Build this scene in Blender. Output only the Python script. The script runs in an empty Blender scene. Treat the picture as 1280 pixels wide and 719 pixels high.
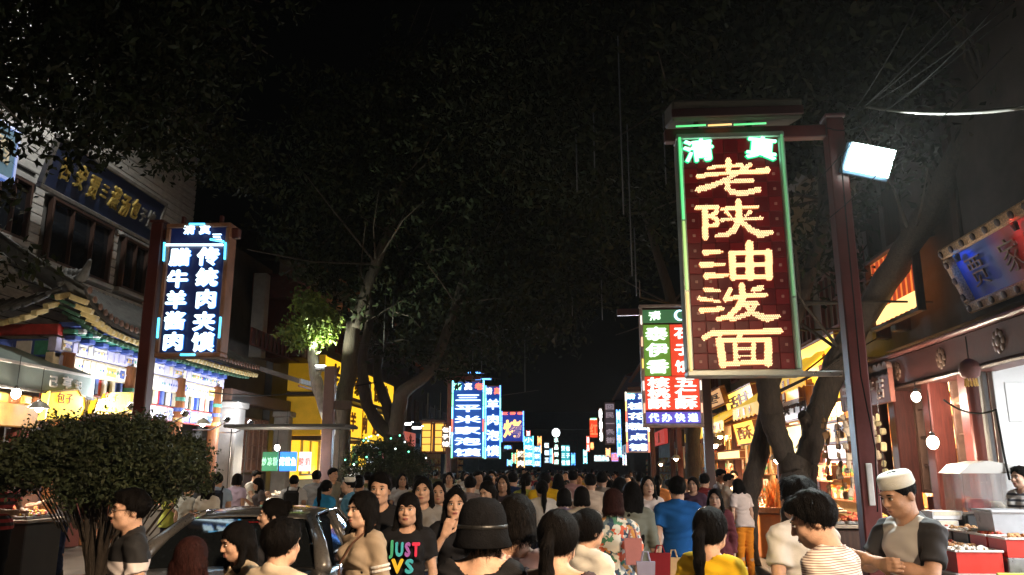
import bpy, bmesh, math, random
import numpy as np
import openvdb as vdb
from mathutils import Matrix, Vector

random.seed(7)
SC = bpy.context.scene
COL = SC.collection
R = math.radians

# ------------------------------------------------------------------ camera
CAM_H, PITCH, YAW, FPX = 1.78, 12.71, 4.29, 1000.0
cam_d = bpy.data.cameras.new('camera')
cam = bpy.data.objects.new('camera', cam_d)
COL.objects.link(cam)
cam_d.sensor_width = 36.0
cam_d.lens = 36.0 * FPX / 1280.0
cam_d.clip_end = 2000
cam.location = (0, 0, CAM_H)
cam.rotation_euler = (R(90 + PITCH), 0, R(YAW))
SC.camera = cam

# ------------------------------------------------------------------ night sky and moonlight
w = bpy.data.worlds.new('World')
SC.world = w
w.use_nodes = True
nt = w.node_tree
sky = nt.nodes.new('ShaderNodeTexSky')
sky.sky_type = 'NISHITA'
sky.sun_disc = False
sky.sun_elevation = R(1.0)
sky.sun_rotation = R(200)
nt.links.new(sky.outputs[0], nt.nodes['Background'].inputs[0])
nt.nodes['Background'].inputs[1].default_value = 0.0004
moon_d = bpy.data.lights.new('moon', 'SUN')
moon_d.energy = 0.004
moon_d.angle = R(0.5)
moon_d.color = (0.8, 0.88, 1.0)
moon = bpy.data.objects.new('moon', moon_d)
COL.objects.link(moon)
moon.rotation_euler = (R(50), 0, R(200))

SC.view_settings.view_transform = 'Standard'
SC.view_settings.look = 'None'
SC.view_settings.exposure = 0.55
SC.view_settings.gamma = 1.0
SC.render.engine = 'CYCLES'
SC.cycles.use_denoising = True
SC.cycles.sample_clamp_indirect = 3.0
SC.cycles.max_bounces = 6
SC.cycles.use_light_tree = True
try:
    SC.cycles.caustics_reflective = False
    SC.cycles.caustics_refractive = False
except Exception:
    pass

# ------------------------------------------------------------------ measuring: photograph pixel -> point in the street
_Rc = np.array(cam.rotation_euler.to_matrix())
def ray(px, py):
    return _Rc @ np.array([(px - 640) / FPX, (359.5 - py) / FPX, -1.0])
def atY(px, py, Y):
    d = ray(px, py); t = Y / d[1]
    return np.array([d[0] * t, Y, CAM_H + d[2] * t])
def atX(px, py, X):
    d = ray(px, py); t = X / d[0]
    return np.array([X, d[1] * t, CAM_H + d[2] * t])

# ------------------------------------------------------------------ materials
_M = {}
def mat(name, col, rough=0.6, metal=0.0, ns=8.0, na=0.25, bump=0.0, bs=None, emit=None, es=0.0, stretch=None, trans=0.0, alpha=1.0, sheen=0.0, coat=0.0):
    if name in _M: return _M[name]
    m = bpy.data.materials.new(name); m.use_nodes = True
    n = m.node_tree.nodes; l = m.node_tree.links
    p = n['Principled BSDF']
    c = (*col, 1.0)
    p.inputs['Base Color'].default_value = c
    p.inputs['Roughness'].default_value = rough
    p.inputs['Metallic'].default_value = metal
    if trans: p.inputs['Transmission Weight'].default_value = trans
    if alpha < 1: p.inputs['Alpha'].default_value = alpha
    if sheen: p.inputs['Sheen Weight'].default_value = sheen
    if coat: p.inputs['Coat Weight'].default_value = coat
    if na or bump:
        tc = n.new('ShaderNodeTexCoord')
        src = tc.outputs['Object']
        if stretch:
            mp = n.new('ShaderNodeMapping'); mp.inputs['Scale'].default_value = stretch
            l.new(src, mp.inputs['Vector']); src = mp.outputs[0]
        nz = n.new('ShaderNodeTexNoise'); nz.inputs['Scale'].default_value = ns; nz.inputs['Detail'].default_value = 5
        nz.inputs['Roughness'].default_value = 0.6
        l.new(src, nz.inputs['Vector'])
        if na:
            mr = n.new('ShaderNodeMapRange'); mr.inputs['From Min'].default_value = 0.3; mr.inputs['From Max'].default_value = 0.7
            mr.inputs['To Min'].default_value = 1 - na; mr.inputs['To Max'].default_value = 1 + na
            l.new(nz.outputs['Fac'], mr.inputs['Value'])
            mx = n.new('ShaderNodeVectorMath'); mx.operation = 'SCALE'
            mx.inputs[0].default_value = col
            l.new(mr.outputs[0], mx.inputs['Scale'])
            l.new(mx.outputs[0], p.inputs['Base Color'])
            mr2 = n.new('ShaderNodeMapRange'); mr2.inputs['To Min'].default_value = max(0.02, rough - 0.12); mr2.inputs['To Max'].default_value = min(1, rough + 0.12)
            l.new(nz.outputs['Fac'], mr2.inputs['Value']); l.new(mr2.outputs[0], p.inputs['Roughness'])
        if bump:
            nb = n.new('ShaderNodeTexNoise'); nb.inputs['Scale'].default_value = bs or ns * 4; nb.inputs['Detail'].default_value = 4
            l.new(src, nb.inputs['Vector'])
            b = n.new('ShaderNodeBump'); b.inputs['Strength'].default_value = bump; b.inputs['Distance'].default_value = 0.02
            l.new(nb.outputs['Fac'], b.inputs['Height']); l.new(b.outputs[0], p.inputs['Normal'])
    if emit:
        p.inputs['Emission Color'].default_value = (*emit, 1); p.inputs['Emission Strength'].default_value = es
    _M[name] = m
    return m
def glow(name, col, s, base=(0.6, 0.6, 0.6), sample=True):
    m = mat(name, base, 0.4, na=0, emit=col, es=s)
    if not sample:
        m.cycles.emission_sampling = 'NONE'
    return m
def ramp_mat(name, cols, kind='VORONOI', scale=20, rough=0.75, stretch=None, emit=0.0):
    """cloth / goods with many colours in cells"""
    if name in _M: return _M[name]
    m = bpy.data.materials.new(name); m.use_nodes = True
    n = m.node_tree.nodes; l = m.node_tree.links; p = n['Principled BSDF']
    p.inputs['Roughness'].default_value = rough
    tc = n.new('ShaderNodeTexCoord'); src = tc.outputs['Object']
    nz = n.new('ShaderNodeTexNoise'); nz.inputs['Scale'].default_value = scale * 0.7
    l.new(src, nz.inputs['Vector'])
    mxv = n.new('ShaderNodeMix'); mxv.data_type = 'VECTOR'; mxv.inputs[0].default_value = 0.12
    l.new(src, mxv.inputs[4]); l.new(nz.outputs['Color'], mxv.inputs[5]); src = mxv.outputs[1]
    if stretch:
        mp = n.new('ShaderNodeMapping'); mp.inputs['Scale'].default_value = stretch
        l.new(src, mp.inputs['Vector']); src = mp.outputs[0]
    v = n.new('ShaderNodeTexVoronoi'); v.inputs['Scale'].default_value = scale
    l.new(src, v.inputs['Vector'])
    sp = n.new('ShaderNodeSeparateColor'); l.new(v.outputs['Color'], sp.inputs[0])
    cr = n.new('ShaderNodeValToRGB'); cr.color_ramp.interpolation = 'CONSTANT'
    e = cr.color_ramp.elements
    while len(e) < len(cols): e.new(0.5)
    for i, c in enumerate(cols):
        e[i].position = i / len(cols); e[i].color = (*c, 1)
    l.new(sp.outputs[0], cr.inputs[0]); l.new(cr.outputs[0], p.inputs['Base Color'])
    _M[name] = m
    return m
def stripe_mat(name, ca, cb, scale, frac=0.5, axis='Z', rough=0.75):
    if name in _M: return _M[name]
    m = bpy.data.materials.new(name); m.use_nodes = True
    n = m.node_tree.nodes; l = m.node_tree.links; p = n['Principled BSDF']
    p.inputs['Roughness'].default_value = rough
    tc = n.new('ShaderNodeTexCoord')
    wv = n.new('ShaderNodeTexWave'); wv.bands_direction = axis; wv.inputs['Scale'].default_value = scale
    wv.inputs['Distortion'].default_value = 0.3; wv.inputs['Detail Scale'].default_value = 1.0
    l.new(tc.outputs['Object'], wv.inputs['Vector'])
    cr = n.new('ShaderNodeValToRGB'); e = cr.color_ramp.elements
    e[0].position = max(0, frac - 0.06); e[0].color = (*ca, 1); e[1].position = min(1, frac + 0.06); e[1].color = (*cb, 1)
    l.new(wv.outputs['Fac'], cr.inputs[0]); l.new(cr.outputs[0], p.inputs['Base Color'])
    _M[name] = m
    return m

# ------------------------------------------------------------------ scene graph helpers
def tag(o, label=None, cat=None, group=None, kind=None):
    if label: o['label'] = label
    if cat: o['category'] = cat
    if group: o['group'] = group
    if kind: o['kind'] = kind
    return o
def thing(name, label, cat, loc=(0, 0, 0), rotz=0.0, group=None, kind=None):
    o = bpy.data.objects.new(name, None); COL.objects.link(o)
    o.empty_display_size = 0.2
    o.location = [float(x) for x in loc]; o.rotation_euler = (0, 0, R(rotz))
    return tag(o, label, cat, group, kind)
def link(name, me, parent=None, loc=(0, 0, 0), rot=(0, 0, 0), scale=(1, 1, 1)):
    o = bpy.data.objects.new(name, me); COL.objects.link(o)
    o.parent = parent
    o.location = [float(x) for x in loc]; o.rotation_euler = rot; o.scale = scale
    return o
def copy_tree(o, parent=None):
    c = o.copy(); COL.objects.link(c)
    if parent is not None: c.parent = parent
    for ch in list(o.children): copy_tree(ch, c)
    return c

class MB:
    """collects shapes into one mesh"""
    def __init__(s): s.v = []; s.f = []; s.mi = []; s.cur = 0
    def add(s, vs, fs):
        o = len(s.v); s.v += [tuple(map(float, p)) for p in vs]
        s.f += [tuple(i + o for i in f) for f in fs]; s.mi += [s.cur] * len(fs); return s
    def box(s, c, d, rot=None, ch=0.0):
        x, y, z = d[0] / 2, d[1] / 2, d[2] / 2
        if ch <= 0:
            vs = [(-x, -y, -z), (x, -y, -z), (x, y, -z), (-x, y, -z), (-x, -y, z), (x, -y, z), (x, y, z), (-x, y, z)]
            fs = [(0, 3, 2, 1), (4, 5, 6, 7), (0, 1, 5, 4), (1, 2, 6, 5), (2, 3, 7, 6), (3, 0, 4, 7)]
        else:
            b = bmesh.new(); bmesh.ops.create_cube(b, size=1)
            for q in b.verts: q.co = Vector((q.co.x * d[0], q.co.y * d[1], q.co.z * d[2]))
            bmesh.ops.bevel(b, geom=list(b.edges), offset=min(ch, min(d) * 0.45), segments=1, affect='EDGES')
            b.verts.index_update(); vs = [tuple(q.co) for q in b.verts]; fs = [tuple(q.index for q in f.verts) for f in b.faces]; b.free()
        if rot is not None: vs = [tuple(rot @ Vector(p)) for p in vs]
        return s.add([(p[0] + c[0], p[1] + c[1], p[2] + c[2]) for p in vs], fs)
    def tube(s, pts, rad, n=8, cap=True):
        P = [Vector([float(q) for q in p]) for p in pts]
        if not hasattr(rad, '__len__'): rad = [rad] * len(P)
        vs = []; fs = []; up = None
        for i, p in enumerate(P):
            t = (P[min(i + 1, len(P) - 1)] - P[max(i - 1, 0)]).normalized()
            if up is None: up = t.orthogonal().normalized()
            else:
                up = up - t * up.dot(t); up = up.normalized() if up.length > 1e-6 else t.orthogonal().normalized()
            q = t.cross(up)
            for k in range(n):
                a = 2 * math.pi * k / n
                vs.append(p + (up * math.cos(a) + q * math.sin(a)) * rad[i])
        for i in range(len(P) - 1):
            for k in range(n):
                a, b = i * n + k, i * n + (k + 1) % n
                fs.append((a, b, b + n, a + n))
        if cap:
            fs.append(tuple(range(n - 1, -1, -1))); fs.append(tuple((len(P) - 1) * n + k for k in range(n)))
        return s.add(vs, fs)
    def lathe(s, prof, c=(0, 0, 0), n=16, rot=None):
        vs = []; fs = []
        for r, z in prof:
            for k in range(n):
                a = 2 * math.pi * k / n; p = Vector((r * math.cos(a), r * math.sin(a), z))
                if rot is not None: p = rot @ p
                vs.append((p[0] + c[0], p[1] + c[1], p[2] + c[2]))
        for i in range(len(prof) - 1):
            for k in range(n):
                a, b = i * n + k, i * n + (k + 1) % n
                fs.append((a, b, b + n, a + n))
        fs.append(tuple(range(n - 1, -1, -1))); fs.append(tuple((len(prof) - 1) * n + k for k in range(n)))
        return s.add(vs, fs)
    def ell(s, c, r, n=12, m=8, rot=None):
        prof = []
        vs = []; fs = []
        for i in range(m + 1):
            th = math.pi * i / m
            for k in range(n):
                a = 2 * math.pi * k / n
                p = Vector((r[0] * math.sin(th) * math.cos(a), r[1] * math.sin(th) * math.sin(a), -r[2] * math.cos(th)))
                if rot is not None: p = rot @ p
                vs.append((p[0] + c[0], p[1] + c[1], p[2] + c[2]))
        for i in range(m):
            for k in range(n):
                a, b = i * n + k, i * n + (k + 1) % n
                fs.append((a, b, b + n, a + n))
        return s.add(vs, fs)
    def quad(s, a, b, c, d): return s.add([a, b, c, d], [(0, 1, 2, 3)])
    def prism(s, poly, axis, lo, hi):
        """poly: 2-D outline in the plane normal to axis"""
        def at(p, h):
            return {'x': (h, p[0], p[1]), 'y': (p[0], h, p[1]), 'z': (p[0], p[1], h)}[axis]
        n = len(poly); vs = [at(p, lo) for p in poly] + [at(p, hi) for p in poly]
        fs = [tuple(range(n - 1, -1, -1)), tuple(range(n, 2 * n))] + [(i, (i + 1) % n, (i + 1) % n + n, i + n) for i in range(n)]
        return s.add(vs, fs)
    def mesh(s, name, mats, smooth=False):
        me = bpy.data.meshes.new(name)
        me.from_pydata(s.v, [], s.f)
        if not isinstance(mats, (list, tuple)): mats = [mats]
        for m in mats: me.materials.append(m)
        if len(mats) > 1: me.polygons.foreach_set('material_index', s.mi)
        if smooth:
            me.polygons.foreach_set('use_smooth', [True] * len(me.polygons))
        bm = bmesh.new(); bm.from_mesh(me); bmesh.ops.recalc_face_normals(bm, faces=bm.faces); bm.to_mesh(me); bm.free()
        return me
    def build(s, name, mats, parent=None, loc=(0, 0, 0), smooth=False, rot=(0, 0, 0)):
        return link(name, s.mesh(name, mats, smooth), parent, loc, rot)

_BC = {}
def pbox(name, c, d, m, parent, ch=0.006, rot=(0, 0, 0)):
    """a box part at c of size d; alike boxes share mesh data"""
    k = (round(d[0], 4), round(d[1], 4), round(d[2], 4), m.name, ch)
    if k not in _BC: _BC[k] = MB().box((0, 0, 0), d, ch=ch).mesh(name, m)
    return link(name, _BC[k], parent, c, rot)

# lettering: one mesh per character, standing in the local x-z plane and facing -y
_GC = {}
def glyph(ch, bold, depth, m):
    k = (ch, bold, depth, m.name)
    if k in _GC: return _GC[k]
    c = bpy.data.curves.new('character', 'FONT'); c.body = ch; c.size = 1.0; c.offset = min(bold, .008); c.extrude = depth
    c.align_x = 'CENTER'; c.resolution_u = 2
    o = bpy.data.objects.new('character', c); COL.objects.link(o)
    dg = bpy.context.evaluated_depsgraph_get()
    me = bpy.data.meshes.new_from_object(o.evaluated_get(dg))
    bpy.data.objects.remove(o); bpy.data.curves.remove(c)
    n = len(me.vertices); co = np.empty(n * 3, np.float32); me.vertices.foreach_get('co', co); co = co.reshape(-1, 3)
    lo, hi = co.min(0), co.max(0)
    co[:, :2] -= (lo[:2] + hi[:2]) / 2
    out = np.stack([co[:, 0], -co[:, 2], co[:, 1]], 1)
    if bold > .009:   # heavier strokes: the outline laid down several times, each a hair deeper
        s_ = (bold - .008) * 1.1; me.vertices.foreach_set('co', out.ravel().astype(np.float32)); bm = bmesh.new()
        for q, (dx, dz) in enumerate(((0, 0), (s_, 0), (-s_, 0), (0, s_), (0, -s_))):
            n0 = len(bm.verts); bm.from_mesh(me); bm.verts.ensure_lookup_table()
            for v in bm.verts[n0:]: v.co += Vector((dx, .0005 * q, dz))
        bm.to_mesh(me); bm.free(); n = len(me.vertices); co = np.empty(n * 3, np.float32); me.vertices.foreach_get('co', co); out = co.reshape(-1, 3)
    me.vertices.foreach_set('co', out.ravel().astype(np.float32))
    me.materials.clear(); me.materials.append(m); me.name = 'character'
    _GC[k] = me
    return me
def letter(ch, x, y, z, w, h, m, parent, bold=0.02, depth=0.02, name='neon_character', tilt=0.0):
    me = glyph(ch, bold, depth, m)
    return link(name, me, parent, (x, y, z), (0, R(tilt), 0), (w, 1.0, h))

def lamp(name, kind, loc, energy, col, parent=None, size=0.1, rot=None, spot=None):
    d = bpy.data.lights.new(name, kind); d.energy = energy; d.color = col
    if kind == 'AREA': d.size = size
    else: d.shadow_soft_size = size
    if spot: d.spot_size = R(spot); d.spot_blend = 0.6
    o = bpy.data.objects.new(name, d); COL.objects.link(o); o.location = [float(x) for x in loc]
    if rot: o.rotation_euler = rot
    if parent is not None: o.parent = parent
    return o
# ------------------------------------------------------------------ people: bodies grown as one smooth surface from a posed skeleton
class Field:
    BIG = 0.08
    def __init__(s, lo, hi, h):
        s.h = h; s.lo = np.array(lo, float); s.n = np.ceil((np.array(hi) - s.lo) / h).astype(int) + 1
        s.d = np.full(s.n, s.BIG, np.float32)
        s.ax = [(s.lo[i] + h * np.arange(s.n[i])).astype(np.float32) for i in range(3)]
    def _blk(s, lo, hi):
        a = np.clip(np.floor((np.array(lo) - s.BIG - s.lo) / s.h).astype(int), 0, s.n)
        b = np.clip(np.ceil((np.array(hi) + s.BIG - s.lo) / s.h).astype(int) + 1, 0, s.n)
        sl = tuple(slice(i, j) for i, j in zip(a, b))
        return sl, s.ax[0][sl[0]][:, None, None], s.ax[1][sl[1]][None, :, None], s.ax[2][sl[2]][None, None, :]
    def _put(s, sl, d, k, op='u'):
        o = s.d[sl]
        if op == 'u':
            if k > 0:
                hh = np.clip(0.5 + 0.5 * (o - d) / k, 0, 1); s.d[sl] = o * (1 - hh) + d * hh - k * hh * (1 - hh)
            else: s.d[sl] = np.minimum(o, d)
        else:
            if k > 0:
                hh = np.clip(0.5 - 0.5 * (o + d) / k, 0, 1); s.d[sl] = o * (1 - hh) - d * hh + k * hh * (1 - hh)
            else: s.d[sl] = np.maximum(o, -d)
    def cap(s, a, b, ra, rb=None, k=0.02, op='u', flat=False):
        rb = ra if rb is None else rb
        a = np.asarray(a, float); b = np.asarray(b, float); m = max(ra, rb)
        sl, x, y, z = s._blk(np.minimum(a, b) - m, np.maximum(a, b) + m)
        v = b - a; L = float(v @ v) or 1e-9
        t = np.clip(((x - a[0]) * v[0] + (y - a[1]) * v[1] + (z - a[2]) * v[2]) / L, 0, 1)
        d = np.sqrt((x - a[0] - t * v[0]) ** 2 + (y - a[1] - t * v[1]) ** 2 + (z - a[2] - t * v[2]) ** 2) - (ra + (rb - ra) * t)
        if flat:
            q = nv(v); d = np.maximum(d, (x - b[0]) * q[0] + (y - b[1]) * q[1] + (z - b[2]) * q[2])
        s._put(sl, d.astype(np.float32), k, op)
    def ell(s, c, r, Rm=None, k=0.02, op='u'):
        c = np.asarray(c, float); m = max(r)
        sl, x, y, z = s._blk(c - m, c + m)
        x = x - c[0]; y = y - c[1]; z = z - c[2]
        if Rm is not None:
            x, y, z = (Rm[0, 0] * x + Rm[1, 0] * y + Rm[2, 0] * z, Rm[0, 1] * x + Rm[1, 1] * y + Rm[2, 1] * z, Rm[0, 2] * x + Rm[1, 2] * y + Rm[2, 2] * z)
        k0 = np.sqrt((x / r[0]) ** 2 + (y / r[1]) ** 2 + (z / r[2]) ** 2)
        k1 = np.sqrt((x / r[0] ** 2) ** 2 + (y / r[1] ** 2) ** 2 + (z / r[2] ** 2) ** 2) + 1e-6
        s._put(sl, (k0 * (k0 - 1) / k1).astype(np.float32), k, op)
    def grid(s):
        return s.ax[0][:, None, None], s.ax[1][None, :, None], s.ax[2][None, None, :]
    def mesh(s, name, adapt=0.0):
        g = vdb.FloatGrid(s.BIG); g.copyFromArray(np.clip(s.d, -s.BIG, s.BIG))
        g.transform = vdb.createLinearTransform(voxelSize=s.h)
        P, T, Q = g.convertToPolygons(isovalue=0.0, adaptivity=adapt)
        P = P + s.lo
        return np.asarray(P, np.float32), np.asarray(T, np.int64), np.asarray(Q, np.int64)

def np_mesh(name, P, T, Q, m=None):
    me = bpy.data.meshes.new(name)
    nT, nQ = len(T), len(Q)
    me.vertices.add(len(P)); me.vertices.foreach_set('co', np.ascontiguousarray(P, np.float32).ravel())
    me.loops.add(nT * 3 + nQ * 4)
    me.loops.foreach_set('vertex_index', np.concatenate([np.ravel(T), np.ravel(Q)]).astype(np.int32))
    me.polygons.add(nT + nQ)
    st = np.concatenate([np.arange(nT) * 3, nT * 3 + np.arange(nQ) * 4]).astype(np.int32)
    me.polygons.foreach_set('loop_start', st)
    me.polygons.foreach_set('use_smooth', np.ones(nT + nQ, bool))
    me.update(calc_edges=True); me.validate()
    if m is not None: me.materials.append(m)
    return me

def rotm(ax, deg):
    return np.array(Matrix.Rotation(R(deg), 3, ax))
def nv(v):
    v = np.asarray(v, float); return v / (np.linalg.norm(v) + 1e-9)

def skeleton(p):
    """joint positions of a 1.70 m figure that faces -y"""
    F = p.get('sex', 'm') == 'f'
    lean = p.get('lean', 0); tw = p.get('twist', 0)
    Rt = rotm('Z', tw) @ rotm('X', lean)
    pc = np.array([0, 0, 0.95])
    def T(x, y, z): return pc + Rt @ np.array([x, y, z - 0.95])
    J = {'Rt': Rt, 'T': T}
    sw = 0.150 if F else 0.178
    J['neck'] = T(0, 0.006, 1.428)
    Rh = Rt @ rotm('Z', p.get('hyaw', 0)) @ rotm('X', p.get('hpitch', 0)) @ rotm('Y', p.get('htilt', 0))
    J['Rh'] = Rh
    J['head'] = J['neck'] + Rt @ np.array([0, -0.016, 0.042]) + Rh @ np.array([0, -0.005, 0.092])
    st = p.get('stride', 0.0)
    for s, n in ((-1, 'R'), (1, 'L')):
        J['sh' + n] = T(s * sw, 0.01, 1.368)
        if n in p:
            e, wr = p[n]
            J['el' + n] = np.array(e, float); J['wr' + n] = np.array(wr, float)
        else:
            sg = -s * st * 0.5
            J['el' + n] = J['sh' + n] + np.array([s * 0.045, 0.03 - sg * 0.3, -0.27])
            J['wr' + n] = J['el' + n] + np.array([s * 0.0, -0.06 - sg * 0.5, -0.235])
        J['hip' + n] = np.array([s * 0.088, 0, 0.90])
        sg = s * st
        J['kn' + n] = np.array([s * 0.092, -sg * 0.45 - 0.012, 0.49])
        J['an' + n] = np.array([s * 0.095, -sg * 0.75 + (0.10 if sg < 0 else 0.0) * abs(st) * 3 + 0.02, 0.085 + (0.05 if sg < -0.05 else 0)])
    return J

def torso(f, J, F, infl, k, lo=0.86, belly=0.0):
    T, Rt = J['T'], J['Rt']
    hipw = 0.165 if F else 0.158
    f.ell(T(0, 0.005, 0.94), (hipw + infl, 0.115 + infl, 0.13 + infl), Rt, k)
    f.ell(T(0, 0.0 - belly / 2, 1.08), ((0.128 if F else 0.145) + infl + belly, 0.092 + infl + belly, 0.14 + infl), Rt, k)
    f.ell(T(0, 0.008, 1.26), ((0.142 if F else 0.165) + infl, 0.105 + infl, 0.165 + infl), Rt, k)
    f.cap(J['shR'] + Rt @ np.array([.04, 0, -.02]), J['shL'] + Rt @ np.array([-.04, 0, -.02]), 0.055 + infl, None, k)
    f.cap(T(0, 0.02, 1.425), J['shR'] + Rt @ np.array([.01, 0, .0]), 0.050 + infl * .7, 0.045 + infl * .8, 0.03)
    f.cap(T(0, 0.02, 1.425), J['shL'] + Rt @ np.array([-.01, 0, .0]), 0.050 + infl * .7, 0.045 + infl * .8, 0.03)
    if F:
        for s in (-1, 1): f.ell(T(s * 0.07, -0.085, 1.265), (0.06 + infl * .6, 0.05 + infl * .6, 0.06 + infl * .6), Rt, 0.04)

def hand(f, wr, d, n, side, curl=0.5, k=0.008):
    """palm, four unequal bent fingers and a thumb set on the side of the palm"""
    d = nv(d); n = nv(n - d * (n @ d)); wv = np.cross(d, n) * side
    pe = wr + d * 0.085
    for o in (-0.026, -0.009, 0.009, 0.026):
        f.cap(wr + wv * o * 0.7, pe + wv * o, 0.015, 0.0125, 0.012)
    for o, L in ((-0.030, 0.060), (-0.010, 0.074), (0.010, 0.080), (0.030, 0.070)):
        a = pe + wv * o; c1 = curl * 0.8; c2 = curl * 2.0
        b = a + (d * math.cos(c1) + n * math.sin(c1)) * L * 0.55
        e = b + (d * math.cos(c2) + n * math.sin(c2)) * L * 0.5
        f.cap(a, b, 0.0098, 0.0088, k); f.cap(b, e, 0.0088, 0.0072, k)
    a = wr + d * 0.025 + wv * 0.028
    b = a + nv(d * 0.7 + wv * 0.7 + n * 0.35) * 0.040
    e = b + nv(d * 0.95 + wv * 0.15 + n * 0.4) * 0.032
    f.cap(a, b, 0.0125, 0.0105, 0.01); f.cap(b, e, 0.0105, 0.0085, 0.006)

def head_in(f, J, F):
    c, H = J['head'], J['Rh']
    def h(x, y, z): return c + H @ np.array([x, y, z])
    f.ell(h(0, 0.012, 0.028), (0.075, 0.095, 0.092), H, 0.0)
    f.ell(h(0, -0.030, -0.030), (0.061, 0.064, 0.082), H, 0.03)
    f.ell(h(0, -0.050, -0.082), (0.034, 0.036, 0.028), H, 0.03)
    for s in (-1, 1):
        f.ell(h(s * 0.040, -0.064, -0.026), (0.022, 0.022, 0.022), H, 0.02)
        f.ell(h(s * 0.046, -0.018, -0.070), (0.018, 0.034, 0.022), H, 0.03)
        f.ell(h(s * 0.076, 0.012, -0.010), (0.010, 0.020, 0.031), H @ rotm('X', 12), 0.006)
    f.cap(h(-0.04, -0.084, 0.030), h(0.04, -0.084, 0.030), 0.010, None, 0.015)
    for s in (-1, 1): f.ell(h(s * 0.031, -0.100, 0.006), (0.017, 0.013, 0.010), H, 0.012, 'd')
    f.cap(h(0, -0.092, 0.014), h(0, -0.110, -0.024), 0.008, 0.0115, 0.012)
    for s in (-1, 1): f.ell(h(s * 0.012, -0.100, -0.029), (0.009, 0.010, 0.008), H, 0.006)
    f.ell(h(0, -0.090, -0.056), (0.025, 0.012, 0.0065), H, 0.006)
    f.ell(h(0, -0.088, -0.068), (0.022, 0.012, 0.007), H, 0.006)
    f.cap(h(0, 0.022, -0.055), J['neck'] + J['Rt'] @ np.array([0, 0.012, -0.05]), 0.046 if F else 0.053, 0.055 if F else 0.062, 0.025)

def body_field(p, J, h):
    F = p.get('sex', 'm') == 'f'
    pts = np.array([J[k] for k in J if k not in ('Rt', 'T', 'Rh')])
    lo = np.minimum(pts.min(0) - 0.30, [-0.36, -0.26, -0.02]); hi = np.maximum(pts.max(0) + 0.25, [0.36, 0.26, 1.72])
    f = Field(lo, hi, h)
    torso(f, J, F, -0.012, 0.04)
    for s, n in ((-1, 'R'), (1, 'L')):
        g = 0.88 if F else 1.0
        f.cap(J['sh' + n], J['el' + n], 0.052 * g, 0.038 * g, 0.03)
        mid = J['el' + n] * .7 + J['wr' + n] * .3
        f.cap(J['el' + n], mid, 0.038 * g, 0.041 * g, 0.015); f.cap(mid, J['wr' + n], 0.041 * g, 0.0255 * g, 0.015)
        d = p.get('hd' + n, None); d = nv(J['wr' + n] - J['el' + n]) if d is None else np.array(d, float)
        nn = p.get('hn' + n, None); nn = np.array([-s * 1.0, 0, 0]) if nn is None else np.array(nn, float)
        hand(f, J['wr' + n], d, nn, s, p.get('curl', 0.45))
        f.cap(J['hip' + n], J['kn' + n], 0.078, 0.052, 0.05)
        cm = J['kn' + n] * .65 + J['an' + n] * .35 + np.array([0, .015, 0])
        f.cap(J['kn' + n], cm, 0.050, 0.050, 0.02); f.cap(cm, J['an' + n], 0.050, 0.034, 0.02)
        f.cap(J['an' + n] + [0, .03, -.04], J['an' + n] + [0, -.13, -.06], 0.03, 0.024, 0.02)
    head_in(f, J, F)
    return f

def folds(f, amp, sc=1.0):
    x, y, z = f.grid()
    n = np.sin(23 * sc * x + 9 * np.sin(11 * z + 3 * y) + 2) * np.sin(17 * sc * z + 6 * x + 5 * np.sin(9 * y)) + 0.6 * np.sin(41 * sc * z + 31 * x * np.sign(y + 1e-6) + 13 * y)
    f.d = f.d + (amp * n).astype(np.float32)

def shirt_field(p, J, h, infl, sleeve, hem, neck, loose):
    F = p.get('sex', 'm') == 'f'
    f = Field([-0.62, -0.62, 0.40], [0.62, 0.5, 1.66], h)
    f.lo = f.lo
    torso(f, J, F, infl, 0.05)
    T, Rt = J['T'], J['Rt']
    if hem < 0.93:
        f.ell(T(0, 0, 0.86), ((0.172 if F else 0.168) + infl + loose, 0.124 + infl + loose, 0.22), Rt, 0.05)
    if hem < 0.75:
        z = 0.86
        for z in (0.80, 0.72, 0.64, 0.56, 0.48):
            if z > hem - 0.1: f.ell(T(0, 0, z), (0.18 + (0.9 - z) * 0.22 + loose, 0.13 + (0.9 - z) * 0.2 + loose, 0.12), Rt, 0.08)
    nk = np.array(J['neck'])
    for n in 'RL':
        a, b, c = J['sh' + n], J['el' + n], J['wr' + n]
        if sleeve > 0:
            e = a + (b - a) * min(1, sleeve)
            f.cap(a, e, 0.050 + infl * .8, 0.046 + infl + 0.010 * (sleeve < 1), 0.03, flat=sleeve < 1)
            if sleeve > 1:
                e2 = b + (c - b) * (sleeve - 1); f.cap(b, e2, 0.043 + infl, 0.033 + infl, 0.02, flat=True)
    folds(f, 0.0055)
    fx, fy, fz = f.grid(); f.d = f.d + (0.004 * np.sin(30 * fz + 26 * np.abs(fx) + 4 * np.sin(14 * fx + 8 * fy)) * np.clip((1.25 - fz) * 3, 0, 1)).astype(np.float32)
    x, y, z = f.grid()
    # cut the hem, the neckline and the sleeve ends clean
    q = Rt.T
    lz = q[2, 0] * x + q[2, 1] * y + q[2, 2] * (z - 0.95) + 0.95
    f.d = np.maximum(f.d, (hem - lz + 0.008 * np.sin(9 * x + 4 * y)).astype(np.float32))
    nd = np.sqrt((x - nk[0]) ** 2 + ((y - nk[1] + 0.028) * (0.95 if neck < .1 else .8)) ** 2 + ((z - nk[2] - 0.035) * 0.9) ** 2) - (0.078 + neck)
    f.d = np.maximum(f.d, -nd.astype(np.float32))
    return f

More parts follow.
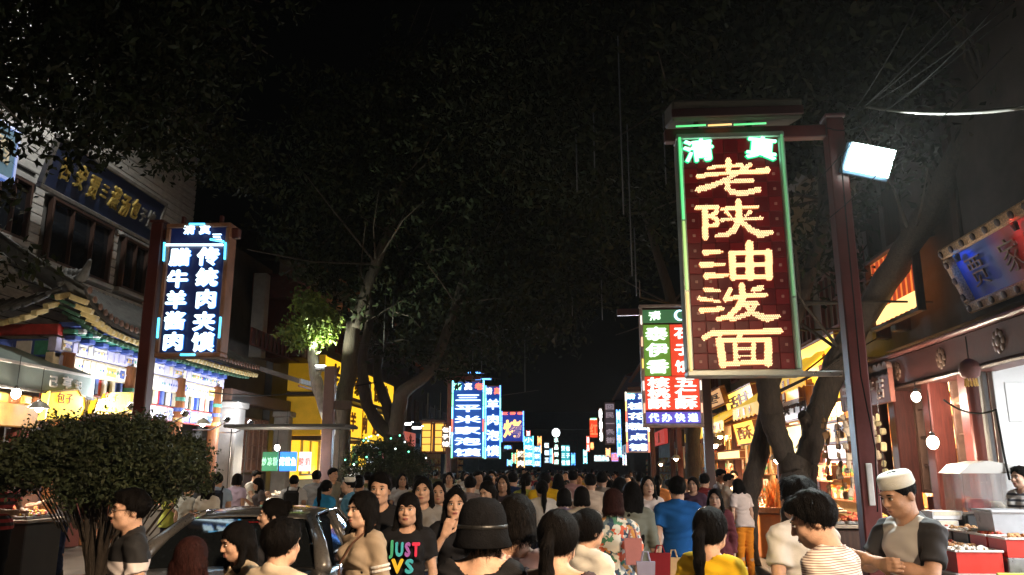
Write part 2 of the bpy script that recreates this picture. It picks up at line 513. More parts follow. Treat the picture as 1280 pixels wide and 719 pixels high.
def leg_field(p, J, h, infl, end, top=1.0, flare=0.0):
    f = Field([-0.36, -0.55, 0.0], [0.36, 0.55, 1.12], h)
    F = p.get('sex', 'm') == 'f'
    hipw = 0.168 if F else 0.16
    f.ell((0, 0.006, 0.93), (hipw + infl * .4 - .004, 0.112 + infl * .4, 0.14), None, 0.03)
    for n in 'RL':
        f.cap(J['hip' + n], J['kn' + n], 0.084 + infl, 0.058 + infl + flare, 0.05)
        f.cap(J['kn' + n], J['an' + n], 0.056 + infl + flare, 0.042 + infl + flare, 0.03)
    folds(f, 0.004, 0.8)
    x, y, z = f.grid()
    f.d = np.maximum(np.maximum(f.d, (end - z + 0 * x + 0 * y).astype(np.float32)), (z - top + 0 * x + 0 * y).astype(np.float32))
    return f

def skirt_field(p, J, h, hem, flare):
    f = Field([-0.45, -0.4, 0.2], [0.45, 0.4, 1.12], h)
    z = 1.0
    while z > hem - 0.12:
        t = (1.0 - z)
        f.ell((0, 0, z), (0.152 + t * flare, 0.108 + t * flare, 0.10), None, 0.06); z -= 0.08
    x, y, zz = f.grid(); th = np.arctan2(y, x)
    f.d = f.d + (0.006 * np.sin(14 * th) * np.clip((1.0 - zz) * 3, 0, 1.2)).astype(np.float32)
    f.d = np.maximum(np.maximum(f.d, (hem - zz + 0 * x + 0 * y).astype(np.float32)), (zz - 1.02 + 0 * x + 0 * y).astype(np.float32))
    return f

def hair_field(p, J, h, style, seed=0):
    c, H = J['head'], J['Rh']
    L = {'long': 0.42, 'vlong': 0.52, 'mid': 0.25, 'pony': 0.40}.get(style, 0.2)
    f = Field(c + [-0.24, -0.24, -L - 0.12], c + [0.24, 0.24, 0.2], h)
    def hd(x, y, z): return c + H @ np.array([x, y, z])
    vol = p.get('hvol', 0.0)
    ex = 0.016 if style in ('short', 'crop') else 0.014
    if style == 'crop': ex = 0.008
    ex += vol
    f.ell(hd(0, 0.012, 0.028), (0.075 + ex, 0.095 + ex, 0.092 + ex), H, 0.0)
    down = np.array([0, 0, -1.0])
    if style in ('short',):
        f.ell(hd(0, -0.045, 0.098), (0.062, 0.050, 0.026 + vol), H, 0.02)
    if style in ('bob', 'mid', 'long', 'vlong'):
        f.ell(hd(0, 0.022, -0.03), (0.086 + vol, 0.092 + vol, 0.085), H, 0.03)
        if style == 'bob': f.ell(hd(0, 0.02, -0.065), (0.096 + vol, 0.092 + vol, 0.05), H, 0.03)
    if style in ('mid', 'long', 'vlong'):
        base = hd(0, 0.055, -0.04); e = base + down * (L - 0.05) + J['Rt'] @ np.array([0, 0.035, 0])
        for o in (-0.055, -0.02, 0.02, 0.055):
            s = H @ np.array([o, 0, 0])
            f.cap(base + s, e + s * 1.25, 0.05, 0.026, 0.02)
        if p.get('hfront', 1):
            for s in (-1, 1):
                a = hd(s * 0.078, 0.018, 0.0)
                b = a + H @ np.array([s * 0.016, -0.022, 0]) + down * 0.16
                e2 = b + J['Rt'] @ np.array([s * -0.005, -0.035, 0]) + down * (L - 0.26)
                f.cap(a, b, 0.020, 0.030, 0.02); f.cap(b, e2, 0.032, 0.016, 0.02)
    if style == 'pony':
        a = hd(0, 0.112, 0.035); b = hd(0, 0.155, -0.02); e = b + down * 0.30 + J['Rt'] @ np.array([0, .0, 0])
        f.cap(hd(0, .10, .035), a, 0.03, 0.022, 0.01); f.cap(a, b, 0.024, 0.034, 0.01); f.cap(b, b + down * .14, 0.034, 0.036, 0.01); f.cap(b + down * .14, e, 0.036, 0.012, 0.01)
    if style == 'bun':
        f.ell(hd(0, 0.105, 0.07), (0.045, 0.04, 0.042), H, 0.008)
    x, y, z = f.grid()
    X = x - c[0]; Y = y - c[1]; Z = z - c[2]
    hx = H[0, 0] * X + H[1, 0] * Y + H[2, 0] * Z; hy = H[0, 1] * X + H[1, 1] * Y + H[2, 1] * Z; hz = H[0, 2] * X + H[1, 2] * Y + H[2, 2] * Z
    # strands: ridges that run down the head, broken up
    th = np.arctan2(hx, hy - 0.02)
    rid = np.sin(26 * th + seed + 6 * np.sin(hz * 18 + seed) + 3 * np.sin(hx * 40)) * 0.6 + np.sin(57 * th + 5 * np.sin(hz * 33 + 2 * seed)) * 0.45
    f.d = f.d + (0.0022 * rid + 0.003 * np.sin(hz * 60 + 9 * th + seed) * np.clip(-hz * 4 + .2, 0, 1)).astype(np.float32)
    # the face stays free: hairline in front, over the ears, at the nape
    if style in ('short', 'crop'):
        line = 0.055 - 0.9 * (hy + 0.065)          # falls from forehead to nape
        line = np.maximum(line, -0.085) + 0.012 * np.sin(hx * 55 + seed)
        line = np.where(np.abs(hx) > 0.055, np.minimum(line, np.where(hy > -0.035, 0.012 - 0.9 * np.abs(hy + 0.02), line)), line)
        tuft = 0.004 * np.sin(hx * 95 + 40 * hy + seed) * np.sin(hy * 80 - 30 * hx + 2 * seed) * np.clip(hz * 14, 0, 1)
        f.d = f.d + (0.15 * np.clip(0.035 - hz, 0, 0.1) + tuft).astype(np.float32)
        f.d = np.maximum(f.d, ((line - hz) * 0.75).astype(np.float32))
    else:
        bang = p.get('bangs', 0)
        top = 0.030 if bang else 0.076
        zl = top + 0.012 * np.sin(hx * (90 if bang else 20) + seed) - (0 if bang else 0.10 * np.clip(np.abs(hx) / 0.075, 0, 1) ** 2 * 1.0)
        width = 0.066 if bang else 0.080
        fx = np.abs(hx + (0.0 if bang else 0.008))
        face = np.maximum(np.maximum(fx - width - 0.02 * np.clip(-hz, 0, .1) / .1 * 0, hy + (0.03 if bang else 0.016)), hz - zl)
        f.d = np.maximum(f.d, -face.astype(np.float32))
        if style in ('pony', 'bun'):
            line = np.where(hy > -0.02, -0.055 - 0.25 * hy, -0.02)
            back = ((line - hz) * 0.8)
            back = np.where((hy > 0.105), -1.0, back)
            f.d = np.maximum(f.d, back.astype(np.float32))
        if style == 'bob':
            f.d = np.maximum(f.d, (-0.085 + 0.008 * np.sin(th * 9 + seed) - hz).astype(np.float32))
        if style in ('mid', 'long', 'vlong'):
            bot = c[2] - L - 0.02
            f.d = np.maximum(f.d, (bot + 0.025 * np.sin(hx * 45 + seed) + 0.012 * np.sin(hx * 120) - z).astype(np.float32))
    return f

def shoe_part(J, n, sandal=False):
    a = J['an' + n]
    mb = MB(); z0 = a[2] - 0.085
    out = [(-.036, .075), (.036, .075), (.044, .02), (.040, -.06), (.046, -.12), (.030, -.175), (-.02, -.18), (-.044, -.12), (-.038, -.05), (-.042, .02)]
    mb.prism([(a[0] + x, a[1] + y) for x, y in out], 'z', z0, z0 + 0.025)
    inn = [(x * .92, y * .95) for x, y in out]
    n_ = len(inn); vs = [(a[0] + x, a[1] + y, z0 + .025) for x, y in inn] + [(a[0] + x * .8, a[1] + y * .93 + .0, z0 + (0.095 if y > -.02 else 0.065 if y > -.13 else .045)) for x, y in inn]
    mb.add(vs, [tuple(range(n_, 2 * n_))] + [(i, (i + 1) % n_, (i + 1) % n_ + n_, i + n_) for i in range(n_)])
    return mb

# cloth, skin and hair
def skin(t=0):
    return mat('skin_%d' % t, [(0.52, 0.31, 0.21), (0.45, 0.26, 0.17), (0.60, 0.38, 0.27)][t], 0.6, ns=26, na=0.16, bump=0.15, bs=160)
def hairm(c='black'):
    m = mat('hair_' + c, {'black': (0.0035, 0.0026, 0.0022), 'brown': (0.025, 0.013, 0.010), 'red': (0.022, 0.007, 0.006), 'grey': (0.10, 0.10, 0.10)}[c], 0.6, ns=40, na=0.5, bump=0.5, bs=90, stretch=(3, 3, 0.35))
    m.node_tree.nodes['Principled BSDF'].inputs['Specular IOR Level'].default_value = 0.07
    return m
def cloth(c):
    if isinstance(c, bpy.types.Material): return c
    m = mat('cloth_%.3f_%.3f_%.3f' % tuple(c), c, 0.85, ns=6, na=0.10, bump=0.25, bs=220)
    m.node_tree.nodes['Principled BSDF'].inputs['Specular IOR Level'].default_value = 0.12
    return m
DARK = (0.012, 0.012, 0.015)
def set_mat(o, m):
    o.material_slots[0].link = 'OBJECT'; o.material_slots[0].material = m
_PLACE = mat('undyed', (0.5, 0.5, 0.5), na=0)

def face_parts(root, J, p):
    c, H = J['head'], J['Rh']; Hm = Matrix(H.tolist())
    def h(x, y, z): return c + H @ np.array([x, y, z])
    ew = mat('eye_white', (0.55, 0.52, 0.48), 0.25, na=0); ed = mat('eye_dark', (0.010, 0.007, 0.006), 0.15, na=0)
    br = hairm('black'); lipm = mat('lip_red' if p.get('sex') == 'f' else 'lip', (0.38, 0.13, 0.11) if p.get('sex') == 'f' else (0.34, 0.15, 0.11), 0.4, na=0)
    for s in (-1, 1):
        e = MB().ell(h(s * 0.031, -0.0885, 0.006), (0.0145, 0.0065, 0.0062), 12, 6, Hm).build('eye', ew, root, smooth=True)
        MB().ell(h(s * 0.031, -0.0925, 0.006), (0.0072, 0.0035, 0.0058), 10, 6, Hm).build('iris', ed, e, smooth=True)
        MB().tube([h(s * 0.047, -0.086, 0.011), h(s * 0.038, -0.0945, 0.0135), h(s * 0.026, -0.0955, 0.0135), h(s * 0.017, -0.093, 0.009)], [.0012, .002, .002, .0014], 6).build('eyelid', ed, root, smooth=True)
        MB().tube([h(s * 0.051, -0.083, 0.026), h(s * 0.038, -0.0945, 0.031), h(s * 0.020, -0.098, 0.029)], [0.0015, 0.0035, 0.003], 6).build('eyebrow', br, root, smooth=True)
    MB().ell(h(0, -0.0965, -0.0575), (0.023, 0.0075, 0.0050), 14, 6, Hm).ell(h(0, -0.0955, -0.0665), (0.019, 0.0075, 0.0058), 14, 6, Hm).build('mouth', lipm, root, smooth=True)
    MB().box(tuple(h(0, -0.1035, -0.0622)), (0.034, 0.002, 0.0018), Hm).build('mouth_line', ed, root)

def strands(mesh, J, p):
    """loose locks laid over the hair, following the head downwards"""
    Pn, T, Q = mesh
    rg = np.random.default_rng(p.get('seed', 1) + 100)
    tri = np.concatenate([Q[:, :3], T]) if len(T) else Q[:, :3]
    fn = np.cross(Pn[tri[:, 1]] - Pn[tri[:, 0]], Pn[tri[:, 2]] - Pn[tri[:, 0]]); fn /= np.linalg.norm(fn, axis=1)[:, None] + 1e-12
    c, H = J['head'], J['Rh']; cen = Pn[tri].mean(1); loc = (cen - c) @ H
    ok = np.where(((cen - c) * fn).sum(1) > 0.02)[0]
    n = 1700; i = rg.choice(ok, n); v = cen[i]; nn = fn[i]; lc = loc[i]
    crown = c + H @ np.array([0.01, 0.045, 0.13]); rad = v - crown; rad /= np.linalg.norm(rad, axis=1)[:, None] + 1e-9
    up = np.clip(nn[:, 2], 0, 1)[:, None]
    d = rad * (0.3 + up) + np.array([0, 0, -1.0]) * (1 - up) + rg.normal(size=(n, 3)) * (.30 if p['hair'] in ('short', 'crop') else .10)
    d -= nn * (d * nn).sum(1)[:, None]; d /= np.linalg.norm(d, axis=1)[:, None] + 1e-9
    L = rg.uniform(.03, .06 if p['hair'] in ('short', 'crop') else .085, n) * np.where((lc[:, 1] < -.03) & (lc[:, 2] < .11) & (lc[:, 2] > -.02), .35, 1.0)
    if p['hair'] == 'crop': L *= .4
    w_ = np.cross(nn, d) * .0013; lift = rg.uniform(.001, .0055 if p['hair'] in ('short', 'crop') else .0055, n)[:, None]
    rows = []
    for s in (0, .5, 1.0):
        q = v + d * (L * s)[:, None] + nn * (lift * s - ((L * s) ** 2 / .24)[:, None] + .0006); rows += [q - w_ * (1 - .7 * s), q + w_ * (1 - .7 * s)]
    V = np.stack(rows, 1).reshape(-1, 3); b = len(Pn) + np.arange(n) * 6
    q2 = np.concatenate([np.stack([b, b + 1, b + 3, b + 2], 1), np.stack([b + 2, b + 3, b + 5, b + 4], 1)])
    return np.concatenate([Pn, V]).astype(np.float32), T, np.concatenate([Q, q2])

_FIELD = {}
def person_meshes(key, p, h):
    """one set of meshes per pose; copies share it"""
    if key in _FIELD: return _FIELD[key]
    J = skeleton(p); out = {'J': J}
    ad = 0.004
    out['body'] = body_field(p, J, h).mesh('body', ad)
    hh = max(h, 0.008)
    if 'shirt' in p:
        s = p['shirt']; out['shirt'] = shirt_field(p, J, max(h, .0095), s.get('infl', 0.012), s.get('sleeve', 0.55), s.get('hem', 0.86), s.get('neck', 0.0), s.get('loose', 0.016)).mesh('shirt', ad)
    b = p.get('legs', 'trousers')
    if b == 'trousers': out['trousers'] = leg_field(p, J, max(h, .0105), 0.014, 0.06).mesh('t', ad)
    elif b == 'shorts': out['shorts'] = leg_field(p, J, max(h, .0105), 0.022, 0.50, flare=.02).mesh('t', ad)
    elif b == 'skirt': out['skirt'] = skirt_field(p, J, max(h, .0105), p.get('hem', 0.5), 0.25).mesh('t', ad)
    if p.get('hair'): out['hair'] = hair_field(p, J, min(max(h, 0.0065), .012), p['hair'], p.get('seed', 1)).mesh('h', ad)
    if 'hair' in out and h < .012: out['hair'] = strands(out['hair'], J, p)
    for k in list(out):
        if k != 'J': out[k] = (out[k], np_mesh(k, *out[k], m=_PLACE))
    for n in 'RL': out['shoe' + n] = shoe_part(J, n).mesh('shoe', _PLACE, True)
    _FIELD[key] = out
    return out

def person(label, X, Y, top=None, rot=0, ground=0.0, H=None, key=None, p=None, h=0.0085, cols=None, face=False, group='people walking in the street', sk=0, hc='black', extra=None):
    """a person standing at X, Y; top = height of the top of the head"""
    p = dict(p); cols = cols or {}
    S = (H if H else (top - ground)) / 1.69
    key = key or label
    ms = person_meshes(key, p, h); J = ms['J']
    root = thing('person', label, 'person', (X, Y, ground), rot, group)
    root.scale = (S, S, S)
    for k in ('body', 'shirt', 'trousers', 'shorts', 'skirt', 'hair'):
        if k in ms:
            nm = {'shirt': p.get('top_name', 'shirt')}.get(k, k)
            o = link(nm, ms[k][1], root)
            c = skin(sk) if k == 'body' else hairm(hc) if k == 'hair' else cloth(cols.get(k, DARK))
            set_mat(o, c)
    for n in 'RL':
        o = link('shoe', ms['shoe' + n], root); set_mat(o, cloth(cols.get('shoe', (0.05, 0.045, 0.04))))
    if face: face_parts(root, J, p)
    if extra: extra(root, J)
    return root

# poses
def P(sex='m', hair='short', legs='trousers', sleeve=0.55, **k):
    s = {'sleeve': sleeve}
    for q in ('hem', 'neck', 'infl', 'loose'):
        if 's' + q in k: s[q] = k.pop('s' + q)
    d = dict(sex=sex, hair=hair, legs=legs, shirt=s); d.update(k); return d
# ------------------------------------------------------------------ ground
XL, XR = -9.5, 5.3
asphalt = mat('street_stone', (0.075, 0.066, 0.058), 0.55, ns=1.2, na=0.45, bump=0.3, bs=60)
pave = mat('pavement_stone', (0.13, 0.11, 0.095), 0.6, ns=1.5, na=0.4, bump=0.3, bs=45)
kerbm = mat('kerb_stone', (0.17, 0.16, 0.15), 0.7, ns=3, na=0.3, bump=0.2)
tag(MB().quad((-46, -16, 0), (46, -16, 0), (46, 126, 0), (-46, 126, 0)).build('ground', asphalt), kind='structure')
for nm, a, b in (('pavement', -16.0, -5.6), ('pavement', 3.2, 9.0)):
    m = MB(); m.box(((a + b) / 2, 40, 0.05), (b - a - 0.15, 110, 0.134))
    tag(m.build(nm, pave), kind='structure')
    k = b + 0.0 if a < 0 else a
    kr = MB(); kr.box((k - (0.075 if a < 0 else -0.0) + (0 if a < 0 else 0.0), 40, 0.055), (0.15, 110, 0.15), ch=0.015)
    tag(kr.build('kerb', kerbm), kind='structure')
# street slabs close to the stall, where the ground shows between people
root = thing('slab_patch', 'pale stone paving slabs in front of the food stalls by the tree', 'paving', (1.2, 9.0, 0.004))
root['kind'] = 'structure'
slab = [mat('slab_%d' % i, c, 0.5, ns=5, na=0.25, bump=0.2) for i, c in enumerate([(0.16, .13, .11), (0.13, .11, .10), (0.19, .15, .125)])]
for i in range(5):
    for j in range(14):
        pbox('paving_slab', ((i + .5) * .4, (j + .5) * .6 + (0.3 if i % 2 else 0), 0.006), (.39, .59, .03), slab[(i * 7 + j * 5) % 3], root, ch=.006)

# ------------------------------------------------------------------ colours of the buildings
grey_sid = mat('grey_siding', (0.40, 0.39, 0.375), 0.7, ns=4, na=0.25, bump=0.2, stretch=(1, 1, 4))
grey_dk = mat('dark_grey_wall', (0.075, 0.072, 0.07), 0.75, ns=2, na=0.35, bump=0.25)
brick_dk = mat('sooty_wall', (0.06, 0.05, 0.045), 0.8, ns=2, na=0.4, bump=0.3)
glass_dk = mat('dark_window_glass', (0.012, 0.014, 0.018), 0.08, na=0)
wood_dk = mat('dark_brown_wood', (0.055, 0.028, 0.02), 0.5, ns=6, na=0.4, bump=0.2, stretch=(6, 6, 0.6))
wood_red = mat('dark_red_wood', (0.10, 0.022, 0.016), 0.45, ns=6, na=0.35, bump=0.15, stretch=(6, 6, 0.6))
wood_or = mat('orange_brown_wood', (0.34, 0.13, 0.05), 0.5, ns=6, na=0.35, bump=0.15, stretch=(6, 6, 0.6))
tile_g = mat('roof_tile_grey', (0.085, 0.085, 0.082), 0.65, ns=7, na=0.4, bump=0.3)
p_blue = mat('paint_blue', (0.05, 0.09, 0.34), 0.5, ns=9, na=0.25)
p_green = mat('paint_green', (0.05, 0.24, 0.17), 0.5, ns=9, na=0.25)
p_white = mat('paint_white', (0.70, 0.68, 0.66), 0.5, ns=9, na=0.12)
p_cream = mat('paint_cream', (0.68, 0.60, 0.44), 0.5, ns=9, na=0.2)
p_gold = mat('paint_gold', (0.62, 0.40, 0.10), 0.4, ns=12, na=0.25)
p_lil = mat('paint_lilac', (0.45, 0.44, 0.66), 0.5, ns=9, na=0.15)
p_red = mat('paint_red', (0.36, 0.03, 0.025), 0.5, ns=9, na=0.25)
raft_y = mat('rafter_yellow', (0.62, 0.50, 0.24), 0.5, ns=9, na=0.2)
stone_lt = mat('light_grey_stone', (0.30, 0.29, 0.28), 0.7, ns=3, na=0.2, bump=0.2)
steel = mat('brushed_steel', (0.45, 0.45, 0.45), 0.3, metal=0.9, ns=20, na=0.1)
ochre = mat('ochre_wall', (0.75, 0.50, 0.06), 0.6, ns=2, na=0.12, bump=0.1)
black = mat('black_plastic', (0.012, 0.012, 0.012), 0.4, na=0)

WARM = (1.0, 0.62, 0.30); COOL = (0.85, 0.93, 1.0); NEUT = (1.0, 0.86, 0.68)

def side_root(name, label, side, Y0, Y1, X=None, cat='building', group=None):
    """an Empty at the foot of a facade; local x runs to the right along the facade, +y into the building"""
    X = X if X is not None else (XL if side == 'L' else XR)
    return thing(name, label, cat, (X, Y0 if side == 'L' else Y1, 0), 90 if side == 'L' else -90, group)
def lx(side, Y0, Y1, Y): return Y - Y0 if side == 'L' else Y1 - Y

def window(root, x, z, wd, ht, y=0.0, fm=wood_dk, gm=glass_dk, nx=2, nz=2):
    f = thing('window', None, None); f.parent = root; f.location = (x, y, z)
    t = 0.06
    fr = MB()
    for sx in (-1, 1): fr.box((sx * (wd / 2 - t / 2), 0, 0), (t, .12, ht), ch=.006)
    for sz in (-1, 1): fr.box((0, 0.002, sz * (ht / 2 - t / 2)), (wd - 2 * t, .118, t), ch=.006)
    for i in range(1, nx): fr.box((-wd / 2 + wd * i / nx, .004, 0), (.035, .09, ht - 2 * t))
    for i in range(1, nz): fr.box((0, .008, -ht / 2 + ht * i / nz), (wd - 2 * t, .07, .03))
    fr.build('frame', fm, f)
    MB().box((0, .05, 0), (wd - t, .01, ht - t)).build('pane', gm, f)
    return f

def siding(root, x0, x1, z0, z1, holes, y, m, h=0.17):
    z = z0; k = 0
    while z < z1 - 0.01:
        segs = [(x0, x1)]
        for (a, b, c, d) in holes:
            if z + h > c and z < d:
                ns_ = []
                for s in segs:
                    if b <= s[0] or a >= s[1]: ns_.append(s)
                    else:
                        if a > s[0]: ns_.append((s[0], a))
                        if b < s[1]: ns_.append((b, s[1]))
                segs = ns_
        for a, b in segs:
            pbox('siding_board', ((a + b) / 2, y, z + h / 2 - .008), (b - a, .05 + .004 * (k % 2), h - .022), m, root, ch=.012, rot=(R(4), 0, 0))
        z += h; k += 1

# ------------------------------------------------------------------ left: the grey building with the blue plaque
GX = -10.6
rt = side_root('grey_building', 'grey clapboard building with dark windows under a blue plaque', 'L', 8.0, 21.2, GX)
def g(px, py): 
    q = atX(px, py, GX); return q[1] - 8.0, q[2]
w1a, w1b = g(66, 282), g(142, 322); w2a, w2b = g(158, 318), g(186, 350); w0a, w0b = g(2, 238), g(40, 275)
MB().box((6.6, 2.2, 5.6), (13.2, 4.0, 11.2)).build('wall', grey_dk, rt)
holes = []
for (a, b, hh) in ((w1a, w1b, 1.35), (w2a, w2b, 1.25), (w0a, w0b, 1.2)):
    x = (a[0] + b[0]) / 2; zc = (a[1] + b[1]) / 2; wd = abs(b[0] - a[0])
    window(rt, x, zc, wd, hh, 0.10, nx=3 if wd > 2 else 2, nz=1)
    pbox('lintel', (x, .12, zc + hh / 2 + .07), (wd + .3, .14, .12), stone_lt, rt, .01); pbox('sill', (x, .10, zc - hh / 2 - .06), (wd + .3, .2, .1), stone_lt, rt, .01)
    holes.append((x - wd / 2 - .15, x + wd / 2 + .15, zc - hh / 2 - .12, zc + hh / 2 + .14))
siding(rt, 0, 13.2, 4.2, 10.9, holes, .17, grey_sid, .2)
pbox('cornice', (6.6, .0, 11.1), (13.6, .7, .35), grey_dk, rt, .04)
for i in range(18): pbox('bracket', (0.5 + i * .72, -.2, 10.8), (.12, .3, .2), wood_dk, rt, .01)

# blue plaque with gold characters, hung tilted over the window
pa, pb = atX(42, 233, GX + .35), atX(186, 303, GX + .35)
pt = atX(62, 192, GX + .75)
pl = thing('plaque', 'dark blue plaque with raised gold characters above the grey building window', 'plaque', (GX + .42, pa[1], pa[2]), 90)
pl.rotation_euler = (R(14), 0, R(90))
PW, PH = pb[1] - pa[1], 1.12
navy = mat('plaque_navy', (0.018, 0.03, 0.085), 0.35, ns=6, na=0.2, coat=.3)
pbox('panel', (PW / 2, 0, PH / 2), (PW - .16, .06, PH - .16), navy, pl, .005)
grim = mat('plaque_rim', (0.16, 0.15, 0.14), 0.5, ns=8, na=.3)
for n_, c, d in (('rim', (PW / 2, -.01, .04), (PW, .12, .085)), ('rim', (PW / 2, -.01, PH - .04), (PW, .12, .085)), ('rim', (.04, -.01, PH / 2), (.085, .118, PH - .17)), ('rim', (PW - .04, -.01, PH / 2), (.085, .118, PH - .17))):
    pbox(n_, c, d, grim, pl, .012)
goldl = mat('gold_leaf', (0.85, 0.62, 0.18), 0.32, metal=0.6, ns=14, na=0.25)
for i, (ch, fx, sc) in enumerate((('西', .12, .58), ('安', .235, .62), ('贾', .345, .6), ('三', .435, .40), ('灌', .53, .6), ('汤', .63, .6), ('包', .725, .55), ('子', .81, .42), ('馆', .89, .52))):
    letter(ch, PW * fx, -.045, PH / 2 + .03 * math.sin(i * 2.3), sc * .54, sc * .86, goldl if i < 7 else grim, pl, .025, .03, 'gold_character', tilt=[-6, 4, -3, 2, 5, -4, 3, 0, 0][i])
# soft lamp over the plaque side wall : small lit sign at the far left edge
sp = atX(6, 184, GX + .3)
s_ = thing('corner_sign', 'small blue rimmed lit sign on the grey wall at the upper left', 'sign', (GX + .2, sp[1] - .5, sp[2] - .55), 90)
pbox('panel', (.45, 0, .5), (.8, .12, .9), mat('sign_grey_blue', (.10, .16, .20), .5, emit=(.10, .2, .28), es=.25), s_)
for c, d in (((.03, -.01, .5), (.07, .14, 1.04)), ((.87, -.01, .5), (.07, .14, 1.04)), ((.45, -.01, 0.01), (.76, .14, .07)), ((.45, -.01, .99), (.76, .14, .07))):
    pbox('rim', c, d, glow('rim_blue', (.08, .25, .9), .35), s_)
letter('酒', .45, -.07, .52, .5, .55, p_cream, s_, .02, .01, 'painted_character')

# ------------------------------------------------------------------ left: painted porch with the upturned tiled eave
PY0, PY1 = 14.1, 21.1
po = side_root('painted_porch', 'painted timber porch with blue and white beams under an upturned tiled eave', 'L', PY0, PY1, XL)
LW = PY1 - PY0
for u in (.25, 2.45, 4.7, 6.75):
    c = thing('column', None, None); c.parent = po; c.location = (u, 0, 0)
    MB().lathe([(.16, .25), (.15, 1.5), (.14, 3.9)], n=18).build('shaft', wood_or, c, smooth=True)
    MB().lathe([(.24, .1), (.25, .18), (.2, .28)], n=18).build('stone_base', stone_lt, c, smooth=True)
    for zz, m_ in ((3.35, p_green), (3.1, p_blue), (2.86, p_gold)): MB().lathe([(.165, zz), (.168, zz + .09)], n=18).build('painted_band', m_, c)
rngp = random.Random(5)
def beam(z, h, y, back, cells, nm='painted_beam'):
    pbox(nm, (LW / 2, y + .08, z), (LW + .3, .16, h), back, po, .01)
    x = 0.0
    while x < LW - .1:
        wd = rngp.choice([.18, .24, .32, .5]); wd = min(wd, LW - x)
        m1 = rngp.choice(cells); m2 = rngp.choice([p_white, p_cream, p_lil, p_blue, p_gold])
        pbox('painted_panel', (x + wd / 2, y - .006, z), (wd - .05, .03, h - .07), m1, po, .008)
        if wd > .3:
            pbox('painted_panel', (x + wd / 2, y - .016, z), (wd - .16, .03, h - .17), m2, po, .008)
        if wd > .3:
            for k in range(int(wd / .10)):
                pbox('painted_motif', (x + .07 + k * .10, y - .03, z), (.05, .015, .05), rngp.choice([p_gold, p_blue, p_green, p_lil]), po, .006, rot=(0, R(45), 0))
        x += wd
beam(4.02, .26, -.02, p_lil, [p_lil, p_white, p_cream])
beam(3.70, .34, 0, p_cream, [p_white, p_cream, p_lil, p_white])
beam(3.02, .36, .02, p_red, [p_white, p_lil, p_blue, p_white, p_cream])
# little posts and panels between the beams
for i in range(24):
    x = .12 + i * .295
    pbox('strut', (x, .03, 3.37), (.10, .08, .31), [p_cream, p_blue, p_white][i % 3], po, .008)
    if i % 4 != 3: pbox('infill_panel', (x + .147, .07, 3.37), (.19, .04, .30), [p_red, glass_dk, p_blue, p_green][i % 4], po, .006)
# bracket sets
for i in range(15):
    x = .2 + i * .47
    b = thing('bracket_set', None, None); b.parent = po; b.location = (x, 0, 4.17)
    for j, (dx, dz, sz, m_) in enumerate(((0, 0, .2, p_blue), (-.1, .11, .13, p_green), (.1, .11, .13, p_green), (0, .13, .12, p_white), (-.17, .23, .12, p_blue), (.17, .23, .12, p_blue))):
        pbox('block', (dx, -.10 - .05 * (j > 2), dz), (sz, .22 + .05 * j, .09), m_, b, .012)
# roof: curved eave line, one tile roll per strip
def eave_z(u): return 4.40 + .55 * math.exp(-max(u + .8, 0) / .55) + .10 * math.exp(-max(LW + .6 - u, 0) / .6)
E0, E1, EY = -.8, LW + .35, -.85
n_r = 44
stepu = (E1 - E0) / n_r
sheet = MB(); vs = []; fs = []
for i in range(n_r + 1):
    u = E0 + i * stepu
    for k in range(5):
        t = k / 4; y = EY + t * 2.0; z = eave_z(u) + t * 1.05 + .16 * t * t
        vs.append((u, y, z))
for i in range(n_r):
    for k in range(4):
        a = i * 5 + k; fs.append((a, a + 5, a + 6, a + 1))
n0 = len(vs)
vs += [(v[0], v[1], v[2] - .09) for v in vs]
fs += [tuple(i + n0 for i in reversed(f)) for f in fs]
for i in range(n_r): fs.append((i * 5, n0 + i * 5, n0 + i * 5 + 5, i * 5 + 5))
sheet.add(vs, fs).build('roof', tile_g, po)
for i in range(n_r):
    u = E0 + (i + .5) * stepu
    tr = MB().tube([(u, EY - .04, eave_z(u) + .03), (u, EY + .6, eave_z(u) + .36), (u, EY + 1.3, eave_z(u) + .78), (u, EY + 2.0, eave_z(u) + 1.24)], .042, 7).build('tile_roll', tile_g, po, smooth=True)
    e = MB().lathe([(.062, 0), (.066, .02), (.03, .03)], n=10, rot=Matrix.Rotation(R(90), 3, 'X'))
    e.build('tile_end', mat('tile_end_clay', (.22, .13, .10), .6, ns=12, na=.3), tr, (u, EY - .05, eave_z(u) + .02))
    pbox('rafter_end', (u, EY + .12, eave_z(u) - .15), (.105, .34, .10), raft_y, po, .01, rot=(R(20), 0, 0))
    pbox('lower_rafter', (u, EY + .42, eave_z(u) - .17), (.06, .5, .06), mat('rafter_dark_green', (.03, .09, .06), .6), po, .01, rot=(R(24), 0, 0))
# the end of the porch that looks at the street crossing
for i in range(14):
    y = EY + .1 + i * .2
    zz = 4.40 + .55 * math.exp(-(i * .2) / .55)
    pbox('rafter_end', (E0 + .12, y + .35, zz - .15), (.34, .105, .10), raft_y, po, .01, rot=(0, R(-20), 0))
    MB().tube([(E0 - .04, y + .35, zz + .02), (E0 + .75, y + .35, zz + .45)], .042, 7).build('tile_roll', tile_g, po, smooth=True)
pbox('end_beam', (-.02, 1.3, 3.95), (.2, 2.6, .34), p_blue, po, .01)
pbox('end_beam', (-.03, 1.3, 4.3), (.18, 2.6, .2), p_red, po, .01)
for i in range(7):
    pbox('painted_panel', (-.13, .25 + i * .36, 3.95), (.03, .3, .26), [p_green, p_white, p_blue][i % 3], po, .008)
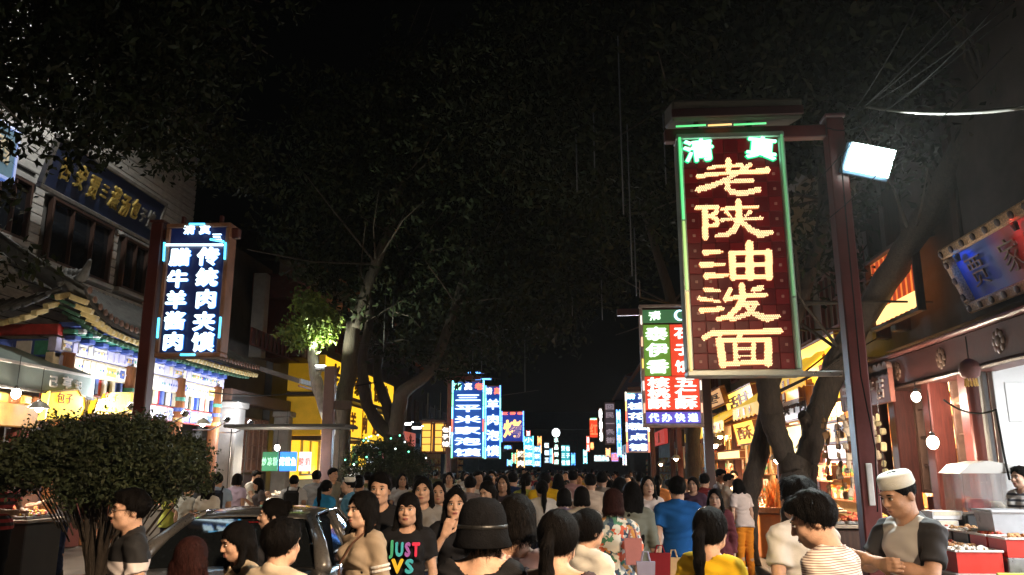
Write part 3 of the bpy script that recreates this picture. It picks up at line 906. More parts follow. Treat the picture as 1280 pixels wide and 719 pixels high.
# ridge ornament at the corner
orn = MB()
orn.tube([(E0 + 1.8, EY + 1.9, 5.65), (E0 + 1.0, EY + 1.05, 5.36), (E0 + .35, EY + .4, 5.10), (E0 - .02, EY + .02, 5.12), (E0 - .22, EY - .2, 5.36)], [.10, .10, .10, .09, .03], 8)
for k in range(4): orn.ell((E0 + .2 + k * .28, EY + .22 + k * .28, 5.2 + k * .08), (.07, .07, .12), 8, 6)
orn.build('corner_ridge', tile_g, po, smooth=True)
# dim wall and doors behind the porch
pbox('back_wall', (LW / 2, 1.2, 2.0), (LW, .1, 4.0), mat('porch_wall', (.30, .27, .25), .7, ns=2, na=.3), po)
for i in range(9):
    pbox('door_panel', (.45 + i * .76, 1.12, 1.5), (.68, .06, 2.7), [wood_red, wood_or, mat('lilac_panel', (.35, .28, .42), .5)][i % 3], po, .01)
    window(po, .45 + i * .76, 1.95, .5, 1.2, 1.07, wood_dk, glow('porch_pane', (1, .85, .7), .5), 2, 4)

# grey awning over the next shop on the left, with a white character
aw = side_root('awning', 'grey green awning board with white lettering beside the painted porch', 'L', 10.2, 14.6, XL + .45, 'awning')
awm = mat('awning_cloth', (.23, .29, .27), .7, ns=2, na=.15, bump=.1)
m = MB(); m.prism([(.0, 3.08), (.02, 3.06), (.04, 3.44), (1.2, 3.9), (1.2, 3.95), (.0, 3.48)], 'x', 0, 4.4)
m.build('canopy', awm, aw)
pbox('trim', (2.2, -.012, 3.46), (4.4, .04, .05), p_white, aw); pbox('trim', (2.2, -.012, 3.05), (4.4, .04, .05), grey_dk, aw)
for ch, x, s_ in (('己', 3.15, .24), ('亨', 3.52, .3), ('记', 3.86, .2)):
    letter(ch, x, -.03, 3.25, s_, s_ * .9, p_white, aw, .02, .01, 'painted_character')
sh = side_root('corner_shop', 'ochre fronted shop with red door beneath the grey awning', 'L', 9.0, 14.0, XL - .3, 'shop')
pbox('wall', (2.5, 1.0, 2.1), (5, .2, 4.2), brick_dk, sh)
pbox('lintel', (2.5, .0, 2.75), (5, .3, .55), mat('lintel_ochre', (.42, .24, .08), .5, ns=5, na=.3), sh, .02)
for i in range(16): pbox('lintel_block', (.2 + i * .31, -.17, 2.95), (.2, .1, .16), [p_gold, wood_or][i % 2], sh, .02)
for x in (.6, 2.6, 4.75): pbox('post', (x, .0, 1.25), (.24, .24, 2.45), wood_red, sh, .02)
for x in (1.6, 3.65): pbox('door', (x, .25, 1.2), (1.6, .08, 2.35), wood_dk, sh, .01)
window(sh, 3.65, 1.5, 1.0, 1.2, .2, wood_red, glass_dk)

def bulb(label, loc, e, col=WARM, r=.06, cord=.5, group=None, strength=25, shade=False):
    b = thing('hanging_bulb', label, 'light bulb', loc, 0, group)
    MB().ell((0, 0, 0), (r, r, r * 1.2), 14, 10).build('glass_bulb', glow('bulb_%d' % (sum(col) * 100), col, strength, sample=False), b, smooth=True)
    MB().lathe([(.028, r), (.03, r + .05), (.012, r + .06)], n=10).build('socket', black, b)
    MB().tube([(0, 0, r + .05), (.004, 0, r + .05 + cord)], .006, 6).build('cord', black, b)
    if shade:  # shade added to keep the bulb's light off the trees
        MB().lathe([(.035, r + .04), (.10, r + .01), (.16, -.01), (.165, -.015), (.10, r - .005), (.034, r + .02)], n=18).build('added_shade', mat('enamel', (.5, .5, .46), .4, na=.1), b, smooth=True)
        lamp('bulb_light', 'SPOT', (0, 0, -.02 - r), e, col, b, r, None, 155)
    else: lamp('bulb_light', 'POINT', (0, 0, -.02 - r), e, col, b, r)
    return b
q = atX(20, 492, XL + .5)
bulb('bare white bulb glowing in front of the ochre shop lintel', q, 150, NEUT, .07)
# yellow cloud-shaped boards; the spotlight on them is put in as emission
yel = glow('board_yellow_glow', (1.0, .66, .03), .95, (.8, .55, .05))
def cloud_board(pxs, label, X, deep=.14):
    P_ = [atX(a, b, X) for a, b in pxs]
    y0 = min(p[1] for p in P_); z0 = min(p[2] for p in P_)
    t = thing('lit_board', label, 'sign', (X, y0, z0), 90, None)
    poly = [(p[1] - y0, p[2] - z0) for p in P_]
    m = MB(); m.prism(poly, 'y', -deep, 0); m.build('board', yel, t)
    w_ = max(p[0] for p in poly); h_ = max(p[1] for p in poly)
    rim = MB(); rim.tube([(a, -deep, b) for a, b in poly] + [(poly[0][0], -deep, poly[0][1])], .022, 6); rim.build('rim', p_gold, t)
    for i, ch in enumerate('包子'): letter(ch, w_ * (.3 + .22 * i), -deep - .012, h_ * .68, .22, .2, p_red, t, .0, .006, 'painted_character')
    return t
cloud_board([(47, 525), (53, 490), (88, 487), (92, 494), (97, 496), (98, 510), (93, 522), (88, 526)], 'yellow lit board with notched corners hanging under the awning end', XL + .4)
cloud_board([(108, 517), (114, 500), (126, 498), (129, 492), (158, 491), (155, 516)], 'yellow lit board partly hidden behind the round bush', XL + .3)

# unseen white floodlights added to brighten the porch front
for i, u in enumerate((1.0, 3.2, 5.4, 6.9)):
    f_ = thing('added_porch_floodlight', 'small white floodlight before the painted porch, %s' % ['nearest the awning and bush', 'second from the awning', 'third from the awning', 'last, next to the stone column'][i], 'floodlight', (XL + .95, PY0 + u, 2.95), 90, 'floodlights before the painted porch')
    MB().box((0, 0, 0), (.16, .08, .12), Matrix.Rotation(R(35), 3, 'X'), .01).build('housing', black, f_)
    MB().box((0, .04, .035), (.13, .01, .09), Matrix.Rotation(R(35), 3, 'X')).build('lens', glow('flood_lens', (.95, .96, 1), 8, sample=False), f_)
    MB().tube([(0, .0, -.05), (0, .4, -.25), (0, .86, -.25)], .016, 6).build('arm', steel, f_)
    lamp('added_porch_light', 'AREA', (0, .06, .06), 36, (.97, .97, 1), f_, .15, (R(118), 0, 0))

# unseen bulbs added to light the left counters
bulb('shaded bulb over the left counter beyond the bush', (-8.3, 12.0, 2.7), 170, NEUT, .06, .5, shade=True)
bulb('shaded bulb over the counter before the painted porch', (-7.8, 16.6, 2.7), 260, NEUT, .06, .5, shade=True)
bulb('shaded bulb under the canopy of the columned house', (-8.0, 22.2, 2.9), 260, NEUT, .06, .6, shade=True)
# ------------------------------------------------------------------ left, further on: grey columned house, yellow eatery, dark houses
hb = side_root('columned_house', 'dark house with pale stone columns and brown lattice doors', 'L', 21.3, 26.0, XL)
pbox('wall', (2.35, 2.5, 4.2), (4.7, 3.6, 8.4), grey_dk, hb)
for x, wd in ((.45, .62), (4.45, .4)):
    pbox('column', (x, -.1, 1.75), (wd, .5, 3.3), stone_lt, hb, .03); pbox('column_cap', (x, -.12, 3.48), (wd + .16, .6, .18), stone_lt, hb, .03)
pbox('lintel', (2.45, .0, 3.75), (4.7, .4, .36), wood_dk, hb, .02)
for i in range(4):
    x = 1.16 + i * .82
    pbox('door_panel', (x, .3, .85), (.78, .06, 1.5), wood_or if False else wood_dk, hb, .01)
    window(hb, x, 2.45, .78, 1.6, .28, mat('lattice_brown', (.16, .085, .06), .5, ns=6, na=.3), mat('curtain_pane', (.17, .10, .08), .4, ns=5, na=.3, emit=(.9, .5, .3), es=.06), 2, 4)
# canopy over the doors
m = MB(); m.prism([(-2.0, 4.05), (.2, 4.75), (.2, 4.87), (-2.05, 4.17)], 'x', .2, 4.6); m.build('canopy', mat('canopy_dark', (.07, .06, .055), .6, ns=4, na=.3), hb)
pbox('canopy_edge', (2.4, -2.05, 4.12), (4.4, .05, .13), mat('canopy_white', (.45, .42, .40), .5), hb)
pbox('canopy_edge', (2.4, -2.02, 3.98), (4.4, .05, .05), wood_or, hb)
# upper storey with a small red roofed bay
pbox('upper_column', (2.0, -.05, 6.3), (.35, .4, 2.6), stone_lt, hb, .02)
pbox('bay', (3.7, -.4, 6.1), (1.5, 1.4, 1.9), wood_red, hb, .02)
for x in (3.05, 4.35): pbox('bay_post', (x, -1.14, 6.1), (.16, .12, 1.9), mat('bay_post', (.42, .28, .2), .5), hb, .01)
window(hb, 3.7, 6.2, 1.1, 1.3, -1.12, wood_dk, glow('bay_pane', (1, .5, .22), .12), 3, 3)
m = MB(); m.prism([(-2.0, 7.1), (-.4, 7.75), (.5, 7.8), (.5, 7.0), (-1.9, 7.0)], 'x', 2.6, 4.9); m.build('bay_roof', mat('roof_maroon', (.13, .035, .03), .6, ns=6, na=.3), hb)
for i in range(11): pbox('rafter_end', (2.7 + i * .21, -1.98, 6.98), (.10, .2, .08), wood_or, hb, .01)
pbox('balcony_rail', (2.0, -.65, 5.35), (4.0, .06, .5), wood_red, hb, .01)
for i in range(12): pbox('baluster', (.3 + i * .32, -.69, 5.35), (.07, .06, .44), wood_dk, hb, .01)

# yellow eatery: lit boxy boards stepping out over the street
ye = side_root('yellow_eatery', 'eatery front of bright yellow lit panels with one window', 'L', 26.1, 38.0, XL)
pbox('wall', (6, 2.2, 4.5), (12, 3.4, 9), grey_dk, ye)
ylit = glow('eatery_yellow', (1.0, .60, .02), .85, (.75, .5, .05)); ylit2 = mat('eatery_ochre', (.70, .42, .03), .55, ns=3, na=.1, emit=(1, .55, .02), es=.10)
# boxes: the street side glows, the rest has a fainter glow put in its ochre
def ybox(x0, x1, z0, z1, out, nm='sign_box'):
    m = MB(); a, b = x0, x1
    m.cur = 0; m.box(((a + b) / 2, -out / 2, (z0 + z1) / 2), (b - a, out, z1 - z0))
    o = m.build(nm, ylit2, ye)
    f = MB(); f.box(((a + b) / 2, -out - .012, (z0 + z1) / 2), (b - a - .05, .02, z1 - z0 - .05)).build('lit_panel', ylit, o)
    return o
ybox(.1, 10.5, 4.3, 5.5, 1.25); ybox(.1, 10.5, 2.85, 4.1, 1.2)
pbox('wall_panel', (5.2, -.10, 2.1), (10.2, .1, 1.4), ylit, ye)
pbox('ledge', (5.4, -.8, 4.2), (10.7, 1.6, .12), wood_dk, ye)
window(ye, 2.3, 2.15, 2.0, 1.25, -.17, mat('pale_frame', (.45, .38, .25), .5), glow('tan_pane', (1, .72, .4), .35, (.5, .4, .3)), 2, 1)
for i, ch in enumerate('老马家泡馍馆'): letter(ch, 1.2 + i * 1.5, -1.3, 4.9, 1.0, .9, wood_red, ye, .02, .02, 'red_character')
for z in (4.32, 5.48, 2.87, 4.08): pbox('trim', (5.3, -1.285 if z > 4.2 else -1.235, z), (10.3, .03, .07), wood_dk, ye, .0)
for i in range(5): pbox('trim', (.12 + i * 2.58, -1.24, 3.47), (.06, .03, 1.12), mat('trim_amber', (.5, .26, .02), .5), ye, 0)
for i, ch in enumerate('牛羊肉泡馍'): letter(ch, 2.2 + i * 1.7, -1.25, 3.47, .8, .75, mat('ltr_umber', (.32, .10, .02), .5), ye, .02, .02, 'painted_character')
for i in range(4): pbox('menu_card', (4.6 + i * 1.25, -.17, 2.2), (.9, .03, 1.0), [p_cream, p_red, p_white, mat('card_green', (.1, .35, .15), .5)][i], ye, .004)
for i in range(3): pbox('awning_beam', (.3 + i * 4.6, -.7, 2.75), (.14, 1.2, .14), wood_dk, ye, .01)
pbox('lit_strip', (6.5, -.6, 1.3), (7, .1, 1.0), glow('strip_white', (1, .95, .85), 2.0), ye)
pbox('price_board', (8.2, -1.22, 2.35), (3.6, .08, .7), glow('board_pale', (.75, .9, 1), 1.2), ye)
for i, ch in enumerate('肉夹馍凉皮'): letter(ch, 7.0 + i * .6, -1.28, 2.35, .5, .5, glow('ltr_%d' % (i % 3), [(1, .1, .1), (.1, .3, 1), (.1, .6, .2)][i % 3], .8), ye, .02, .01, 'printed_character')
for x in (1.5, 4.6, 7.8): window(ye, x, 7.3, 1.8, 1.5, .48, wood_red, glow('red_pane', (1, .35, .12), .10), 4, 3)
m = MB(); m.prism([(-1.0, 8.7), (.6, 9.5), (3, 10.2), (3, 9), (-.9, 8.6)], 'x', -.3, 12.3); m.build('roof', tile_g, ye)
for i in range(36): pbox('rafter_end', (0 + i * .34, -.95, 8.6), (.14, .2, .1), wood_or, ye, .01)

# a run of dark houses to the end of the street, both sides
def dark_house(side, Y0, Y1, H, label, X, roofm, shopcol, seed):
    rg = random.Random(seed); L = Y1 - Y0
    h = side_root('row_house', label, side, Y0, Y1, X)
    pbox('wall', (L / 2, 3.0, (3.6 + H) / 2), (L, 5.0, H - 3.6), [brick_dk, grey_dk][seed % 2], h)
    for x in (.2, L - .2): pbox('pier', (x, .6, 1.8), (.4, .5, 3.6), brick_dk, h)
    pbox('shop_back', (L / 2, 2.4, 1.8), (L - .5, .1, 3.5), mat('shop_back_%d' % (seed % 3), [(.55, .42, .28), (.5, .5, .48), (.5, .3, .2)][seed % 3], .7, ns=2, na=.3), h)
    pbox('shop_floor', (L / 2, 1.4, .13), (L - .8, 2.0, .03), pave, h)
    n = max(2, int(L / 2.6))
    for i in range(n):
        x = L * (i + .5) / n
        window(h, x, 5.2, 1.3, 1.4, .48, wood_dk if seed % 2 else wood_red, glow('pane_warm', (1, .6, .3), .10) if rg.random() < .35 else glass_dk, 3, 2)
        # shelves with goods at the back of the shop
        for z in (.9, 1.5, 2.1): pbox('shelf', (x, 2.1, z), (L / n - .3, .45, .04), wood_or, h)
        g_ = ramp_mat('goods_%d' % (seed % 4), [[(.7, .1, .06), (.8, .55, .1), (.75, .7, .6), (.1, .3, .12), (.4, .15, .08)], [(.8, .7, .5), (.6, .1, .08), (.85, .4, .08), (.7, .7, .7)], [(.75, .45, .1), (.5, .2, .08), (.85, .75, .4), (.3, .1, .06)], [(.2, .3, .6), (.8, .8, .75), (.7, .12, .1), (.8, .6, .1)]][seed % 4], scale=7)
        mbg = MB()
        for z in (.92, 1.52, 2.12):
            xx = -(L / n - .5) / 2
            while xx < (L / n - .6) / 2:
                wd = rg.uniform(.12, .3); hh = rg.uniform(.15, .42)
                mbg.box((x + xx + wd / 2, 2.05, z + hh / 2), (wd - .02, .3, hh), ch=.015); xx += wd
        o = mbg.build('shelf_goods', g_, h); o['kind'] = 'stuff'
    bd = thing('sign_board', None, None); bd.parent = h
    MB().box((L / 2, -.1, 3.4), (L - .6, .18, .75), ch=.02).build('board', glow('fascia_%d' % seed, shopcol, .55, shopcol), bd)
    txt = ['清真美食', '老店小吃', '烤肉干果', '特产糕点', '凉皮泡馍'][seed % 5]
    for i, ch in enumerate(txt): letter(ch, L * (.2 + .2 * i), -.22, 3.4, .58, .55, p_cream if seed % 2 else p_red, bd, .02, .02, 'painted_character')
    m = MB(); m.prism([(-1.0, H - .1), (.6, H + .5), (4, H + 1.6), (4, H - .2), (-.9, H - .2)], 'x', -.2, L + .2); m.build('roof', roofm, h)
    for i in range(int(L / .45)): pbox('rafter_end', (.2 + i * .45, -.92, H - .22), (.16, .2, .1), wood_or, h, .01)
    return h
maroon = mat('roof_maroon', (.13, .035, .03), .6, ns=6, na=.3)
dark_house('L', 38.2, 48, 7.6, 'two storey dark house just past the yellow eatery', XL, tile_g, (.5, .10, .06), 0)
dark_house('L', 48.2, 62, 8.4, 'dark house beside the tall blue neon signs', XL + .3, maroon, (.12, .3, .5), 1)
dark_house('L', 62.2, 80, 7.8, 'far dark house near the end of the left row', XL + .6, tile_g, (.5, .4, .2), 2)
# hall that closes the far end of the street
eh = thing('end_hall', 'dark hall closing the far end of the street', 'building', (-2, 112, 0))
pbox('wall', (0, 2, 3.5), (46, 4, 7), brick_dk, eh)
m = MB(); m.prism([(-1.5, 6.9), (2, 9.5), (5.5, 6.9)], 'x', -24, 24); m.build('roof', tile_g, eh)
for i in range(12): window(eh, -19.8 + i * 3.6, 4.6, 1.6, 1.8, -.03, wood_red, glass_dk, 3, 3)

# lit lantern boxes under a dark eave (amber) left of the blue signs
for i, px in enumerate((534, 550)):
    q = atY(px, 547, 30)
    t = thing('amber_lantern', ['amber lantern box, the left one of two by the round bush', 'amber lantern box, the right one of two by the blue sign'][i], 'lantern', (q[0], 30, q[2] - .55), 0, 'amber lantern boxes')
    MB().box((0, 0, .55), (.34, .34, 1.0), ch=.02).build('shade', glow('amber', (1, .55, .08), .9, (.6, .35, .1)), t)
    for sx in (-1, 1):
        for sy in (-1, 1): pbox('frame_post', (sx * .18, sy * .18, .55), (.05, .05, 1.1), wood_red, t)
    pbox('cap', (0, 0, 1.14), (.5, .5, .08), wood_red, t, .02); pbox('foot', (0, 0, -.02), (.44, .44, .06), wood_red, t, .02)
    MB().tube([(0, 0, 1.18), (0, 0, 2.2)], .02, 6).build('hanger', black, t)
    for k in range(3): pbox('slat', (0, -.182, .3 + k * .25), (.32, .015, .03), wood_red, t)

# green and blue stall signs over a cart in front of the yellow eatery
cq = atY(362, 590, 19.0)
ct = thing('snack_cart', 'snack cart with a green and a blue lit sign before the yellow eatery', 'cart', (cq[0], 19.0, .12))
pbox('counter', (0, 0, .5), (2.6, .9, .8), steel, ct, .03); pbox('top', (0, 0, .93), (2.75, 1.0, .05), mat('white_top', (.6, .58, .55), .4), ct, .01)
for sx in (-1.3, 1.3):
    for sy in (-.45, .45): MB().tube([(sx, sy, .95), (sx, sy, 2.55)], .014, 8).build('post', black, ct)
for sx in (-1, 1):
    for sy in (-.3, .3): MB().lathe([(.10, -.03), (.12, 0), (.10, .03)], (sx, sy, .12), 14, Matrix.Rotation(R(90), 3, 'Y')).build('wheel', black, ct)
pbox('roof', (0, 0, 2.62), (2.9, 1.2, .08), mat('cart_roof', (.045, .045, .045), .6), ct, .02)
gq = [atY(327, 587, 18.45), atY(362, 564, 18.45), atY(391, 590, 18.45)]
for (a, b, colr, e_, txt, tc) in ((327, 349, (.05, .32, .16), .35, '炒凉粉', (.3, .8, .5)), (349, 372, (.03, .2, .9), 1.3, '烤鱿鱼', (.8, .95, 1)), (373, 390, (.9, .75, .75), 1.2, '酸奶', (.9, .1, .1))):
    A, B = atY(a, 589, 18.45), atY(b, 565, 18.45)
    m_ = glow('cart_sign_%d' % a, colr, e_, colr)
    pbox('sign', ((A[0] + B[0]) / 2 - cq[0], -.56, (A[2] + B[2]) / 2 - .12), (B[0] - A[0] - .02, .06, B[2] - A[2]), m_, ct, .01)
    n_ = len(txt)
    for i, ch in enumerate(txt): letter(ch, A[0] - cq[0] + (B[0] - A[0]) * (i + .5) / n_, -.6, (A[2] + B[2]) / 2 - .12, (B[0] - A[0]) / n_ * .85, .2, glow('cs_t%d' % a, tc, 2.5 if a == 349 else .8), ct, .02, .01, 'printed_character')
bulb('warm bulb glowing over the snack cart with the green sign', (cq[0] - .3, 18.9, 2.25), 170, NEUT, .06, .3)
# ------------------------------------------------------------------ right: shop with the white room, dark red shop, food stalls, far houses
sw_ = side_root('white_shop', 'shop at the right edge with bright white tiled room', 'R', 1.0, 10.8, XR)
Lw = 9.8
whitewall = mat('white_tile_wall', (.72, .74, .74), .35, ns=3, na=.08)
pbox('upper_wall', (Lw / 2, 2.5, 6.2), (Lw, 5, 5.0), brick_dk, sw_)
pbox('back_wall', (Lw / 2, 3.6, 1.7), (Lw, .1, 3.4), whitewall, sw_); pbox('side_wall', (.06, 1.85, 1.7), (.12, 3.56, 3.2), whitewall, sw_)
pbox('ceiling', (Lw / 2, 1.9, 3.45), (Lw, 3.5, .1), whitewall, sw_); pbox('floor', (Lw / 2, 1.8, .13), (Lw, 3.6, .04), pave, sw_)
pbox('jamb', (.06, -.03, 1.7), (.10, .08, 3.3), grey_dk, sw_, .02)
for i in range(5): pbox('wall_tile', (.125, .5 + i * .62, 2.6), (.02, .6, .5), whitewall, sw_, .006)
pbox('menu_poster', (.14, .75, 2.2), (.02, .62, .9), glow('poster_pink', (1, .82, .84), .35, (.75, .62, .62)), sw_)
for i in range(3): pbox('print_line', (.152, .75, 2.45 - i * .2), (.006, .4, .05), p_red, sw_)
lmp = thing('added_ceiling_lamp', 'long white lamp on the ceiling of the white shop', 'lamp', (XR + 1.6, 7.0, 3.38))  # unseen lamps, added to light the white room and the near crowd
MB().box((0, 0, 0), (.18, 2.4, .06), ch=.015).build('tube', glow('tube_white', COOL, 6), lmp); MB().box((0, 0, .04), (.24, 2.5, .04), ch=.01).build('tray', steel, lmp)
lamp('room_light', 'AREA', (0, 0, -.05), 420, (.95, .97, 1), lmp, 1.6)
lmp2 = copy_tree(lmp); lmp2.location = (XR + 1.6, 3.2, 3.38); lmp2['label'] = 'second added long white lamp deeper in the white shop, toward the viewer'

# dark red shop with upper floor
rs = side_root('dark_red_shop', 'dark red timber shop with rosette beam and upper orange window', 'R', 10.9, 14.7, XR)
Lr = 3.8
pbox('upper_wall', (Lr / 2, 2.6, 6.4), (Lr, 4.6, 5.2), brick_dk, rs)
beamm = mat('beam_dark_red', (.075, .022, .018), .45, ns=4, na=.3, bump=.1)
pbox('beam', ((Lr + 9.1) / 2, -.10, 3.22), (Lr + 9.1, .5, .46), beamm, rs, .03)
pbox('beam_edge', ((Lr + 9.1) / 2, -.37, 3.47), (Lr + 9.1, .12, .06), mat('beam_edge', (.20, .07, .06), .4, ns=4, na=.2), rs, .02)
pbox('beam_edge', ((Lr + 9.1) / 2, -.34, 2.975), (Lr + 9.1, .1, .05), wood_dk, rs, .02)
ros = mat('rosette_gold', (.15, .085, .055), .4, ns=10, na=.3)
for i in range(8):
    m = MB()
    for k in range(8):
        a = k * math.pi / 4; m.ell((.10 * math.cos(a), 0, .10 * math.sin(a)), (.05, .012, .05), 8, 6)
    m.ell((0, -.004, 0), (.07, .015, .07), 10, 6)
    m.build('rosette', ros, rs, (.6 + i * 1.5, -.355, 3.22), smooth=True)
for x in (.15, 1.2, 2.5, 3.65): pbox('column', (x, .0, 1.68), (.26, .3, 3.1), wood_red, rs, .02)
lat = mat('lattice_brown', (.16, .085, .06), .5, ns=6, na=.3)
for x, wd in ((.68, .78), (1.85, 1.0), (3.07, .85)):
    pbox('door_panel', (x, .22, .75), (wd, .06, 1.2), wood_red, rs, .01)
    window(rs, x, 2.25, wd, 1.7, .2, lat, mat('dim_pane', (.12, .11, .10), .15, na=.2, emit=(1, .7, .5), es=.04), 3, 4)
# small hanging signboard with pinkish lettering
tb = side_root('pelmet_sign', 'scalloped reddish signboard with pale lettering under the rosette beam', 'R', 12.6, 14.9, XR - .45, 'sign')
pbox('board', (1.15, 0, 3.02), (2.3, .08, .52), mat('pelmet_red', (.30, .10, .07), .5, ns=5, na=.2), tb, .01)
for i in range(11): MB().lathe([(.11, -.04), (.11, .04)], (.12 + i * .206, 0, 3.28), 12, Matrix.Rotation(R(90), 3, 'X')).build('scallop', mat('scallop', (.34, .2, .16), .5), tb)
for i, ch in enumerate('干果特产店'): letter(ch, .35 + i * .4, -.05, 3.0, .32, .34, mat('ltr_pink', (.6, .42, .36), .4), tb, .02, .012, 'painted_character')
# orange-lit window upstairs
ow = [atX(1093, 452, XR - .05), atX(1151, 390, XR - .05)]
wx = lx('R', 10.9, 14.7, (ow[0][1] + ow[1][1]) / 2)
wn = window(rs, wx, (4.2 + 5.25) / 2, ow[0][1] - ow[1][1], 1.25, -.02, wood_dk, glow('pane_orange', (1.0, .30, .05), .55, (.5, .2, .08)), 1, 1)
for i in range(9): pbox('curtain_fold', (wx - .8 + i * .2, .0, 4.72), (.09, .03, 1.1), mat('curtain_red', (.4, .06, .04), .7, emit=(1, .12, .03), es=.25), rs, .012)
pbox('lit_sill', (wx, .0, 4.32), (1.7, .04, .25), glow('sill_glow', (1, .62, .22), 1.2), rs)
for x in (.25, 1.1, 3.6): pbox('upper_post', (x, .2, 6.0), (.22, .3, 4.0), wood_dk, rs, .02)
# round lantern and lamp above the doors
MB().lathe([(.03, .13), (.10, .08), (.12, 0), (.10, -.08), (.03, -.13)], n=16).build('pink_lantern', mat('lantern_pink', (.22, .09, .08), .6), tag(thing('paper_lantern', 'pinkish round lantern with gold fringe under the rosette beam', 'lantern', atX(1212, 462, XR - .55)), None), smooth=True)
fr = bpy.data.objects['paper_lantern']
for k in range(12): MB().tube([(.06 * math.cos(k * .52), .06 * math.sin(k * .52), -.11), (.07 * math.cos(k * .52), .07 * math.sin(k * .52), -.20)], .008, 5).build('fringe', p_gold, fr)
MB().tube([(0, 0, .12), (0, 0, .4)], .008, 6).build('cord', black, fr)
bulb('bright bare bulb hanging before the dark red doors', atX(1166, 553, XR - .7), 110, (1, .80, .58), .07, .55, strength=40)
bulb('white flat lamp under the pelmet sign of the dark red shop', atX(1145, 496, XR - .55), 90, (1, .86, .7), .06, .1)

# plaque with the grotesque gold frame, blue and red glow painted on its field, tilted over the beam
A, B = atX(1220, 390, XR - .12), atX(1183, 309, XR - .42)
qp = thing('framed_plaque', 'tilted plaque with carved frame and glowing blue and red field', 'plaque', (XR - .12, A[1], A[2]), -90)
ph = math.hypot(.30, B[2] - A[2]); qp.rotation_euler = (math.atan2(.32, B[2] - A[2]), 0, R(-90))
pw = 2.7
fieldm = bpy.data.materials.new('plaque_glow_paint'); fieldm.use_nodes = True
n = fieldm.node_tree.nodes; l = fieldm.node_tree.links; p_ = n['Principled BSDF']
tc = n.new('ShaderNodeTexCoord'); sx = n.new('ShaderNodeSeparateXYZ'); l.new(tc.outputs['Object'], sx.inputs[0])
cr = n.new('ShaderNodeValToRGB'); e = cr.color_ramp.elements; e[0].position = .34; e[0].color = (.02, .08, .42, 1); e[1].position = .50; e[1].color = (.40, .02, .02, 1)  # red lamp glow painted into the blue base colour
mr = n.new('ShaderNodeMapRange'); mr.inputs['From Min'].default_value = -pw / 2; mr.inputs['From Max'].default_value = pw / 2
l.new(sx.outputs[0], mr.inputs['Value']); l.new(mr.outputs[0], cr.inputs[0]); l.new(cr.outputs[0], p_.inputs['Base Color']); p_.inputs['Roughness'].default_value = .5
pbox('field', (pw / 2, .02, ph / 2), (pw - .2, .05, ph - .2), fieldm, qp)
frm = mat('carved_frame', (.46, .30, .15), .5, ns=45, na=.6, bump=.8, bs=60)
for c, d in (((pw / 2, -.02, .07), (pw, .14, .14)), ((pw / 2, -.02, ph - .07), (pw, .14, .14)), ((.07, -.02, ph / 2), (.14, .138, ph - .28)), ((pw - .07, -.02, ph / 2), (.14, .138, ph - .28))): pbox('rim', c, d, frm, qp, .02)
for i in range(10):
    for z in (.07, ph - .07): MB().lathe([(.045, -.015), (.045, .012), (.02, .02)], (.07 + i * (pw - .14) / 9, -.095, z), 10, Matrix.Rotation(R(90), 3, 'X')).build('knob', wood_dk, qp)
for i in range(1, 4): MB().lathe([(.045, -.015), (.045, .012), (.02, .02)], (.07, -.095, ph * i / 4), 10, Matrix.Rotation(R(90), 3, 'X')).build('knob', wood_dk, qp)
brz = mat('bronze_strokes', (.16, .09, .06), .5)
for i, ch in enumerate('贾家楼'): letter(ch, .55 + i * .78, -.03, ph / 2, .42, .42, brz, qp, -.012, .012, 'bronze_character')
for nm, x, colr, e_ in (('blue_lamp', .40, (.03, .2, 1), 2.4), ('red_lamp', 1.75, (1, .03, .02), 2.2)):  # hidden lamps added in the rim to colour the field
    MB().lathe([(.03, 0), (.045, .08), (.03, .1)], (x, -.10, ph - .25), 10).build(nm, black, qp)
    lamp(nm + '_light', 'SPOT', (x, -.22, ph - .10), e_ * 1.6, colr, qp, .03, (R(30), 0, 0), 120)

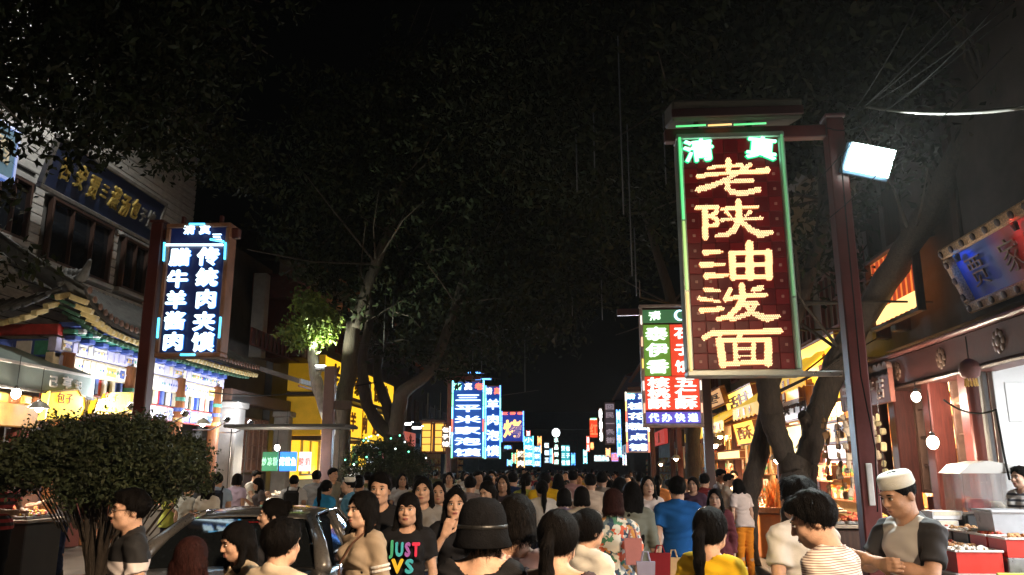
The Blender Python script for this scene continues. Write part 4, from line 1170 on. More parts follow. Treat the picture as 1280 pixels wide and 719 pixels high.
# stalls with warm lit fronts and yellow boards, then far houses
def stall_house(Y0, Y1, label, X, seed, H=7.4):
    rg = random.Random(seed); L = Y1 - Y0
    h = side_root('food_shop', label, 'R', Y0, Y1, X)
    pbox('upper_wall', (L / 2, 3.0, (3.7 + H) / 2), (L, 5.0, H - 3.7), brick_dk, h)
    pbox('back_wall', (L / 2, 2.2, 1.9), (L, .1, 3.7), mat('warm_wall_%d' % (seed % 2), [(.72, .56, .30), (.70, .48, .22)][seed % 2], .7, ns=2, na=.25), h)
    pbox('ceiling', (L / 2, 1.1, 3.72), (L, 2.2, .06), mat('ceil_wood', (.35, .22, .12), .6, ns=4, na=.3), h); pbox('floor', (L / 2, 1.1, .13), (L, 2.2, .03), pave, h)
    for x in [.12 + i * (L - .24) / max(1, round(L / 3)) for i in range(max(1, round(L / 3)) + 1)]:
        pbox('pillar', (x, .0, 1.85), (.22, .24, 3.6), wood_red, h, .02)
    for z in (.95, 1.55, 2.15, 2.75): pbox('shelf', (L / 2, 1.95, z), (L - .5, .42, .04), wood_or, h)
    mbg = [MB(), MB(), MB()]
    for z in (.97, 1.57, 2.17, 2.77):
        x = .35
        while x < L - .5:
            wd = rg.uniform(.10, .28); hh = rg.uniform(.18, .46); mbg[rg.randrange(3)].box((x + wd / 2, 1.92, z + hh / 2), (wd - .02, .3, hh), ch=.02); x += wd
    cols = [(.75, .12, .06), (.80, .55, .12), (.78, .72, .62), (.55, .25, .10), (.85, .35, .06), (.12, .35, .18)]
    for k in range(3):
        o = mbg[k].build('shelf_goods', ramp_mat('goods_%d_%d' % (seed, k), rg.sample(cols, 4), scale=6), h); o['kind'] = 'stuff'
    # hanging packets on a rail
    MB().tube([(.3, .15, 2.75), (L - .3, .15, 2.75)], .015, 6).build('rail', steel, h)
    for i in range(int(L / .23)):
        if rg.random() < .75:
            hh = rg.uniform(.5, 1.1)
            pbox('hanging_packet', (.35 + i * .23, .15 + rg.uniform(-.06, .06), 2.72 - hh / 2), (.16, .07, round(hh, 1)), cloth(rg.choice([(.55, .30, .12), (.7, .55, .3), (.5, .12, .06), (.75, .65, .5), (.35, .2, .12)])), h, .02)
    for i in range(max(2, int(L / 2))):
        window(h, L * (i + .5) / max(2, int(L / 2)), 5.4, 1.2, 1.3, .48, wood_red, glass_dk if rg.random() < .7 else glow('pane_warm', (1, .6, .3), .10), 3, 2)
    m = MB(); m.prism([(-.9, H - .1), (.6, H + .5), (4, H + 1.6), (4, H - .2), (-.8, H - .2)], 'x', -.1, L + .1); m.build('roof', tile_g, h)
    return h
stall_house(14.9, 21.0, 'warm lit snack shop behind the forked tree', XR, 1)
stall_house(21.2, 30.0, 'warm lit shop behind the red and white sign', XR, 2)
stall_house(30.2, 42.0, 'far warm lit shop on the right of the street', XR - .3, 3)
dark_house('R', 42.2, 56, 7.8, 'dark house near the far red banner', XR - .4, tile_g, (.5, .05, .04), 3)
dark_house('R', 56.2, 76, 8.2, 'far dark house at the end of the right row', XR - .6, maroon, (.3, .4, .5), 4)

def lit_sign(label, pts, Y, X, e, col, txt='', tcol=p_red, vertical=False, tilt=0):
    """a lit board on the right facade between two photographed corners"""
    a, b = atX(pts[0], pts[1], X), atX(pts[2], pts[3], X)
    y0, y1 = max(a[1], b[1]), min(a[1], b[1]); z0, z1 = min(a[2], b[2]), max(a[2], b[2])
    t = thing('shop_board', label, 'sign', (X, y0, z0), -90); t.rotation_euler = (R(tilt), 0, R(-90))
    L, H = y0 - y1, z1 - z0
    pbox('board', (L / 2, 0, H / 2), (L, .14, H), glow('lb_%d_%d' % (pts[0], pts[1]), col, e, tuple(min(.8, c * .8 + .05) for c in col)), t, .015)
    for c, d in (((L / 2, -.01, 0.0), (L + .06, .17, .05)), ((L / 2, -.01, H), (L + .06, .17, .05)), ((0, -.01, H / 2), (.05, .168, H - .06)), ((L, -.01, H / 2), (.05, .168, H - .06))): pbox('rim', c, d, wood_or, t)
    n_ = len(txt)
    for i, ch in enumerate(txt):
        if vertical: letter(ch, L / 2, -.08, H * (1 - (i + .5) / n_), min(L * .7, H / n_ * .8), H / n_ * .75, tcol, t, .015, .01, 'painted_character')
        else: letter(ch, L * (i + .5) / n_, -.08, H / 2, L / n_ * .75, H * .62, tcol, t, .015, .01, 'painted_character')
    return t
lit_sign('tall yellow lit board on the wall right of the big red sign', (1002, 512, 1056, 414), 0, XR - .3, 1.0, (1.0, .66, .05), '糕点', wood_or, tilt=6)
lit_sign('orange board with dark characters between tree and red pole', (1028, 556, 1064, 524), 0, XR - .6, .55, (1.0, .50, .08), '柿饼', wood_dk)
lit_sign('yellow lit board seen left of the forked tree trunk', (914, 520, 947, 478), 0, XR - .4, 1.1, (1.0, .70, .10), '甜', wood_or, tilt=10)
lit_sign('pale yellow lit panel between the two tree trunks', (980, 582, 1016, 528), 0, XR - .2, 1.5, (1.0, .80, .35))
lit_sign('orange end of a lit box beside the cut trunk stub', (987, 504, 1003, 476), 0, XR - .9, .8, (1.0, .46, .05))
lit_sign('golden cloth like lit panel under the yellow board left of trunk', (926, 556, 950, 522), 0, XR - .5, 1.2, (1.0, .62, .10), '酥', wood_or, tilt=12)
lit_sign('tan lit board left of the golden panels', (884, 514, 908, 482), 0, XR - .6, .55, (.80, .42, .16), '枣', wood_dk, tilt=14)
lit_sign('small golden board over the counter right of the tree', (1018, 600, 1044, 580), 0, XR - .2, 1.0, (1.0, .66, .2), '蜜饯', p_red)
lit_sign('pale pink lit strip board behind the tree fork', (1036, 580, 1068, 560), 0, XR - .1, 1.6, (1.0, .86, .84))
lit_sign('yellow strip board low behind the left trunk', (900, 575, 928, 562), 0, XR - .1, 1.3, (1.0, .74, .3))
lit_sign('grey white sign box with small dark print by the trunk', (984, 528, 1012, 480), 0, XR - .8, .25, (.75, .75, .78), '真不同', grey_dk)
lit_sign('dim red strip sign over the shop left of the trunks', (893, 536, 930, 518), 0, XR - .5, .4, (.7, .12, .05), '烤肉串', p_cream)
lit_sign('white glowing menu board near the foot of the red pole', (1040, 575, 1062, 546), 0, XR - .4, 1.6, (1.0, .88, .85))
BL = [('bulb shining beside the left tree trunk', 893, 555, 16.5, 110), ('bulb shining between the tree trunks', 972, 574, 16.2, 120), ('bulb shining right of the tree fork', 1022, 562, 16.5, 110), ('bulb over the hanging packets of the snack shop', 1003, 560, 18.2, 90),
      ('bulb behind the red and white sign', 868, 585, 20, 110), ('bulb in the shop with white awning', 900, 545, 24, 130), ('far bulb below the red and white sign', 845, 573, 28, 130), ('far bulb by the right shop row', 826, 580, 36, 150)]
for lb, px, py, Y, e in BL:
    q = atY(px, py, Y); bulb(lb, q, e * 4.5, (1, .70, .42), .075, .5, strength=40, shade=True)

# unseen bulbs past the right edge, added to light the near crowd
for i, (x, y) in enumerate(((4.4, 5.6), (4.4, 2.6), (4.4, -.6))):
    bulb(['bulb over the counter just outside the right edge', 'second bulb past the right edge', 'third bulb past the right edge, beside the viewer'][i], (x, y, 2.7), [110, 130, 150][i], (1, .74, .50), .075, .7, strength=40, shade=True)

# unseen ceiling lamps added to brighten the shops inside
for i, (Y, X, ln, e, lb) in enumerate(((16.4, XR + 1.0, 2.4, 520, 'ceiling lamp of the snack shop nearest the forked tree'), (19.4, XR + 1.0, 2.4, 520, 'second ceiling lamp in the snack shop behind the forked tree'), (23.5, XR + 1.0, 3.0, 560, 'ceiling lamp of the shop behind the red and white sign'), (27.5, XR + 1.0, 3.0, 560, 'farther ceiling lamp of the shop behind the red and white sign'), (36, XR + .7, 5.0, 380, 'ceiling lamp of the far warm lit shop'), (12.4, XR + .6, 1.6, 60, 'ceiling lamp inside the dark red shop'))):
    t = thing('added_ceiling_lamp', lb, 'lamp', (X, Y, 3.62 if i < 5 else 3.1)); MB().box((0, 0, 0), (.12, ln, .05), ch=.012).build('tube', glow('tube_warm', (1, .80, .52), 7), t); MB().box((0, 0, .04), (.2, ln + .1, .03), ch=.008).build('tray', steel, t)
    lamp('shop_light', 'AREA', (-.02, 0, -.04), e, (1, .70, .42), t, 1.2, (0, R(-38), 0))

# yellow cloth awnings with the lamplight put into the cloth as emission, one after another along the food shops
ycl = mat('awning_yellow_glow', (.85, .52, .04), .7, ns=3, na=.12, emit=(1, .58, .03), es=.42)
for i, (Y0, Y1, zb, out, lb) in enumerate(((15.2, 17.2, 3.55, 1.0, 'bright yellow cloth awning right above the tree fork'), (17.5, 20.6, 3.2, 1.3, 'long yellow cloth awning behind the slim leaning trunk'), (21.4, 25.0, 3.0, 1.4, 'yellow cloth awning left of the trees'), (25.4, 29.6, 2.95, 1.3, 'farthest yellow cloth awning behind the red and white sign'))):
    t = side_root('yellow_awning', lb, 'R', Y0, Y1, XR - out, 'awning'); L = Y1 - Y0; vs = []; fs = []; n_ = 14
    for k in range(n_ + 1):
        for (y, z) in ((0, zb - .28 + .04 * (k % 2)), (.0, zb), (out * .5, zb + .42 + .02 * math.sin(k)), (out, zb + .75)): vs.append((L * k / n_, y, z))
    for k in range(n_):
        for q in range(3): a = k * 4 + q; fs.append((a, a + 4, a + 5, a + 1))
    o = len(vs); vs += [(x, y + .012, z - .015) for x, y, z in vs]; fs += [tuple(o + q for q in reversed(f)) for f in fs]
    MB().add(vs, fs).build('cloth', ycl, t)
    for x in (.05, L / 2, L - .05): MB().tube([(x, .02, zb - .03), (x, out, zb + .70)], .018, 6).build('awning_rib', wood_dk, t)
    for k, ch in enumerate('清真小吃'[:2 + i % 3]): letter(ch, L * (.25 + .2 * k), -.015, zb - .13, .22, .2, p_red, t, .008, .004, 'printed_character')
# ------------------------------------------------------------------ signs on poles over the street
polem = mat('pole_oxblood', (.13, .024, .021), .4, ns=3, na=.25, bump=.1)
poledk = mat('pole_dark_red', (.06, .016, .015), .45, ns=3, na=.25, bump=.1)
def pole(label, X, Y, z1, side, arm_z, arm_len, wd=.165, m=polem):
    t = thing('sign_pole', label, 'pole', (X, Y, .12), 0, 'red poles carrying the neon signs')
    pbox('shaft', (0, 0, z1 / 2), (wd, wd, z1), m, t, .012); pbox('base_plate', (0, 0, .02), (.36, .36, .04), steel, t, .01)
    for a in (-.13, .13):
        for b in (-.13, .13): MB().lathe([(.022, 0), (.022, .03), (.012, .045)], (a, b, .04), 6).build('bolt', steel, t)
    pbox('cap', (0, 0, z1 + .02), (wd + .03, wd + .03, .04), m, t, .01)
    for z in arm_z:
        pbox('arm', (side * (arm_len / 2 + wd / 2), 0, z - .12), (arm_len, .10, .13), m, t, .01)
    return t
def neon_sign(label, X0, X1, z0, z1, Y, frame_m, panel_m, deep=.22, fw=.06, group=None):
    t = thing('neon_sign', label, 'sign', ((X0 + X1) / 2, Y, z0), 0, group)
    W, H = X1 - X0, z1 - z0
    pbox('panel', (0, 0, H / 2), (W - .02, deep - .06, H - .02), panel_m, t, .0)
    for c, d in (((0, 0, fw / 2), (W, deep, fw)), ((0, 0, H - fw / 2), (W, deep, fw)), ((-W / 2 + fw / 2, 0, H / 2), (fw, deep - .004, H - 2 * fw)), ((W / 2 - fw / 2, 0, H / 2), (fw, deep - .004, H - 2 * fw))):
        pbox('frame', c, d, frame_m, t, .01)
    return t, W, H

# --- the big red sign with bulb-dotted characters
SY = 7.5; FACE = SY - .11
pq = atY(1083, 600, SY)
bp = pole('tall oxblood pole carrying the big red noodle sign at right', pq[0], SY, 4.98, -1, [4.98], 1.55)
pbox('notice_strip', (-.0, -.09, 1.52), (.055, .012, .36), p_white, bp)
pbox('lower_arm', (-.62, 0, 2.50), (1.0, .05, .05), steel, bp)
a, b, c, d = atY(846, 167, FACE), atY(981, 163, FACE), atY(859, 472, FACE), atY(1003, 468, FACE)
X0, X1 = (a[0] + c[0]) / 2, (b[0] + d[0]) / 2; Z1, Z0 = (a[2] + b[2]) / 2, (c[2] + d[2]) / 2
framec = mat('sign_frame_silver', (.55, .60, .55), .35, metal=.3, ns=4, na=.15)
panel_red = mat('led_panel_red', (.17, .010, .010), .5, ns=3, na=.2)
bs, W, H = neon_sign('big red sign with cream bulb characters hanging from the tall oxblood pole', X0, X1, Z0, Z1, SY, framec, panel_red)
nX, nZ = 7, 15
for i in range(nX):
    for j in range(nZ):
        gx = -W / 2 + .06 + (W - .12) * (i + .5) / nX; gz = .06 + (H - .12) * (j + .5) / nZ
        pbox('panel_tile', (gx, -.085, gz), ((W - .12) / nX - .008, .014, (H - .12) / nZ - .008), [mat('led_tile_a', (.13, .004, .006), .45, na=.1, emit=(1, .02, .03), es=.035), mat('led_tile_b', (.09, .003, .005), .45, na=.1, emit=(1, .02, .03), es=.02)][(i * 5 + j * 3) % 2], bs, .003)
        if i in (0, 1, 6): pbox('tile_stud', (gx, -.096, gz), (.026, .012, .026), mat('stud', (.35, .16, .12), .4, emit=(1, .4, .3), es=.05), bs, .003)
# neon tubes on the frame edges, green fading to warm as pieces
gtube = glow('tube_green', (.12, 1.0, .30), .7); ytube = glow('tube_yellow', (1, .62, .2), .9)
for sx, parts in ((-1, [(.02, .33, ytube), (.34, .62, glow('tube_yg', (.55, .9, .25), .7)), (.63, .98, gtube)]), (1, [(.03, .30, mat('tube_off', (.5, .6, .5), .3, na=0, emit=(.5, .9, .5), es=.15)), (.31, .98, glow('tube_green_dim', (.2, .8, .3), .28))])):
    for f0, f1, m_ in parts:
        MB().tube([(sx * (W / 2 - .03), -.125, H * f0), (sx * (W / 2 - .03), -.125, H * f1)], .012, 8).build('neon_tube', m_, bs, smooth=True)
for x0_, x1_, m_ in ((-W / 2, -.22 * W, gtube), (-.2 * W, .02 * W, ytube), (.04 * W, .34 * W, gtube)):
    MB().tube([(x0_, -.12, H + .07), (x1_, -.12, H + .075)], .010, 8).build('neon_tube', m_, bs, smooth=True)
for x in (-W * .3, W * .2): pbox('hanger', (x, 0, H + .06), (.05, .1, .22), poledk, bs, .006)
ht = thing('weathered_board', 'weathered tan board lying on top of the big red sign bracket', 'board', ((X0 + X1) / 2 + .06, SY + .06, 4.98 + .12))
pbox('plank', (0, 0, .13), (1.25, .5, .20), mat('weathered_tan', (.10, .085, .06), .75, ns=5, na=.35, bump=.3, stretch=(1, 8, 8)), ht, .02, rot=(R(14), 0, R(2)))
pbox('edge_strip', (0, -.27, .03), (1.25, .03, .09), poledk, ht)

# characters: bulbs set inside brush strokes measured off the sign face
def z1p(x, y): return (860 + x / 4.4923, 165 + y / 4.4938)
def z2p(x, y): return (860 + x / 4.3538, 300 + y / 4.3576)
CH = {
 '老': (z1p, [[(115, 203, 10), (160, 193, 12), (230, 189, 12), (302, 184, 10)], [(228, 160, 17), (228, 222, 17)], [(58, 250, 14), (120, 236, 13), (200, 231, 12), (262, 222, 12), (330, 222, 12), (400, 220, 18), (445, 212, 20)],
   [(352, 182, 14), (300, 215, 14), (225, 262, 14), (150, 296, 16), (60, 322, 20)], [(250, 276, 11), (360, 272, 12)], [(224, 262, 15), (222, 312, 17), (245, 338, 18), (320, 342, 18), (398, 322, 17)]]),
 '陕': (z1p, [[(52, 425, 15), (165, 420, 13)], [(98, 425, 18), (98, 592, 18)], [(160, 420, 14), (160, 450, 14), (125, 472, 13)], [(125, 472, 13), (166, 492, 14), (165, 520, 14), (125, 526, 12)], [(190, 429, 10), (392, 420, 11)], [(285, 388, 17), (287, 490, 20)],
   [(216, 447, 13), (240, 470, 9)], [(352, 447, 14), (326, 468, 9)], [(188, 493, 11), (412, 482, 11)], [(284, 490, 19), (262, 548, 20), (220, 575, 16), (160, 582, 12)], [(300, 500, 15), (350, 545, 18), (408, 575, 23), (474, 560, 12)]]),
 '油': (z2p, [[(95, 66, 18), (190, 63, 8)], [(76, 135, 18), (200, 132, 9)], [(100, 196, 19), (215, 190, 12)], [(240, 72, 20), (246, 203, 20)], [(440, 66, 21), (442, 203, 21)], [(242, 70, 13), (440, 66, 14)], [(250, 134, 12), (440, 130, 12)], [(246, 200, 15), (442, 198, 15)], [(335, 20, 22), (338, 200, 24)]]),
 '泼': (z2p, [[(96, 268, 15), (175, 276, 7)], [(66, 318, 14), (178, 336, 7)], [(76, 382, 18), (186, 374, 13)], [(232, 268, 13), (208, 324, 15)], [(205, 322, 14), (330, 302, 12), (430, 298, 11)], [(294, 245, 18), (300, 310, 18), (268, 372, 17), (220, 418, 16), (165, 430, 13)],
   [(358, 270, 16), (400, 260, 16)], [(300, 346, 12), (374, 345, 12)], [(374, 345, 15), (330, 400, 15), (240, 434, 13)], [(306, 350, 12), (352, 398, 16), (430, 426, 22), (495, 412, 12)]]),
 '面': (z2p, [[(90, 532, 16), (135, 507, 16), (300, 502, 14), (500, 495, 18)], [(287, 508, 17), (276, 548, 15)], [(172, 548, 22), (192, 680, 22)], [(438, 548, 22), (438, 670, 22)], [(172, 546, 13), (440, 545, 13)], [(190, 674, 14), (440, 664, 14)], [(258, 550, 13), (262, 670, 13)], [(358, 550, 13), (358, 668, 13)], [(260, 590, 9), (356, 588, 9)], [(262, 632, 9), (356, 630, 9)]])}
bulbm = glow('sign_bulb', (1.0, .68, .36), 1.3, (.8, .7, .5), sample=False)
bedm = mat('bulb_bed', (.45, .20, .10), .5, na=.1, emit=(1, .30, .08), es=.16)
pitch = .0168
for ch, (fn, strokes) in CH.items():
    segs = []
    for st in strokes:
        q = []
        for (x, y, r) in st:
            A = atY(*fn(x, y), FACE); B = atY(*fn(x + r, y), FACE)
            q.append((A[0] - (X0 + X1) / 2, A[2] - Z0, abs(B[0] - A[0]) * 1.0))
        segs += list(zip(q[:-1], q[1:]))
    root = thing('bulb_character', None, None); root.parent = bs; root.location = (0, -.1, 0)
    lo = [min(min(s[0][k], s[1][k]) for s in segs) - .08 for k in (0, 1)]; hi = [max(max(s[0][k], s[1][k]) for s in segs) + .08 for k in (0, 1)]
    S_ = np.array([[s[0][0], s[0][1], s[0][2], s[1][0], s[1][1], s[1][2]] for s in segs])
    mb = MB(); j = 0; z = lo[1]
    while z < hi[1]:
        x = lo[0] + (pitch / 2 if j % 2 else 0)
        while x < hi[0]:
            vx, vz = S_[:, 3] - S_[:, 0], S_[:, 4] - S_[:, 1]
            t_ = np.clip(((x - S_[:, 0]) * vx + (z - S_[:, 1]) * vz) / (vx * vx + vz * vz + 1e-9), 0, 1)
            dd = np.hypot(x - S_[:, 0] - t_ * vx, z - S_[:, 1] - t_ * vz) - (S_[:, 2] + (S_[:, 5] - S_[:, 2]) * t_)
            if dd.min() < -.001:
                r = .0062
                vs = [(x, -.014, z)] + [(x + r * math.cos(k * 1.0472), -.006, z + r * math.sin(k * 1.0472)) for k in range(6)] + [(x + r * math.cos(k * 1.0472), 0, z + r * math.sin(k * 1.0472)) for k in range(6)]
                mb.add(vs, [(0, 1 + k, 1 + (k + 1) % 6) for k in range(6)] + [(1 + k, 7 + k, 7 + (k + 1) % 6, 1 + (k + 1) % 6) for k in range(6)])
            x += pitch
        z += pitch * .87; j += 1
    o = mb.build('sign_bulbs', bulbm, root); o['kind'] = 'stuff'
    bed = MB()
    for i_, ((xa, za, ra), (xb, zb, rb)) in enumerate(segs):
        L_ = math.hypot(xb - xa, zb - za); ux, uz = (xb - xa) / L_, (zb - za) / L_
        pts = []
        for k in range(7):
            an = math.pi / 2 + math.pi * k / 6; pts.append((xa + ra * (ux * math.cos(an) - uz * math.sin(an)), za + ra * (uz * math.cos(an) + ux * math.sin(an))))
        for k in range(7):
            an = -math.pi / 2 + math.pi * k / 6; pts.append((xb + rb * (ux * math.cos(an) - uz * math.sin(an)), zb + rb * (uz * math.cos(an) + ux * math.sin(an))))
        bed.prism(pts, 'y', .0022 + .0006 * i_, .012)
    bed.build('stroke', bedm, root)
grn = glow('neon_green_white', (.35, 1.0, .62), 2.2)
halo_g = glow('neon_green_bed', (.02, .75, .28), .7, (.02, .2, .1))
for ch, px, py, tl in (('清', 873, 188, -4), ('真', 952, 185, 8)):
    q = atY(px, py, FACE)
    letter(ch, q[0] - (X0 + X1) / 2, -.115, q[2] - Z0, .30, .235, grn, bs, .018, .012, tilt=tl)
    letter(ch, q[0] - (X0 + X1) / 2, -.100, q[2] - Z0, .31, .245, halo_g, bs, .045, .006, 'neon_backing', tilt=tl)

# floodlight on the pole
fq = atY(1086, 200, SY - .2)
fl = thing('street_floodlight', 'glaring square white floodlight fixed high on the oxblood pole', 'floodlight', (fq[0], SY - .2, fq[2]))
rot_ = Matrix.Rotation(R(14), 3, 'Y') @ Matrix.Rotation(R(24), 3, 'X')
MB().box((0, .05, 0), (.44, .07, .30), rot_, .012).build('housing', mat('flood_blue_grey', (.10, .16, .25), .4), fl)
MB().box(tuple(rot_ @ Vector((0, -.042, 0))), (.40, .01, .26), rot_).build('lens', glow('flood_glass', (.72, 1.0, .93), 9, sample=False), fl)
for k in range(6): MB().box(tuple(rot_ @ Vector((-.13 + k * .052, .10, 0))), (.012, .05, .26), rot_).build('cooling_fin', steel, fl)
MB().tube([(.0, .1, 0), (-.12, .18, .02), (-.2, .2, .02)], .018, 8).build('bracket', steel, fl)
lamp('flood_light', 'AREA', tuple(rot_ @ Vector((0, -.09, 0))), 230, (.90, 1.0, .96), fl, .3, (R(-52), 0, R(8))).data.spread = R(125)

# --- blue and white sign on the left pole
LY = 9.6
lq = atY(182, 460, LY)
lp = pole('dark red pole behind the round bush carrying the blue neon sign', lq[0], LY, 4.75, 1, [4.72], 1.0, .16, poledk)
wood_fr = mat('sign_frame_brown', (.20, .10, .06), .5, ns=5, na=.3)
a, b, c, d = atY(205, 280, LY - .1), atY(287, 280, LY - .1), atY(196, 447, LY - .1), atY(277, 447, LY - .1)
X0l, X1l, Z1l, Z0l = (a[0] + c[0]) / 2, (b[0] + d[0]) / 2, a[2], c[2]
dkblue = mat('panel_dark_blue', (.012, .016, .05), .4, na=.2, emit=(.02, .08, .5), es=.03)
ls, W2, H2 = neon_sign('blue and white vertical neon sign hanging from the left dark red pole', X0l, X1l, Z0l, Z1l, LY, wood_fr, dkblue)
icy = glow('neon_icy', (.70, .92, 1.0), 1.7); icyb = glow('neon_icy_bed', (.04, .28, 1.0), .7, (.02, .1, .4))
def lsl(ch, px, py, w_, h_, bold=.03):
    q = atY(px, py, LY - .1); x = q[0] - (X0l + X1l) / 2; z = q[2] - Z0l
    letter(ch, x, -.125, z, w_, h_, icy, ls, bold, .012); letter(ch, x, -.108, z, w_ * 1.03, h_ * 1.03, icyb, ls, bold + .012, .006, 'neon_backing')
for ch, py, px in (('传', 321, 261), ('统', 347, 259.5), ('肉', 374, 258.5), ('夹', 402, 256), ('馍', 428, 254.5)): lsl(ch, px, py, .285, .245)
for ch, py, px in (('腊', 322, 226), ('牛', 349, 223), ('羊', 375, 221), ('酱', 401, 219.5), ('肉', 427, 217.5)): lsl(ch, px, py, .275, .235)
for ch, px, py in (('清', 237.5, 288), ('真', 257, 288)): lsl(ch, px, py, .15, .12, .02)
lsl('三', 272, 297, .14, .10, .02)
sky_t = glow('tube_sky', (.04, .55, 1.0), 2.2); wt = glow('tube_white_blue', (.7, .9, 1), 3)
def ltube(p, q_, m_, r=.012):
    P_ = []
    for px, py in (p, q_):
        v = atY(px, py, LY - .1); P_.append((v[0] - (X0l + X1l) / 2, -.13, v[2] - Z0l))
    MB().tube(P_, r, 8).build('neon_tube', m_, ls, smooth=True)
for p, q_, m_ in (((209, 307), (280, 307), wt), ((207, 304), (206, 327), sky_t), ((283, 304), (282, 325), sky_t), ((200, 398), (198, 423), sky_t), ((277, 397), (275, 423), sky_t), ((227, 444), (245, 444), sky_t), ((238, 281), (257, 281), sky_t), ((264, 300), (281, 303), sky_t)):
    ltube(p, q_, m_, .014)
for x in (-W2 * .3, W2 * .3): pbox('hanger', (x, 0, H2 + .05), (.04, .06, .14), poledk, ls, .004)

# --- red, green and white LED sign on the next right pole
RY = 15.5
rq = atY(886, 560, RY)
pole('dark red pole carrying the red and green LED sign on the right', rq[0], RY, 4.75, -1, [4.75], 1.55, .17, poledk)
a, b, c, d = atY(797, 381, RY - .1), atY(872, 381, RY - .1), atY(806, 534, RY - .1), atY(881, 534, RY - .1)
X0r, X1r, Z1r, Z0r = (a[0] + c[0]) / 2, (b[0] + d[0]) / 2 , a[2], c[2]
rs2, W3, H3 = neon_sign('red and white LED sign with green top, blue bottom line, behind big red sign', X0r, X1r, Z0r, Z1r, RY, mat('frame_pinkish', (.5, .38, .36), .4), mat('panel_black_red', (.05, .01, .01), .5))
redg = glow('led_red', (1.0, .08, .03), .55, (.35, .025, .02)); olive = glow('led_olive', (.22, .46, .05), .36, (.1, .15, .05)); purple = glow('led_purple', (.20, .12, .8), .4, (.1, .08, .3))
ww = W3 - .12
pbox('led_field', (-ww * .25, -.09, H3 * .62), (ww * .5 - .01, .02, H3 * .42), olive, rs2)
pbox('led_field', (ww * .25, -.09, H3 * .62), (ww * .5 - .01, .02, H3 * .42), redg, rs2)
pbox('led_field', (0, -.09, H3 * .27), (ww, .02, H3 * .27), redg, rs2)
pbox('led_field', (0, -.09, H3 * .075), (ww, .02, H3 * .09), purple, rs2)
pbox('led_field', (0, -.09, H3 * .90), (ww, .02, H3 * .11), glow('led_dark_plum', (.10, .30, .12), .3, (.05, .1, .05)), rs2)
wh = glow('led_white', (1.0, .90, .80), 1.4); whg = glow('led_green_white', (.70, 1.0, .70), 1.3); blu = glow('led_blue_white', (.45, .75, 1.0), 2.2)
for i, ch in enumerate('泰伊香'): letter(ch, -ww * .25, -.115, H3 * (.755 - .135 * i), ww * .42, H3 * .115, whg, rs2, .04, .01)
for i, ch in enumerate('核桃酥'): letter(ch, -ww * .25, -.115, H3 * (.355 - .085 * i), ww * .42, H3 * .085, wh, rs2, .035, .01)
for i, ch in enumerate('石子馍'): letter(ch, ww * .24, -.115, H3 * (.755 - .135 * i), ww * .34, H3 * .10, wh, rs2, .03, .01)
for i, ch in enumerate('五仁酥'): letter(ch, ww * .25, -.115, H3 * (.355 - .085 * i), ww * .42, H3 * .085, wh, rs2, .035, .01)
for i, ch in enumerate('代办快递'): letter(ch, ww * (-.36 + .24 * i), -.115, H3 * .075, ww * .19, H3 * .07, blu, rs2, .03, .01)
letter('清', -ww * .27, -.115, H3 * .905, ww * .24, H3 * .075, whg, rs2, .03, .01, tilt=-8)
cres = MB(); 
for k in range(14):
    an = .7 + k * .36; an2 = an + .36; r0, r1 = .105, .105 - .05 * math.sin(math.pi * k / 14); r2 = .105 - .05 * math.sin(math.pi * (k + 1) / 14)
    if k < 13: cres.add([(r0 * math.cos(an), 0, r0 * math.sin(an)), (r0 * math.cos(an2), 0, r0 * math.sin(an2)), (r2 * math.cos(an2), 0, r2 * math.sin(an2)), (r1 * math.cos(an), 0, r1 * math.sin(an)),
        (r0 * math.cos(an), .02, r0 * math.sin(an)), (r0 * math.cos(an2), .02, r0 * math.sin(an2)), (r2 * math.cos(an2), .02, r2 * math.sin(an2)), (r1 * math.cos(an), .02, r1 * math.sin(an))], [(0, 1, 2, 3), (7, 6, 5, 4), (0, 4, 5, 1), (2, 6, 7, 3)])
cres.build('crescent', blu, rs2, (ww * .2, -.125, H3 * .905))
for sx in (-1, 1):
    for k in range(5): pbox('edge_lamp', (sx * (W3 / 2 - .03), -.12, H3 * (.15 + .18 * k)), (.03, .02, .18), glow('edge_%d' % (k % 3), [(1, .5, .3), (1, .9, .8), (1, .65, .1)][k % 3], 1.0), rs2)

# --- far neon signs down the street
def far_sign(label, x0, y0, x1, y1, Y, panel, chars, letterm, frame=None, cols=1, edge=None, deep=.2, top=None, bold=.03, pole_side=None, polel=None):
    A, B = atY(x0, y0, Y), atY(x1, y1, Y)
    t, W_, H_ = neon_sign(label, A[0], B[0], B[2], A[2], Y, frame or wood_fr, panel, deep, .05)
    rows = len(chars) // cols; k = 0
    hz = H_ * (.98 if not top else .84)
    for c_ in range(cols):
        for r_ in range(rows):
            letter(chars[k], -W_ / 2 + W_ * (c_ + .5) / cols, -deep / 2 - .015, hz * (1 - (r_ + .5) / rows) + .01, W_ / cols * .84, hz / rows * .70, letterm, t, bold, .012); k += 1
    if top:
        for i, (ch, m_) in enumerate(top): letter(ch, -W_ / 2 + W_ * (i + .5) / len(top), -deep / 2 - .015, H_ * .92, W_ / len(top) * .75, H_ * .09, m_, t, .05, .012)
    if edge:
        for sx in (-1, 1):
            n_ = 6
            for i in range(n_): pbox('edge_lamp', (sx * (W_ / 2 - .02), -deep / 2 - .01, H_ * (i + .5) / n_), (.05, .03, H_ / n_ - .02), edge[i % len(edge)], t)
    if polel:
        px_ = A[0] - .1 if pole_side < 0 else B[0] + .1
        pole(polel, px_, Y, A[2] + .1, -pole_side, [A[2] + .1], W_ * .9, .15, polem if pole_side < 0 else poledk)
    return t
